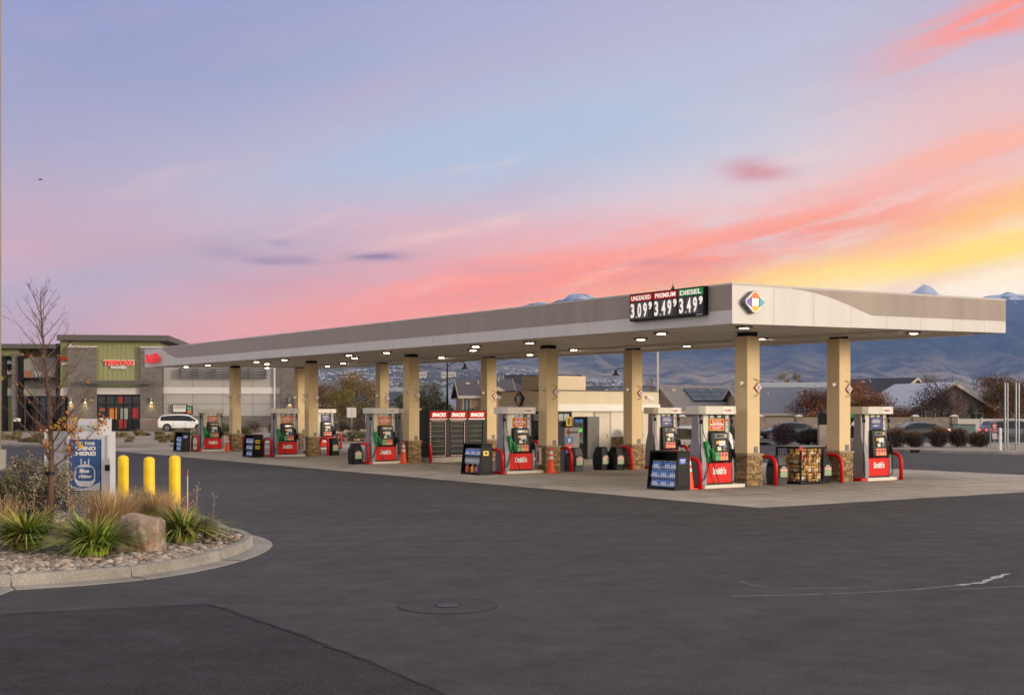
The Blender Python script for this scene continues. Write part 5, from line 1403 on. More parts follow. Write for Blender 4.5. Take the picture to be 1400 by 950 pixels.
house('long blue grey roofed house behind the nearest column', 1074, 122, 10.6, 9.0, 2.15, 2.3, 8, '#9a866e', '#5f6470', gable_front=(4.2, 4.6, .8))
house('far house with a pale roof and dark gable above the long grey roof', 1092, 168, 12, 9, 3.6, 2.4, 4, '#7e6a58', '#8f9298', gable_front=(-1.2, 5.0, 1.0))
house('two storey tan house with a nearly black roof, right of the rear column', 1206, 158, 9.0, 8.0, 4.4, 1.9, -48, '#b39c78', '#2c3038', wins=[('r', 0, 3.6, 1.0, 1.2), ('f', -1, 3.6, 1, 1.2)])
house('large low house with a pale frosted roof and wide dark gable at the right', 1263, 115.4, 9.0, 8.6, 2.3, 2.4, 104, '#6f6156', '#a4aab6', wins=[('l', -2.4, 1.4, 1.2, 1.3), ('l', .9, 1.8, 1.6, 1.2), ('l', 3.1, 1.8, .7, 1.5)])
house('two storey brick house with a dark hipped looking roof left of the kiosk', 661, 118, 4.6, 6.0, 3.75, 1.4, 8, '#8c7462', '#4b474c', wins=[('f', -1.9, 3.0, .6, 1.3)], gable_front=(.9, 2.4, .5), name='house')
house('tan gabled house peeking out left of the kiosk emblem', 690, 126, 6.0, 5.4, 3.7, 1.5, 78, '#a08a6c', '#26282e', wins=[('l', -.5, 3.9, 1.0, .8)])
house('small blue grey house with a little white gable left of the street lamp', 590, 150, 6.5, 7, 2.6, 2.2, 5, '#8e929a', '#77808f', gable_front=(1.5, 2.2, .6))
house('small blue grey house with a brown gable right of the street lamp', 622, 152, 7.0, 7, 2.8, 2.2, 5, '#80858f', '#6b7484', gable_front=(.5, 2.2, .6))
house('low house with blue solar roof seen between two tan columns', 530, 135, 9.5, 7, 2.8, 1.9, 6, '#9a978e', '#7e8892', solar=(-4.0, 4.0, .1, .75, 6, 4))
house('grey roofed house half hidden by the golden trees', 470, 150, 10, 9, 3.2, 2.6, 30, '#8f8a84', '#5c6068')
house('dark solar roofed house above the kiosk roof', 812, 140, 15, 9, 3.3, 1.6, 6, '#9a866e', '#3b4048', gable_front=(-1.0, 4.5, .6), solar=(1.5, 6.5, .15, .85, 4, 3))
house('dark roofed house behind the kiosk roof box', 742, 150, 8.5, 9, 4.2, 2.3, 3, '#7e6a58', '#23262d')
house('far pale gabled house right of the wide dark gable', 1338, 165, 8, 8, 2.6, 2.3, 10, '#8f8a84', '#6f7580', gable_front=(-1, 2.5, .6))
# block wall with pilasters, and white vinyl fence
M['block'] = mat('block_wall', '#8a7d70', .9, .08, 3, bump=.4, bscale=6)
def block_fn(nt, N, L, b):
    tc = N.new('ShaderNodeTexCoord'); mp = N.new('ShaderNodeMapping'); mp.inputs['Rotation'].default_value = (R(90), 0, 0); L.new(tc.outputs['Object'], mp.inputs[0])
    br = N.new('ShaderNodeTexBrick'); br.inputs['Scale'].default_value = 1.0; br.inputs['Brick Width'].default_value = .4; br.inputs['Row Height'].default_value = .2; br.inputs['Mortar Size'].default_value = .012
    br.inputs['Color1'].default_value = (*hx('#93867a'), 1); br.inputs['Color2'].default_value = (*hx('#7c7066'), 1); br.inputs['Mortar'].default_value = (*hx('#6e655c'), 1)
    L.new(mp.outputs[0], br.inputs['Vector']); L.new(br.outputs['Color'], b.inputs['Base Color']); b.inputs['Roughness'].default_value = .9
node_mat('block', block_fn)
Zw = 104.0
wlx0, wlx1 = X(880, Zw), X(1305, Zw); bw = T('block_wall', 'tan concrete block garden wall with capped pilasters along the street', 'wall', (wlx0, Zw, .0))
b = MB(); b.box(0, wlx1 - wlx0, 0, .2, 0, 1.68); b.build('wall_panel', 'block', bw)
b = MB(); b.box(0, wlx1 - wlx0, -.03, .23, 1.681, 1.74); b.build('coping', 'cap_stone', bw)
for k in range(9):
    x = (wlx1 - wlx0) * k / 8
    b = MB(); b.box(x - .24, x + .24, -.12, .32, 0, 1.82); pr_ = b.build('pilaster', 'block', bw); b = MB(); b.hexa([(x - .32, -.2, 1.82), (x + .32, -.2, 1.82), (x + .32, .4, 1.82), (x - .32, .4, 1.82)], [(x - .12, .0, 1.96), (x + .12, .0, 1.96), (x + .12, .2, 1.96), (x - .12, .2, 1.96)]); b.build('cap', 'bandw', pr_)
vf = T('vinyl_fence', 'white vinyl privacy fence right of the block wall', 'fence', (wlx1 + .3, Zw, 0)); L_ = 14
b = MB(); b.box(0, L_, .02, .06, .1, 1.62)
for k in range(int(L_ / .3)): b.box(k * .3, k * .3 + .01, .012, .0195, .1, 1.6)
b.build('board_panel', mat('vinyl', '#b9b3ac', .5, .03), vf)
for k in range(8):
    b = MB(); b.box(k * 2 - .06, k * 2 + .06, -.04, .1, 0, 1.72); b.build('post', 'bandw', vf)
# left of centre low wall and rocks
b = MB(); b.box(0, 26, 0, .2, 0, 1.5); o = b.build('garden_wall', 'block'); o.location = (X(425, 122), 122, .1); tag(o, 'grey block wall behind the dark shrubs left of the snack cabinets', 'wall')
rk = mat('rock_tan', '#a8917a', .9, .25, 3, bump=.6, bscale=12)
rnd = random.Random(3); r0_ = None
for k in range(11):
    px_ = 436 + k * 7.2
    if r0_ is None:
        b = MB(); b.blob((0, 0, .3), (.42, .34, .40), 5, .35, 2); r0_ = b.build('retaining_rock', rk); tag(r0_, 'tan boulder in the row of retaining rocks left of the snack cabinets', 'rock', 'retaining rocks'); r0_.location = (X(px_, 96), 96, .1)
    else:
        q = dup(r0_, (X(px_, 96), 96 + rnd.uniform(-.3, .3), .1), rnd.uniform(0, 6)); s_ = rnd.uniform(.85, 1.25); q.scale = (s_, s_, rnd.uniform(.8, 1.2))
# ================================================================ STREET FURNITURE
def lamp(label, px, Z, h, side, arm):
    t = T('street_lamp', label, 'street lamp', (X(px, Z), Z, .1), 0, 'black street lamps')
    b = MB(); b.cyl((0, 0, 0), (0, 0, h), .12, .07, 10); b.lathe([(.22, 0), (.2, .5), (.13, .7)], 12); b.build('pole', 'black', t, smooth='auto')
    b = MB(); b.tube([(0, 0, h - .45), (side * arm * .25, 0, h - .12), (side * arm * .6, 0, h + .06), (side * arm * .9, 0, h - .02), (side * arm, 0, h - .18)], .045, 8); b.build('arm', 'black', t)
    b = MB(); b.lathe([(.06, 0), (.12, -.12), (.16, -.3), (.36, -.48), (.36, -.52)], 14, (side * arm, 0, h - .15)); b.build('lamp_shade', 'black', t, smooth='auto')
lamp('black street lamp with bell shade above the snack cabinets', 611.5, 120, 6.9, 1, 1.7)
lamp('black street lamp with bell shade left of the kiosk column', 873, 120, 6.3, -1, 2.2)
b = MB(); b.cyl((0, 0, 0), (0, 0, 7.6), .10, .08, 10); b.lathe([(.25, 0), (.25, .6), (.12, .65)], 12); lt = T('light_pole', 'tall pale grey pole between the kiosk and the solar house', 'pole', (X(899, 92), 92, .1)); b.build('pole', mat('pole_grey', '#b3ada6', .5), lt, smooth='auto')
lp = T('light_pole', 'tall tan square pole on a concrete base at the left edge', 'pole', (X(-4.5, 47), 47, 0))
b = MB(); b.cyl((0, 0, 0), (0, 0, .78), .34, .34, 20); b.build('base', 'concrete', lp, smooth='auto', bevel=.02)
b = MB(); b.box(-.075, .13, -.1, .1, .781, 24); b.build('pole', mat('pole_tan', '#8f8468', .5, .1, 1), lp)
b = MB(); b.cyl((0, 0, 0), (0, 0, 3.62), .045, n=10); b.cyl((0, 0, 0), (0, 0, .05), .09, n=10); b.blob((0, 0, 3.64), (.05, .05, .05), 1, 0, 1)
tp = b.build('metal_pole', 'galv', smooth='auto'); Zp = 68.0
labs = ['leftmost of the four tall steel poles at the right edge', 'second from the left of the four tall steel poles at the right edge', 'third from the left of the four tall steel poles', 'rightmost of the four tall steel poles']
for k, px_ in enumerate((1374, 1381.5, 1389, 1397)):
    loc = (X(px_, Zp), Zp + (k % 2) * .4, .13)
    if k == 0: tp.location = loc; tag(tp, labs[0], 'pole', 'tall steel poles')
    else: dup(tp, loc, 0, labs[k])
t = T('sign_post', 'small red and white sign on a post left of the steel poles', 'sign', (X(1359.5, 67.5), 67.5, .13))
b = MB(); b.box(-.02, .02, -.02, .02, 0, 1.5); b.build('post', 'galv', t); b = MB(); b.box(-.13, .13, -.035, -.021, .95, 1.45); b.build('sign_plate', mat('sign_darkred', '#a02838', .5), t); b = MB(); b.box(-.12, .12, -.036, -.021, .6, .92); b.build('sign_plate', 'label', t)
b = MB(); b.box(-.09, .09, -.0395, -.0355, 1.30, 1.36); b.box(-.09, .09, -.0395, -.0355, 1.18, 1.22); b.box(-.09, .09, -.0395, -.0355, 1.03, 1.08); b.build('print_lines', 'label', t)
b = MB(); b.cyl((0, 0, 0), (0, 0, 1.15), .07, n=12); b.lathe([(.07, 1.15), (.05, 1.2), (.01, 1.22)], 12); o = b.build('bollard', 'white', smooth='auto'); o.location = (X(1367.5, 67.3), 67.3, .13); tag(o, 'short white bollard at the steel poles', 'bollard')
rf_ = T('low_rail', 'low grey metal rail running past the steel poles', 'rail', (X(1354, 67.8), 67.8, .13))
b = MB(); b.cyl((0, 0, .35), (6, 0, .35), .03, n=6); b.cyl((0, 0, .12), (6, 0, .12), .02, n=6); b.build('bar', 'galv', rf_)
for k in range(5):
    b = MB(); b.cyl((k * 1.5, 0, 0), (k * 1.5, 0, .9 if k == 0 else .4), .03, n=6); b.build('post', 'galv', rf_)
b = MB(); b.box(-.9, .9, -.4, .4, 0, 1.0); ub = T('utility_box', 'low painted utility box between the clipped bushes and the wall', 'utility box', (X(1316.5, 101.8), 101.8, .14)); b.build('body', mat('utility_green', '#5d7070', .6, .3, 2), ub, bevel=.02); b = MB(); b.box(-.93, .93, -.43, .43, 1.001, 1.06); b.build('lid', 'dark', ub)
# monument price sign beyond the lot
ms = T('monument_sign', 'street side price sign seen behind the rightmost column', 'sign', (X(1147, 76), 76, .12), R(0))
b = MB(); b.box(-1.25, -.7, -.25, .25, 0, 1.3); b.build('stone_base', 'lightstone', ms); b = MB(); b.box(.7, 1.15, -.25, .25, 0, .498); b.build('stone_base', 'lightstone', ms); b = MB(); b.box(-1.25, -.72, -.2, .2, 1.301, 2.0); b.box(-.719, 1.2, -.2, .2, .5, 2.4); b.build('cabinet', 'black', ms, bevel=.01)
b = MB(); b.box(.35, 1.1, -.215, -.201, 1.75, 1.95); b.build('header_panel', 'green', ms); text('3.49', .85, .42, 'label', ms, (.78, -.205, 1.36), '-y', 'digit', bold=.03)
text("Smith's", 1.3, .32, mat('cream_letter', '#d8cf80', .4, emit=.2), ms, (.45, -.205, 2.17), '-y', 'lettering', bold=.03)
t = T('road_sign', 'white road sign beyond the shrubs left of the snack cabinets', 'sign', (X(481, 112), 112, .1)); b = MB(); b.box(-.45, -.02, -.02, 0, 1.6, 2.5); b.box(.03, .4, -.02, 0, 1.6, 2.5); b.build('sign_plate', 'bandw', t); b = MB(); b.cyl((0, .03, 0), (0, .03, 2.5), .04, n=8); b.build('post', 'galv', t)
t = T('street_name_sign', 'small green street name sign above the dark shrubs', 'sign', (X(500, 112), 112, .1)); b = MB(); b.box(-.35, .35, -.02, 0, 2.2, 2.45); b.build('sign_plate', 'green', t); b = MB(); b.cyl((0, .03, 0), (0, .03, 2.45), .04, n=8); b.build('post', 'galv', t)
# two birds
def bird(label, px, py, Z, rz, s):
    b = MB(); b.tube([(-.30, 0, 0), (-.12, 0, .02), (.1, 0, .03), (.25, 0, .01), (.34, 0, 0)], [.01, .055, .07, .045, .01], 8)
    for sd in (1, -1):
        b.add([(.12, sd * .04, .04), (-.08, sd * .04, .04), (-.06, sd * .38, .16), (.10, sd * .36, .17)], [(0, 1, 2, 3)]); b.add([(.10, sd * .36, .17), (-.06, sd * .38, .16), (-.16, sd * .78, .06)], [(0, 1, 2)])
    b.add([(-.25, .02, 0), (-.25, -.02, 0), (-.46, -.08, 0), (-.46, .08, 0)], [(0, 1, 2, 3)])
    o = b.build('bird', 'dark'); o.location = (X(px, Z), Z, ZH(py, Z)); o.rotation_euler = (R(10), R(-8), R(rz)); o.scale = (s, s, s); tag(o, label, 'bird', 'birds in flight')
bird('dark bird flying in the upper left sky', 55, 246, 90, 20, .55); bird('tiny dark bird flying just above the canopy roof', 372, 446, 120, 60, .3)

# ================================================================ TREES AND PLANTS
barkm = mat('tree_bark', '#5d4b3e', .9, .2, 8, bump=.4); barkp = mat('young_bark', '#5e4438', .8, .15, 10, bump=.3)
leafm = mat('leaf', (1, 1, 1), .7, .05, 3, tint=True)
def leafquad(b, p, s, rnd, t):
    a = Vector((rnd.gauss(0, 1), rnd.gauss(0, 1), rnd.gauss(0, 1))).normalized(); c = a.orthogonal().normalized(); d = a.cross(c)
    w = s * rnd.uniform(.5, .8); l = s * rnd.uniform(.8, 1.3)
    b.add([p - c * w * .5, p + d * l * .5 - c * w * .1, p + c * w * .5, p - d * l * .5], [(0, 1, 2, 3)], 0, t)
def grow(b, p, d, ln, r, depth, rnd, tips, up=.25, spread=.8, nseg=4, kids=(3, 4), rk=.6, lk=.62):
    pts = [p]; rs = [r]; q = p; dd = d.normalized()
    for k in range(nseg):
        dd = (dd + Vector((rnd.gauss(0, .12), rnd.gauss(0, .12), rnd.gauss(0, .08) + up * .15))).normalized(); q = q + dd * ln / nseg; pts.append(q); rs.append(r * (1 - (k + 1) / nseg * .65))
    b.tube(pts, rs, 6 if r > .02 else 4)
    if depth == 0: tips.append((q, ln)); tips.append((pts[-2], ln)); return
    for k in range(rnd.randint(*kids)):
        i = rnd.randint(1, nseg); a = rnd.uniform(0, 6.28); o = dd.orthogonal().normalized(); o = Matrix.Rotation(a, 3, dd) @ o
        grow(b, pts[i], (dd + o * spread * rnd.uniform(.6, 1.2) + Vector((0, 0, up))).normalized(), ln * lk * rnd.uniform(.7, 1.15), rs[i] * rk, depth - 1, rnd, tips, up, spread, max(2, nseg - 1), kids, rk, lk)
    tips.append((q, ln))
def hsv(c, rnd, v=.3, h=.1):
    c = hx(c) if isinstance(c, str) else c; k = rnd.uniform(1 - v, 1 + v); j = rnd.uniform(-h, h); return (c[0] * k * (1 + j), c[1] * k, c[2] * k * (1 - j))
def tree(label, px, Z, h, cr, cols, nleaf, leaf, seed, bare=False, z0=.0, name='tree', trunk=.25, up=.3, squash=1.0, cat='tree', group='trees behind the station', depth=2, spread=.8, clump=None):
    rnd = random.Random(seed); t = T(name, label, cat, (X(px, Z), Z, z0), rnd.uniform(0, 6), group); b = MB(); tips = []
    th_ = h * trunk; r = h * .022
    b.tube([Vector((0, 0, 0)), Vector((rnd.uniform(-.05, .05), 0, th_ * .5)), Vector((0, 0, th_)), Vector((rnd.uniform(-.1, .1), 0, h * .75))], [r * 1.4, r, r * .8, r * .35], 8)
    nl = 8 if not bare else 10
    for k in range(nl):
        a = k * 2.4 + rnd.uniform(-.3, .3); zz = th_ + (h * .72 - th_) * k / nl
        ln = cr * (1.0 - .45 * k / nl) * rnd.uniform(.8, 1.1)
        grow(b, Vector((0, 0, zz)), Vector((math.cos(a), math.sin(a), .35 + up + .5 * k / nl)), ln, r * .5, depth if bare else 1, rnd, tips, up, spread, 4, (3, 5) if bare else (3, 4), .55 if bare else .6)
    b.build('trunk', barkm if not bare else mat('twig_' + str(cols[0]), cols[0], .9, .15, 8), t)
    if nleaf:
        lb = MB(); lb.consistent = False
        cl = [(q, rnd.choice(cols), rnd.uniform(.75, 1.25)) for q, _ in tips]
        # fill the crown with clumps
        for k in range(int(len(cl) * .6)):
            a = rnd.uniform(0, 6.28); u = rnd.uniform(0, 1) ** .5; zz = rnd.uniform(-1, 1); rr = math.sqrt(max(0, 1 - zz * zz)) * u
            cl.append((Vector((math.cos(a) * rr * cr, math.sin(a) * rr * cr, th_ + (h - th_) * .5 + zz * (h - th_) * .45 * squash)), rnd.choice(cols), rnd.uniform(.75, 1.25)))
        per = max(1, nleaf // len(cl)); cs = clump or cr * .27
        for q, c, kk in cl:
            for j in range(per):
                p = q + Vector((rnd.gauss(0, cs * .6), rnd.gauss(0, cs * .6), rnd.gauss(0, cs * .42)))
                if p.z < .15: continue
                cc = hsv(c, rnd, .35, .12); leafquad(lb, p, leaf, rnd, (cc[0] * kk, cc[1] * kk, cc[2] * kk))
        lb.build('crown', leafm, t)
    return t
gold = ['#7d6428', '#8a6a2a', '#6a5a2a', '#705028']; rust = ['#7c4420', '#8d5226', '#653a20', '#7a5a28']; oliv = ['#4d4a24', '#5c5428', '#3d3f22', '#6d5a2a']; maro = ['#3a2222', '#4a2a26', '#5a3826', '#2e2020']
tree('broad golden brown tree left of the snack cabinets, behind the white pump', 488, 128, 5.8, 3.0, gold, 6000, .16, 1)
tree('reddish bare looking tree at the shop corner', 447, 126, 5.0, 2.2, ['#6b5048', '#74584a', '#5f4a44'], 3500, .14, 2)
tree('yellow green tree in front of the golden brown tree', 466, 118, 4.4, 2.0, ['#6f6326', '#5a5622', '#7d6a28'], 4000, .14, 3)
tree('low olive bush tree under the golden tree', 500, 116, 3.2, 1.6, oliv, 3000, .14, 33)
tree('dark olive tree right of the snack cabinet column', 583, 120, 4.8, 1.9, oliv, 5000, .15, 4)
tree('small yellowish tree at the lamp post foot', 606, 122, 3.6, 1.0, oliv + ['#7a6a30'], 1800, .13, 5)
tree('narrow green tree left of the brick house', 548, 126, 4.0, 1.1, ['#3f4a22', '#54582a'], 2500, .14, 6)
tree('round green tree seen over the low solar house', 541, 160, 6.0, 1.8, ['#3f4522', '#4a4a26'], 2200, .16, 66)
tree('young tree before the brick house', 650, 112, 3.4, .9, oliv, 1500, .12, 7)
tree('bare grey tree over the solar house roof', 893, 118, 6.2, 2.2, ['#6b5e58'], 0, .1, 8, bare=True)
tree('bare tree left of the kiosk emblem', 706, 112, 4.6, 1.6, ['#5a4c44'], 0, .1, 9, bare=True)
tree('yellow topped tree beyond the solar house', 938, 185, 6.3, 1.3, ['#8a7a34', '#7a6c30'], 1500, .16, 10)
tree('dark maroon leaved tree left of the rightmost column', 1113, 108, 3.9, 2.0, maro + rust[:2], 6500, .13, 11)
tree('wide rust brown tree right of the rightmost column', 1160, 118, 4.6, 2.6, rust, 7000, .14, 12)
tree('rust brown tree behind the right fuel pump', 1193, 112, 3.5, 2.1, rust, 6000, .14, 13)
tree('faint bare tree above the rust brown tree', 1152, 150, 6.2, 2.6, ['#6f5f5c'], 0, .1, 14, bare=True)
tree('tall pale poplar right of the nearest column', 1058, 190, 7.0, 1.3, ['#8f8264', '#7d735a'], 4500, .22, 15)
tree('tall pale poplar above the grey roofs', 1074, 195, 8.6, 1.5, ['#958868', '#80765a'], 5500, .22, 16)
tree('slim pale poplar above the pale far roof', 1089, 195, 8.6, 1.1, ['#8f8264', '#7a705a'], 4000, .22, 17)
tree('green round tree behind the two storey tan house', 1206, 200, 7.4, 2.2, ['#4c5428', '#5a5a2c'], 2200, .18, 18)
tree('olive tree left of the frosted roof', 1275, 150, 6.6, 2.3, ['#5a4a28', '#6a5428', '#4a4424'], 4000, .15, 19)
tree('purple bare tree in front of the frosted roof', 1288, 109, 5.7, 2.7, ['#4f3d40'], 0, .1, 20, bare=True, depth=3)
tree('dark leafless bushy tree before the wide gable', 1283, 107.5, 4.2, 2.1, ['#2e2226', '#3a2a2c', '#33262a'], 4500, .12, 21)
tree('pinkish bare tree before the wide gable', 1306, 107, 4.4, 1.6, ['#85706a'], 0, .1, 22, bare=True, depth=3)
tree('narrow dark evergreen against the gable wall', 1328, 108, 3.3, .45, ['#26301e', '#2e3822'], 1800, .10, 23, trunk=.1)
tree('tall rust brown tree left of the steel poles', 1362, 112, 5.4, 2.4, ['#6a3f1c', '#7d4d20', '#54401e', '#45401f'], 6500, .15, 24, trunk=.12)
tree('tall rust brown tree behind the steel poles', 1392, 108, 5.0, 2.5, ['#6a3f1c', '#7d4d20', '#54401e', '#45401f'], 6500, .15, 25, trunk=.12)
tree('rusty shrub tree left of the frosted house', 1236, 109, 2.6, 1.5, ['#7a4a28', '#6a3f24'], 2500, .12, 26, trunk=.1)
def shrub(label, px, Z, w, h, cols, n, leaf, seed, z0=.12, name='shrub', group='clipped shrubs along the lot edge', top=None, d=None):
    rnd = random.Random(seed); t = T(name, label, 'shrub', (X(px, Z), Z, z0), 0, group)
    b = MB()
    for k in range(10):
        a = rnd.uniform(0, 6.28); b.tube([(0, 0, 0), (math.cos(a) * w * .15, math.sin(a) * w * .15, h * .35), (math.cos(a) * w * .32, math.sin(a) * w * .32, h * .75)], [.03, .02, .008], 5)
    b.build('stem', barkm, t)
    lb = MB(); lb.consistent = False; d = d or w
    bl = [(rnd.uniform(-.22, .22) * w, rnd.uniform(-.22, .22) * d, rnd.uniform(.22, .66) * h, rnd.uniform(.26, .38)) for _ in range(12)] + [(0, 0, h * .42, .48), (0, 0, h * .5, .45)]
    for k in range(n):
        bx, by, bz, br = rnd.choice(bl); v = Vector((rnd.gauss(0, 1), rnd.gauss(0, 1), rnd.gauss(0, 1))).normalized() * rnd.uniform(.55, 1.08)
        p = Vector((bx + v.x * br * w, by + v.y * br * d, max(.03, bz + v.z * br * h)))
        if p.z < .03: continue
        c = rnd.choice(cols)
        if top and p.z > h * rnd.uniform(.55, .95): c = rnd.choice(top)
        leafquad(lb, p, leaf, rnd, hsv(c, rnd, .4, .1))
    lb.build('foliage', leafm, t); return t
dk = ['#2c2018', '#36281a', '#241c16', '#3a2a1c']; tp_ = ['#6b4522', '#7d5426', '#59401f']
bl_ = ['first from the left, behind the pump hose', 'second', 'third', 'fourth', 'fifth']
for k, (px_, w_, h_) in enumerate(((1225, 1.15, 1.15), (1251, 1.1, .95), (1283, 1.12, 1.2), (1309.5, 1.12, 1.15), (1338, 1.2, .98))):
    shrub('clipped dark bush with rusty top, ' + ('nearest the right fuel pump' if k == 0 else ['', 'second from the pump', 'middle one of the row', 'fourth from the pump', 'rightmost, next to the small red sign'][k]), px_, 73 + k * .2, w_ * 1.12, h_ * 1.08, dk, 5200, .075, 40 + k, top=tp_)
pr = ['#2c1a20', '#37202a', '#241618', '#452830']
shrub('large round purple leaved shrub right of the nearest column', 1072, 77, 1.7, 1.45, pr, 6000, .085, 50)
shrub('dark low shrub between the purple shrub and the rightmost column', 1103, 77, 1.5, 1.05, dk, 5000, .085, 51); shrub('purple shrub tucked against the rightmost column', 1121, 78, 1.3, 1.15, pr, 4500, .085, 52)
shrub('dark shrub just right of the rightmost column', 1168, 77, 1.2, 1.2, dk, 4500, .08, 53, top=tp_); shrub('dark shrub behind the right fuel pump', 1208, 76, 1.3, 1.3, dk, 4500, .08, 54, top=tp_)
shrub('dark shrub visible between the two nearest fuel pumps and column', 996, 80, 1.2, 1.7, ['#2a2418', '#33291a'], 2600, .06, 55)
for k, (px_, Z_, w_, h_, c) in enumerate(((452, 110, 1.7, 1.2, dk), (472, 108, 1.5, 1.3, dk), (492, 106, 1.9, 1.5, dk), (543, 100, 1.6, 1.9, pr), (345, 112, 1.9, 1.4, dk), (487, 92, 2.6, .8, ['#3a4222', '#2e361c']), (310, 110, 1.2, 1.0, ['#3f4a22', '#4d5426']), (298, 109, 1.1, 1.3, ['#3f4a22', '#4d5426']), (335, 104, 1.2, .9, ['#4b5228']), (374, 108, 1.0, 1.3, ['#4a3a2a', '#3c3022']))):
    shrub(['dark round shrub right of the small far pump', 'middle dark round shrub beyond the rocks', 'tallest dark shrub beyond the rocks', 'purple shrub left of the snack cabinet column', 'flat topped dark shrub before the shop brick base', 'low green hedge in front of the rocks', 'green shrub right of the far left pump', 'tall green shrub right of the far left pump', 'small green shrub left of the far column pair', 'brown shrub behind the second pump from the left'][k], px_, Z_, w_, h_, c, 1500, .085, 60 + k, group='shrubs at the far edge of the lot', z0=.2)
# dry tufts in the shop bed
def tuft(seed, h, r, cols, n, wd=.01, name='grass_tuft', lean=.5, seg=3, lmin=.1, droop=.35):
    rnd = random.Random(seed); b = MB(); b.consistent = False
    for k in range(n):
        a = rnd.uniform(0, 6.28); rr = r * rnd.uniform(0, .35); ln = h * rnd.uniform(.6, 1.1); le = rnd.uniform(lmin, lean); px0 = Vector((math.cos(a) * rr, math.sin(a) * rr, 0)); c = hsv(rnd.choice(cols), rnd, .35, .1)
        side = Vector((-math.sin(a), math.cos(a), 0)); pts = []
        for q in range(seg + 1):
            f = q / seg; pts.append(px0 + Vector((math.cos(a), math.sin(a), 0)) * (le * ln * f * f) + Vector((0, 0, ln * (f - droop * le * f * f))))
        vs = []
        for q, p in enumerate(pts):
            w = wd * (1 - (q / seg) ** 2.2 * .92); vs += [p - side * w, p + side * w]
        b.add(vs, [(2*q, 2*q + 1, 2*q + 3, 2*q + 2) for q in range(seg)], 0, c)
    return b.build(name, leafm)
tf = tuft(1, .5, 1.2, ['#7d7046', '#6a6238', '#8c7c50', '#5d5a30'], 160, .03, lean=1.1)
tag(tf, 'low dry grass tuft in the gravel bed before the shops', 'grass tuft', 'dry grass tufts in the shop bed'); rnd = random.Random(21); tf.location = (X(20, 88), 88, .18)
for k in range(58):
    Zt = rnd.choice((84, 89, 95, 101, 107)) + rnd.uniform(-1, 1); px_ = rnd.uniform(-5, 400) if Zt > 90 else rnd.uniform(0, 240)
    q = dup(tf, (X(px_, Zt), Zt, .13 + (Zt - 80) * .0072), rnd.uniform(0, 6)); s_ = rnd.uniform(.5, 1.15); q.scale = (s_, s_, s_ * rnd.uniform(.7, 1.1))
shrub('round green shrub in the gravel bed before the left shops', 55, 90, 1.2, .6, ['#5a5a22', '#6d6626'], 1500, .06, 80, z0=.2, group='shrubs in the shop bed')
shrub('brown shrub in the gravel bed right of the propane cage', 155, 92, .7, .6, ['#5a4422', '#6d5026'], 900, .06, 81, z0=.2, group='shrubs in the shop bed')
rs_ = MB()
shrub('red flowering shrub at the shopfront by the left shops', 57, 111, 1.2, .8, ['#7a1a20', '#8d2026', '#3f4a22'], 1200, .08, 82, z0=GB, group='shrubs in the shop bed')

# ---------------- foreground island
def FG(px, py): return G(px, py, .11)
daycols = ['#5f7a1c', '#7c8f26', '#4a6318', '#8a9a34', '#3f5516', '#a59a3a']
for k, (px_, py_, h_, n_, lab) in enumerate(((36, 752, .84, 520, 'green arching daylily clump at the left edge of the planted island'), (128, 760, .80, 520, 'green arching daylily clump left of the pink boulder'), (247, 742, .80, 420, 'green arching daylily clump right of the pink boulder'))):
    o = tuft(100 + k, h_, .55, daycols + (['#8a6a30'] if k != 1 else []), n_, .015, 'daylily', lean=1.3, seg=8, lmin=.35, droop=.66); o.location = FG(px_, py_); o.scale = (1.22, 1.22, 1.05); tag(o, lab, 'daylily', 'daylily clumps on the island')
dead = MB(); 
blond = ['#a88a5c', '#b89868', '#8f7448', '#c2a578']
for k, (px_, py_, h_, n_, r_, lab) in enumerate(((146, 736, .95, 1100, .8, 'blond dry grass clump behind and left of the boulder'), (172, 728, .85, 600, .6, 'blond dry grass clump directly behind the boulder'), (216, 726, .85, 800, .8, 'blond dry grass clump in front of the yellow bollards'), (236, 730, .70, 500, .4, 'small blond grass clump at the right bollard'), (8, 738, .85, 300, .5, 'blond seed stalks at the far left of the island'), (88, 738, .45, 120, .4, 'thin blond grass right of the tree trunk'))):
    o = tuft(120 + k, h_, r_, blond, n_, .004, 'dry_grass', lean=.75, seg=4); o.location = FG(px_, py_); tag(o, lab, 'dry grass', 'dry grass clumps on the island')
# tall seed stalks
for k, (px_, py_, lab) in enumerate(((20, 745, 'dry seed stalks above the leftmost daylily'), (64, 742, 'dry seed stalks at the foot of the young tree'), (108, 752, 'dry seed stalks left of the boulder'), (262, 742, 'dry seed stalks above the right daylily'))):
    rnd = random.Random(200 + k); b = MB()
    for q in range(9):
        a = rnd.uniform(0, 6.28); r_ = rnd.uniform(.02, .35); ln = rnd.uniform(.45, .95); le = rnd.uniform(.05, .3); p0 = Vector((math.cos(a) * r_, math.sin(a) * r_, 0)); d_ = Vector((math.cos(a) * le, math.sin(a) * le, 1)).normalized()
        p1 = p0 + d_ * ln; b.tube([p0, p0 + d_ * ln * .5 + Vector((rnd.uniform(-.02, .02), 0, 0)), p1], [.004, .0035, .0025], 4)
        for w in range(3):
            e = p0 + d_ * ln * rnd.uniform(.7, 1); f = e + Vector((rnd.uniform(-.07, .07), rnd.uniform(-.04, .04), rnd.uniform(.03, .09))); b.tube([e, f], .0025, 4); b.blob(tuple(f), (.009, .009, .016), 1, 0, 1)
    o = b.build('seed_stalk', mat('dry_stalk', '#a8876a', .9, .2)); o.location = FG(px_, py_); tag(o, lab, 'dry stalks', 'seed stalks on the island')
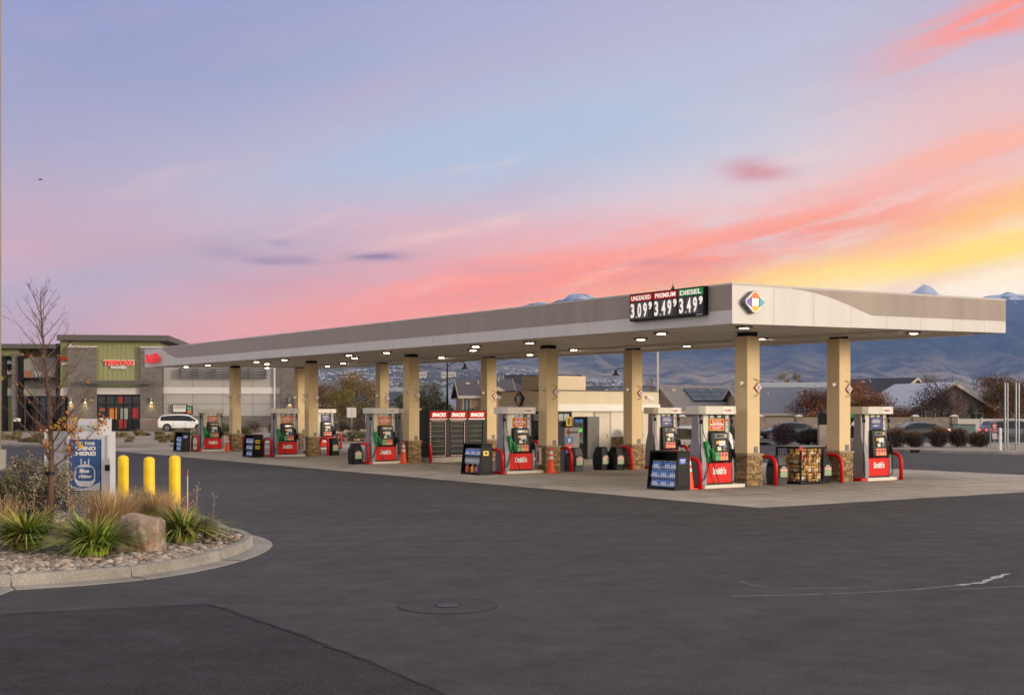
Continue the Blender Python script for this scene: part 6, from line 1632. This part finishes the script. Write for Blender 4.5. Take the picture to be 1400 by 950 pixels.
# large sage shrub, small sage
def sage(label, px, py, w, h, n, seed, cols, stemc):
    rnd = random.Random(seed); t = T('sage_shrub', label, 'shrub', FG(px, py), 0, 'sage shrubs on the island'); b = MB(); tips = []
    for k in range(38):
        a = rnd.uniform(0, 6.28); le = rnd.uniform(.1, 1.1)
        grow(b, Vector((rnd.uniform(-.08, .08), rnd.uniform(-.08, .08), 0)), Vector((math.cos(a) * le * w / h * .55, math.sin(a) * le * w / h * .55, 1)), h * rnd.uniform(.55, .8), .011, 2, rnd, tips, .15, .5, 3, (3, 4), .6, .42)
    b.build('stem', mat('sage_stem' + str(seed), stemc, .9, .2, 8), t)
    lb = MB(); lb.consistent = False
    for k in range(n):
        q, ln = rnd.choice(tips); p = q + Vector((rnd.gauss(0, .05), rnd.gauss(0, .05), rnd.gauss(0, .045)))
        if p.z > .05: leafquad(lb, p, .044, rnd, hsv(rnd.choice(cols), rnd, .4, .06))
    lb.build('foliage', leafm, t)
sagec = ['#857c66', '#948a70', '#6e6350', '#9c937a', '#6a5646']
sage('wide grey brown sage shrub behind the young tree', 50, 724, 1.5, 1.08, 20000, 300, sagec, '#4d4038')
sage('grey sage shrub at the left edge behind the daylily', 6, 727, 1.4, .95, 7000, 301, ['#5f5f3c', '#6d6a48', '#55503c'], '#4d4038')
sage('small grey sage shrub between the yellow bollards', 192, 714, .6, .55, 2200, 302, sagec, '#4d4038')
sage('tiny brown twig shrub at the right tip of the island', 285, 737, .45, .32, 500, 303, ['#6a5648', '#7d6858'], '#6a5648')
# boulder
rnd = random.Random(4)
def boulder_fn(nt, N, L, b):
    tc = N.new('ShaderNodeTexCoord'); s = tc.outputs['Object']
    r = N.new('ShaderNodeValToRGB'); L.new(nnoise(N, L, s, 3.5, 8, .65, dist=.5), r.inputs[0])
    r.color_ramp.elements[0].position = .32; r.color_ramp.elements[0].color = (*hx('#655548'), 1); r.color_ramp.elements[1].position = .68; r.color_ramp.elements[1].color = (*hx('#b8a593'), 1)
    e = r.color_ramp.elements.new(.5); e.color = (*hx('#928070'), 1)
    mx = N.new('ShaderNodeMix'); mx.data_type = 'RGBA'; L.new(mrange(N, L, nnoise(N, L, s, 2.6, 3, .5), .60, .66, 0, .8), mx.inputs[0]); L.new(r.outputs[0], mx.inputs[6]); mx.inputs[7].default_value = (*hx('#8a4f28'), 1); L.new(mx.outputs[2], b.inputs['Base Color'])
    b.inputs['Roughness'].default_value = .85; bp = N.new('ShaderNodeBump'); bp.inputs['Strength'].default_value = .8; bp.inputs['Distance'].default_value = .03; L.new(nnoise(N, L, s, 14, 8, .7), bp.inputs['Height']); L.new(bp.outputs[0], b.inputs['Normal'])
node_mat('boulder', boulder_fn)
import bmesh
bm = bmesh.new()
for p in ((-.40, -.20, 0), (.30, -.26, -.02), (.40, .25, 0), (-.42, .25, 0), (-.37, -.16, .30), (-.27, -.08, .55), (.12, -.16, .58), (.30, -.10, .50), (.42, -.02, .30), (.36, .25, .46), (-.26, .25, .54), (.26, -.30, .14), (.15, -.28, .42), (-.20, -.27, .12), (-.1, .3, .60), (.38, -.22, .10)): bm.verts.new(p)
bmesh.ops.convex_hull(bm, input=bm.verts); bmesh.ops.subdivide_edges(bm, edges=bm.edges, cuts=5, use_grid_fill=True)
for it in range(2): bmesh.ops.smooth_vert(bm, verts=bm.verts, factor=.3, use_axis_x=True, use_axis_y=True, use_axis_z=True)
for v in bm.verts:
    v.co += v.co.normalized() * (noise.noise(v.co * 3.2) * .055 + noise.noise(v.co * 9) * .018 + noise.noise(v.co * 22) * .006)
me = bpy.data.meshes.new('boulder'); bm.to_mesh(me); bm.free(); me.materials.append(M['boulder'])
bo = bpy.data.objects.new('boulder', me); COL.objects.link(bo); bo.location = G(188, 758, .07); bo.scale = (.94, .95, 1.06); bo.rotation_euler.z = R(-8); tag(bo, 'large pink brown boulder between the daylily clumps', 'boulder')
# yellow bollards
b = MB(); b.lathe([(.108, 0), (.108, 1.30), (.098, 1.335), (.07, 1.362), (.03, 1.378), (.002, 1.382)], 28); bl = b.build('bollard', 'bollard', smooth='auto')
Zb = 24.2
for k, (px_, yt, lab, Zk) in enumerate(((168.5, 622, 'leftmost of the three yellow bollards', 25.2), (204, 624, 'middle one of the three yellow bollards', 24.6), (239, 622, 'rightmost of the three yellow bollards', 23.6))):
    loc = (X(px_, Zk), Zk, .10); s_ = (ZH(yt, Zk) - .10) / 1.382
    if k == 0: bl.location = loc; bl.scale = (1, 1, s_); tag(bl, lab, 'bollard', 'yellow bollards')
    else: q = dup(bl, loc, 0, lab); q.scale = (1, 1, s_)
t = T('marker_stake', 'white marker stake with orange tip right of the yellow bollards', 'stake', (X(256.5, 23.0), 23.0, .1)); b = MB(); b.cyl((0, 0, 0), (0, 0, .92), .008, n=6); b.build('stake', 'white', t); b = MB(); b.cyl((0, 0, .921), (0, 0, 1.03), .012, n=6); b.build('tip', mat('faded_orange', '#b0582c', .6), t)
t = T('marker_stake', 'thin rusty stake in front of the right daylily', 'stake', (X(257.5, 20), 20, .1)); b = MB(); b.cyl((0, 0, 0), (.0, 0, .85), .006, n=6); b.build('stake', mat('rust_rod', '#a0502c', .7), t)
# propane exchange cage
Zc = 25.5; pcx = X(119, Zc)
pc_ = T('propane_cage', 'white propane exchange locker with a blue poster behind the young tree', 'locker', (pcx, Zc, .02), R(-6))
wv = .66; hv = 1.82; wh_ = mat('locker_white', '#c2c2c6', .4, .04)
b = MB(); b.box(-.44, .42, 0, .05, 0, .06); b.box(-.44, .42, 0, .05, hv - .20, hv - .12); b.box(-.44, -.38, 0, .05, .06, hv - .2); b.box(.30, .42, 0, .05, .06, hv - .2); b.build('door_frame', wh_, pc_, bevel=.006)
b = MB(); b.box(-.44, .30, .06, .70, hv - .12, hv - .05); b.box(-.44, .30, .65, .70, 0, hv - .12); b.box(.27, .30, .06, .65, 0, hv - .12); b.box(-.44, -.41, .06, .65, 0, hv - .12); b.box(-.44, .42, .06, .7, 0, .03); b.build('shell', wh_, pc_)
b = MB()
for z in [.09 + .035 * k for k in range(46)]:
    off = .0 if int(z / .035) % 2 else .03
    k = -.38
    while k < .29: b.box(k, min(k + .085, .30), .012, .018, z, z + .013); k += .095
for k in range(8): b.box(-.38 + k * .095, -.372 + k * .095, .010, .0205, .06, hv - .2)
b.build('louvred_mesh', 'black', pc_)
b = MB(); b.box(-.36, .28, .02, .024, .06, hv - .2); b.build('inner_panel', wh_, pc_)
po = T('poster', None, None); del_cat(po); po.parent = pc_; po.location.z = .15
b = MB(); b.box(-.37, .285, -.012, -.004, .42, 1.46); b.build('poster_sheet', mat('poster_blue', '#2a4f86', .45, .10, 1.5), po)
for wtxt, z, h_, w_ in (('GET YOUR', 1.385, .062, .40), ('RHINO', 1.285, .085, .43), ('HERE!', 1.178, .085, .43)): text(wtxt, w_, h_, 'white', po, (-.02, -.016, z), '-y', 'lettering', bold=.045)
tk = T('tank_picture', None, None); del_cat(tk); tk.parent = po
b = MB(); pts = []
for k in range(21):
    a = math.pi * k / 20; pts.append((.22 * math.cos(a), .80 + .16 * math.sin(a)))
pts += [(-.22, .62), (-.16, .53), (-.10, .50), (.10, .50), (.16, .53), (.22, .62)]
o = MB().prism([(x - .04, z) for x, z in pts], 'y', -.0165, -.0125).build('tank', mat('tank_print', '#c9ccd2', .5, .08, 3), po)
b = MB(); b.box(-.13, -.11, -.0165, -.0126, .95, 1.07); b.box(.03, .05, -.0165, -.0126, .95, 1.07); b.box(-.12, .04, -.0165, -.0126, .935, .955); b.box(-.06, -.02, -.0165, -.0126, .955, 1.02); b.build('tank_collar', 'tank_print' if 'tank_print' in M else mat('tank_print', '#c9ccd2'), po)
b = MB(); b.prism([(-.235, .84), (-.20, .90), (.11, .90), (.155, .84), (.155, .66), (.08, .615), (-.16, .615), (-.235, .66)], 'y', -.019, -.0167); b.build('tank_band', mat('band_blue', '#24527f', .5, .1, 4), po)
text('Blue', .21, .085, 'white', po, (-.05, -.021, .825), '-y', 'lettering', bold=.04, shear=.15); text('rhino', .27, .08, 'white', po, (-.03, -.021, .715), '-y', 'lettering', bold=.04, shear=.15)
b = MB(); b.prism([(-.369, .421), (.284, .421), (.284, .60), (.10, .50), (-.1, .46), (-.369, .52)], 'y', -.0145, -.0122); b.build('poster_fade', mat('poster_pale', '#b9c4cc', .5, .1, 3), po)
b = MB()
for x in (-.35, .27):
    for z in (.44, .80, 1.44): b.cyl((x, -.016, z), (x, -.012, z), .011, n=8)
b.build('rivet', 'galv', po)
b = MB(); b.box(.425, .47, -.02, .05, -.0, hv - .1); b.build('door_edge', wh_, pc_, bevel=.005); b = MB(); b.box(.40, .50, -.05, -.0201, .98, 1.10); b.build('latch', 'black', pc_)
p2 = T('propane_cage', 'second white propane locker standing directly behind the first', 'locker', (X(127, 26.9), 26.6, .02), R(-6))
b = MB(); b.box(-.24, .24, 0, .6, 0, 2.02); b.box(.241, .31, -.03, .5, 0, 2.05); b.build('shell', wh_, p2, bevel=.02); b = MB(); b.box(-.18, .22, -.012, -.001, 1.78, 1.90); b.build('header_panel', mat('pale_green_panel', '#9fb0a8', .5), p2)
b = MB(); b.box(0, .62, 0, .04, 0, 1.78)
sd = T('side_door', None, None); del_cat(sd); sd.parent = pc_; sd.location = (-.88, .02, 0); b.build('side_panel', mat('locker_grey', '#8c9096', .5, .06), sd, bevel=.006)
b = MB()
for i_ in range(4):
    for j_ in range(12): b.cyl((.10 + i_ * .14, -.004, .2 + j_ * .13), (.10 + i_ * .14, .0, .2 + j_ * .13), .012, n=8)
b.build('vent_hole', 'black', sd); b = MB(); b.box(-.03, -.001, -.03, .05, 0, 1.82); b.build('edge_post', wh_, sd)
b = MB(); b.box(-.05, .6, .3, .7, 0, 1.7); b.build('side_shell', mat('locker_grey', '#8c9096'), sd)
# concrete apron where the lockers stand
sheet('locker_apron', [G(-200, 668), G(40, 668), G(200, 680), G(215, 697), G(120, 690), G(-160, 684)], .005, 'kerb_concrete')
# young foreground tree
rnd = random.Random(77); ty = T('young_tree', 'nearly bare young tree with a few orange leaves on the planted island', 'tree', FG(68, 728))
H_ = ZH(391, FG(68, 728).y) - .11
b = MB(); tips = []
tr = [Vector((0, 0, 0)), Vector((.015, 0, H_ * .15)), Vector((.03, 0, H_ * .32)), Vector((.0, 0, H_ * .5)), Vector((-.06, 0, H_ * .66)), Vector((-.13, 0, H_ * .82)), Vector((-.16, 0, H_ * .93)), Vector((-.15, 0, H_))]
b.tube(tr, [.062, .055, .046, .034, .022, .013, .007, .003], 10)
def tpos(f):
    k = f * (len(tr) - 1); i = min(int(k), len(tr) - 2); return tr[i].lerp(tr[i + 1], k - i)
nb = 46
for k in range(nb):
    f = .235 + .72 * (k / nb); a = k * 2.4 + rnd.uniform(-.4, .4); ln = (1.7 * (1 - f) ** .95 + .16) * rnd.uniform(.75, 1.1); r_ = .020 * (1 - f) + .003
    p = tpos(f); pts = [p]; d_ = Vector((math.cos(a), math.sin(a) * .9, .55 + f * .5)).normalized(); q = p; rs = [r_]
    for m_ in range(5):
        d_ = (d_ + Vector((rnd.gauss(0, .06), rnd.gauss(0, .06), .10))).normalized(); q = q + d_ * ln / 5; pts.append(q); rs.append(r_ * (1 - (m_ + 1) / 5.6))
    b.tube(pts, rs, 6); tips.append((q, ln))
    for m_ in range(int(4 + 7 * (1 - f))):
        i_ = rnd.randint(1, 5); e = pts[i_]; dd = (d_ + Vector((rnd.gauss(0, .5), rnd.gauss(0, .5), rnd.gauss(0.15, .35)))).normalized(); l2 = ln * rnd.uniform(.12, .35)
        e2 = e + dd * l2; b.tube([e, e.lerp(e2, .5) + Vector((0, 0, .01)), e2], [max(.0025, rs[i_] * .45), .0025, .0015], 4); tips.append((e2, l2))
        if rnd.random() < .6:
            e3 = e.lerp(e2, .6); e4 = e3 + (dd + Vector((rnd.gauss(0, .6), rnd.gauss(0, .6), rnd.gauss(.1, .4)))).normalized() * l2 * .6; b.tube([e3, e4], [.002, .0012], 4); tips.append((e4, l2))
b.build('trunk', barkp, ty)
lb = MB(); lb.consistent = False; lc = ['#a8641c', '#c0841f', '#8f4f1c', '#9a8a2a', '#b0701f']
low = [t_ for t_ in tips if t_[0].z < H_ * .48 and t_[0].x > .1]; alls = [t_ for t_ in tips if t_[0].z < H_ * .75]
for k in range(330):
    q, _ = rnd.choice(low if k < 285 else alls); p = q + Vector((rnd.gauss(0, .05), rnd.gauss(0, .05), rnd.gauss(-.04, .05))); leafquad(lb, p, rnd.uniform(.05, .085), rnd, hsv(rnd.choice(lc), rnd, .3, .1))
lb.build('leaves', leafm, ty)
b = MB(); b.cyl((.0, 0, 1.0), (.0, 0, 1.06), .075, n=10); b.build('tree_tie', 'black', ty)

# ================================================================ HILLS, TOWN, MOUNTAINS, HAZE
prof = [(-900, 15), (-300, 25), (0, 45), (250, 60), (430, 84), (560, 104), (650, 122), (700, 137), (715, 147), (735, 154), (752, 152), (770, 158), (785, 165), (800, 163), (818, 155), (860, 142), (960, 150), (1080, 156), (1180, 152), (1230, 154), (1255, 168), (1265, 175), (1278, 169), (1292, 152), (1320, 150), (1335, 156), (1355, 160), (1380, 164), (1400, 161), (1450, 152), (1600, 160), (1900, 130), (2600, 90)]
def ridge(px):
    for (a, pa), (c, pc2) in zip(prof[:-1], prof[1:]):
        if a <= px <= c: return pa + (pc2 - pa) * (px - a) / (c - a)
    return prof[0][1] if px < prof[0][0] else prof[-1][1]
def hill_h(x, D):
    px = CX + F * x / D; rg = ridge(px)
    lf = 1 if px > 430 else max(.4, (px + 900) / 1330)
    foot = (22 + 40 * math.exp(-((px - 560) / 300) ** 2)) * lf
    if D < 1800: pe = 0.0
    elif D < 5600: pe = foot * ((D - 1800) / 3800) ** .8
    elif D < 11000:
        f = (D - 5600) / 5400; pe = foot + (rg - foot) * (f ** 1.15)
    else: pe = rg - (D - 11000) / 3000 * rg * .7
    v = Vector((x / 480, D / 1700, 0)); amp = max(0, min(1, (D - 2500) / 6000)) * max(0, min(1, 1.0 - abs(D - 9000) / 14000))
    edge = min(1, abs(D - 11000) / 1500)
    nz = noise.ridged_multi_fractal(v, 1.0, 2.1, 7, 1.0, 2.0) - 1.1
    pe += amp * nz * 19 * (.15 + .85 * edge) + (1 - edge) * noise.noise(Vector((x / 160, 3, 0))) * 2.6 + (1 - edge) * noise.noise(Vector((x / 60, 7, 0))) * 2.0 + (1 - edge) * noise.noise(Vector((x / 24, 9, 0))) * 1.3
    return max(-2, CH + pe * D / F) if D > 1800 else -2
Ds = []; D_ = 1700
while D_ < 14000: Ds.append(D_); D_ *= 1.0135
na = 520; vs = []; fs = []
for i, D_ in enumerate(Ds):
    for j in range(na):
        tx = -.95 + 1.95 * j / (na - 1); x = tx * D_; vs.append((x, D_, hill_h(x, D_)))
for i in range(len(Ds) - 1):
    for j in range(na - 1): fs.append((i * na + j, i * na + j + 1, (i + 1) * na + j + 1, (i + 1) * na + j))
def mtn_fn(nt, N, L, b):
    tc = N.new('ShaderNodeTexCoord'); s = tc.outputs['Object']
    sp_ = N.new('ShaderNodeSeparateXYZ'); L.new(s, sp_.inputs[0])
    r = N.new('ShaderNodeValToRGB'); L.new(nnoise(N, L, s, .0034, 8, .7, dist=.8), r.inputs[0])
    r.color_ramp.elements[0].position = .42; r.color_ramp.elements[0].color = (*hx('#4a453c'), 1); r.color_ramp.elements[1].position = .56; r.color_ramp.elements[1].color = (*hx('#a8967e'), 1)
    r2 = N.new('ShaderNodeValToRGB'); L.new(nnoise(N, L, s, .005, 9, .72, dist=.8), r2.inputs[0])
    r2.color_ramp.elements[0].position = .42; r2.color_ramp.elements[0].color = (*hx('#1b1f24'), 1); r2.color_ramp.elements[1].position = .60; r2.color_ramp.elements[1].color = (*hx('#504c48'), 1)
    mx = N.new('ShaderNodeMix'); mx.data_type = 'RGBA'; L.new(mrange(N, L, sp_.outputs[2], 160, 420, 0, 1), mx.inputs[0]); L.new(r.outputs[0], mx.inputs[6]); L.new(r2.outputs[0], mx.inputs[7])
    ad = N.new('ShaderNodeMath'); ad.operation = 'ADD'; L.new(mrange(N, L, sp_.outputs[2], 780, 1050, -.12, .22), ad.inputs[0]); L.new(nnoise(N, L, s, .006, 8, .75, dist=1.0), ad.inputs[1])
    m2 = N.new('ShaderNodeMix'); m2.data_type = 'RGBA'; L.new(mrange(N, L, ad.outputs[0], .60, .68, 0, 1), m2.inputs[0]); L.new(mx.outputs[2], m2.inputs[6]); m2.inputs[7].default_value = (.72, .74, .78, 1)
    L.new(m2.outputs[2], b.inputs['Base Color']); b.inputs['Roughness'].default_value = 1
    bp = N.new('ShaderNodeBump'); bp.inputs['Strength'].default_value = .9; bp.inputs['Distance'].default_value = 60; L.new(nnoise(N, L, s, .004, 9, .7, dist=.6), bp.inputs['Height']); L.new(bp.outputs[0], b.inputs['Normal'])
node_mat('mountain', mtn_fn)
b = MB(); b.consistent = False; b.add(vs, fs); tag(b.build('mountains', 'mountain', smooth=True), kind='structure')
rnd = random.Random(8); b = MB(); b.consistent = False
def hz(x, D): return hill_h(x, D)
cnt = 0
while cnt < 7000:
    D_ = rnd.uniform(3300, 5900); px = rnd.uniform(400, 1450)
    if px > 1000 and D_ > 4200: continue
    x = X(px, D_)
    if noise.noise(Vector((x / 500, D_ / 420, 4))) < -.05: continue
    z = hz(x, D_); w = rnd.uniform(6, 12); h = rnd.uniform(2, 5); c = rnd.choice([(.8, .8, .8), (.66, .66, .68), (.5, .5, .52), (.35, .36, .4), (.2, .22, .27), (.5, .42, .32), (.12, .13, .11)])
    b.box(x - w / 2, x + w / 2, D_, D_ + w, z - 6, z + h, 0, c); cnt += 1
town = b.build('distant_town', mat('town_wall', (1, 1, 1), .8, .05, .01, tint=True)); tag(town, 'tiny pale houses of a distant town spread over the far hillside', 'distant town', kind='stuff')
rnd = random.Random(18); b = MB(); b.consistent = False
for k in range(5000):
    D_ = rnd.uniform(1800, 5400); px = rnd.uniform(380, 1500); x = X(px, D_)
    z = hz(x, D_) if D_ > 1800 else 0; r_ = rnd.uniform(5, 11); c = hsv(rnd.choice(['#4a4a36', '#5d4e38', '#3a3e30']), rnd, .3)
    b.blob((x, D_, z + r_ * .3), (r_, r_, r_ * .6), k % 50, .3, 1, 0, c)
tag(b.build('distant_trees', leafm), 'tiny dark tree tops scattered among the distant town', 'distant trees', kind='stuff')
for px, D_, w, h, lab in ((574, 4300, 42, 11, 'long pale industrial building on the far hillside, left of the lamp post'), (613, 4300, 50, 12, 'long pale industrial building on the far hillside behind the lamp post')):
    x = X(px, D_); z = hz(x, D_); b = MB(); b.box(-w / 2, w / 2, 0, 30, -5, h + 10); b.box(-w / 2 - 1, w / 2 + 1, -1, 31, h + 10.01, h + 11.5)
    for k in range(6): b.box(-w / 2 + 3 + k * w / 6.3, -w / 2 + 6 + k * w / 6.3, -.6, -.01, h - 2, h + 4, 1)
    o = b.build('industrial_building', [mat('industrial_cream', '#d8cdb4', .8), 'glass']); o.location = (x, D_, z); tag(o, lab, 'building', 'pale buildings on the hillside')
b = MB(); b.box(-13500, 13600, -300, 14050, -1.2, 1300)
hzb = b.build('haze', None) if False else None
me = bpy.data.meshes.new('haze'); me.from_pydata(b.v, [], b.f); hzm = bpy.data.materials.new('haze_air'); hzm.use_nodes = True
hn = hzm.node_tree; hn.nodes.remove(hn.nodes['Principled BSDF']); pv = hn.nodes.new('ShaderNodeVolumePrincipled'); pv.inputs['Density'].default_value = HAZE; pv.inputs['Color'].default_value = (.26, .48, 1.0, 1); pv.inputs['Anisotropy'].default_value = .0
hn.links.new(pv.outputs[0], hn.nodes['Material Output'].inputs['Volume']); me.materials.append(hzm)
ho = bpy.data.objects.new('haze', me); COL.objects.link(ho); tag(ho, 'thin blue air haze filling the valley', 'haze', kind='stuff')
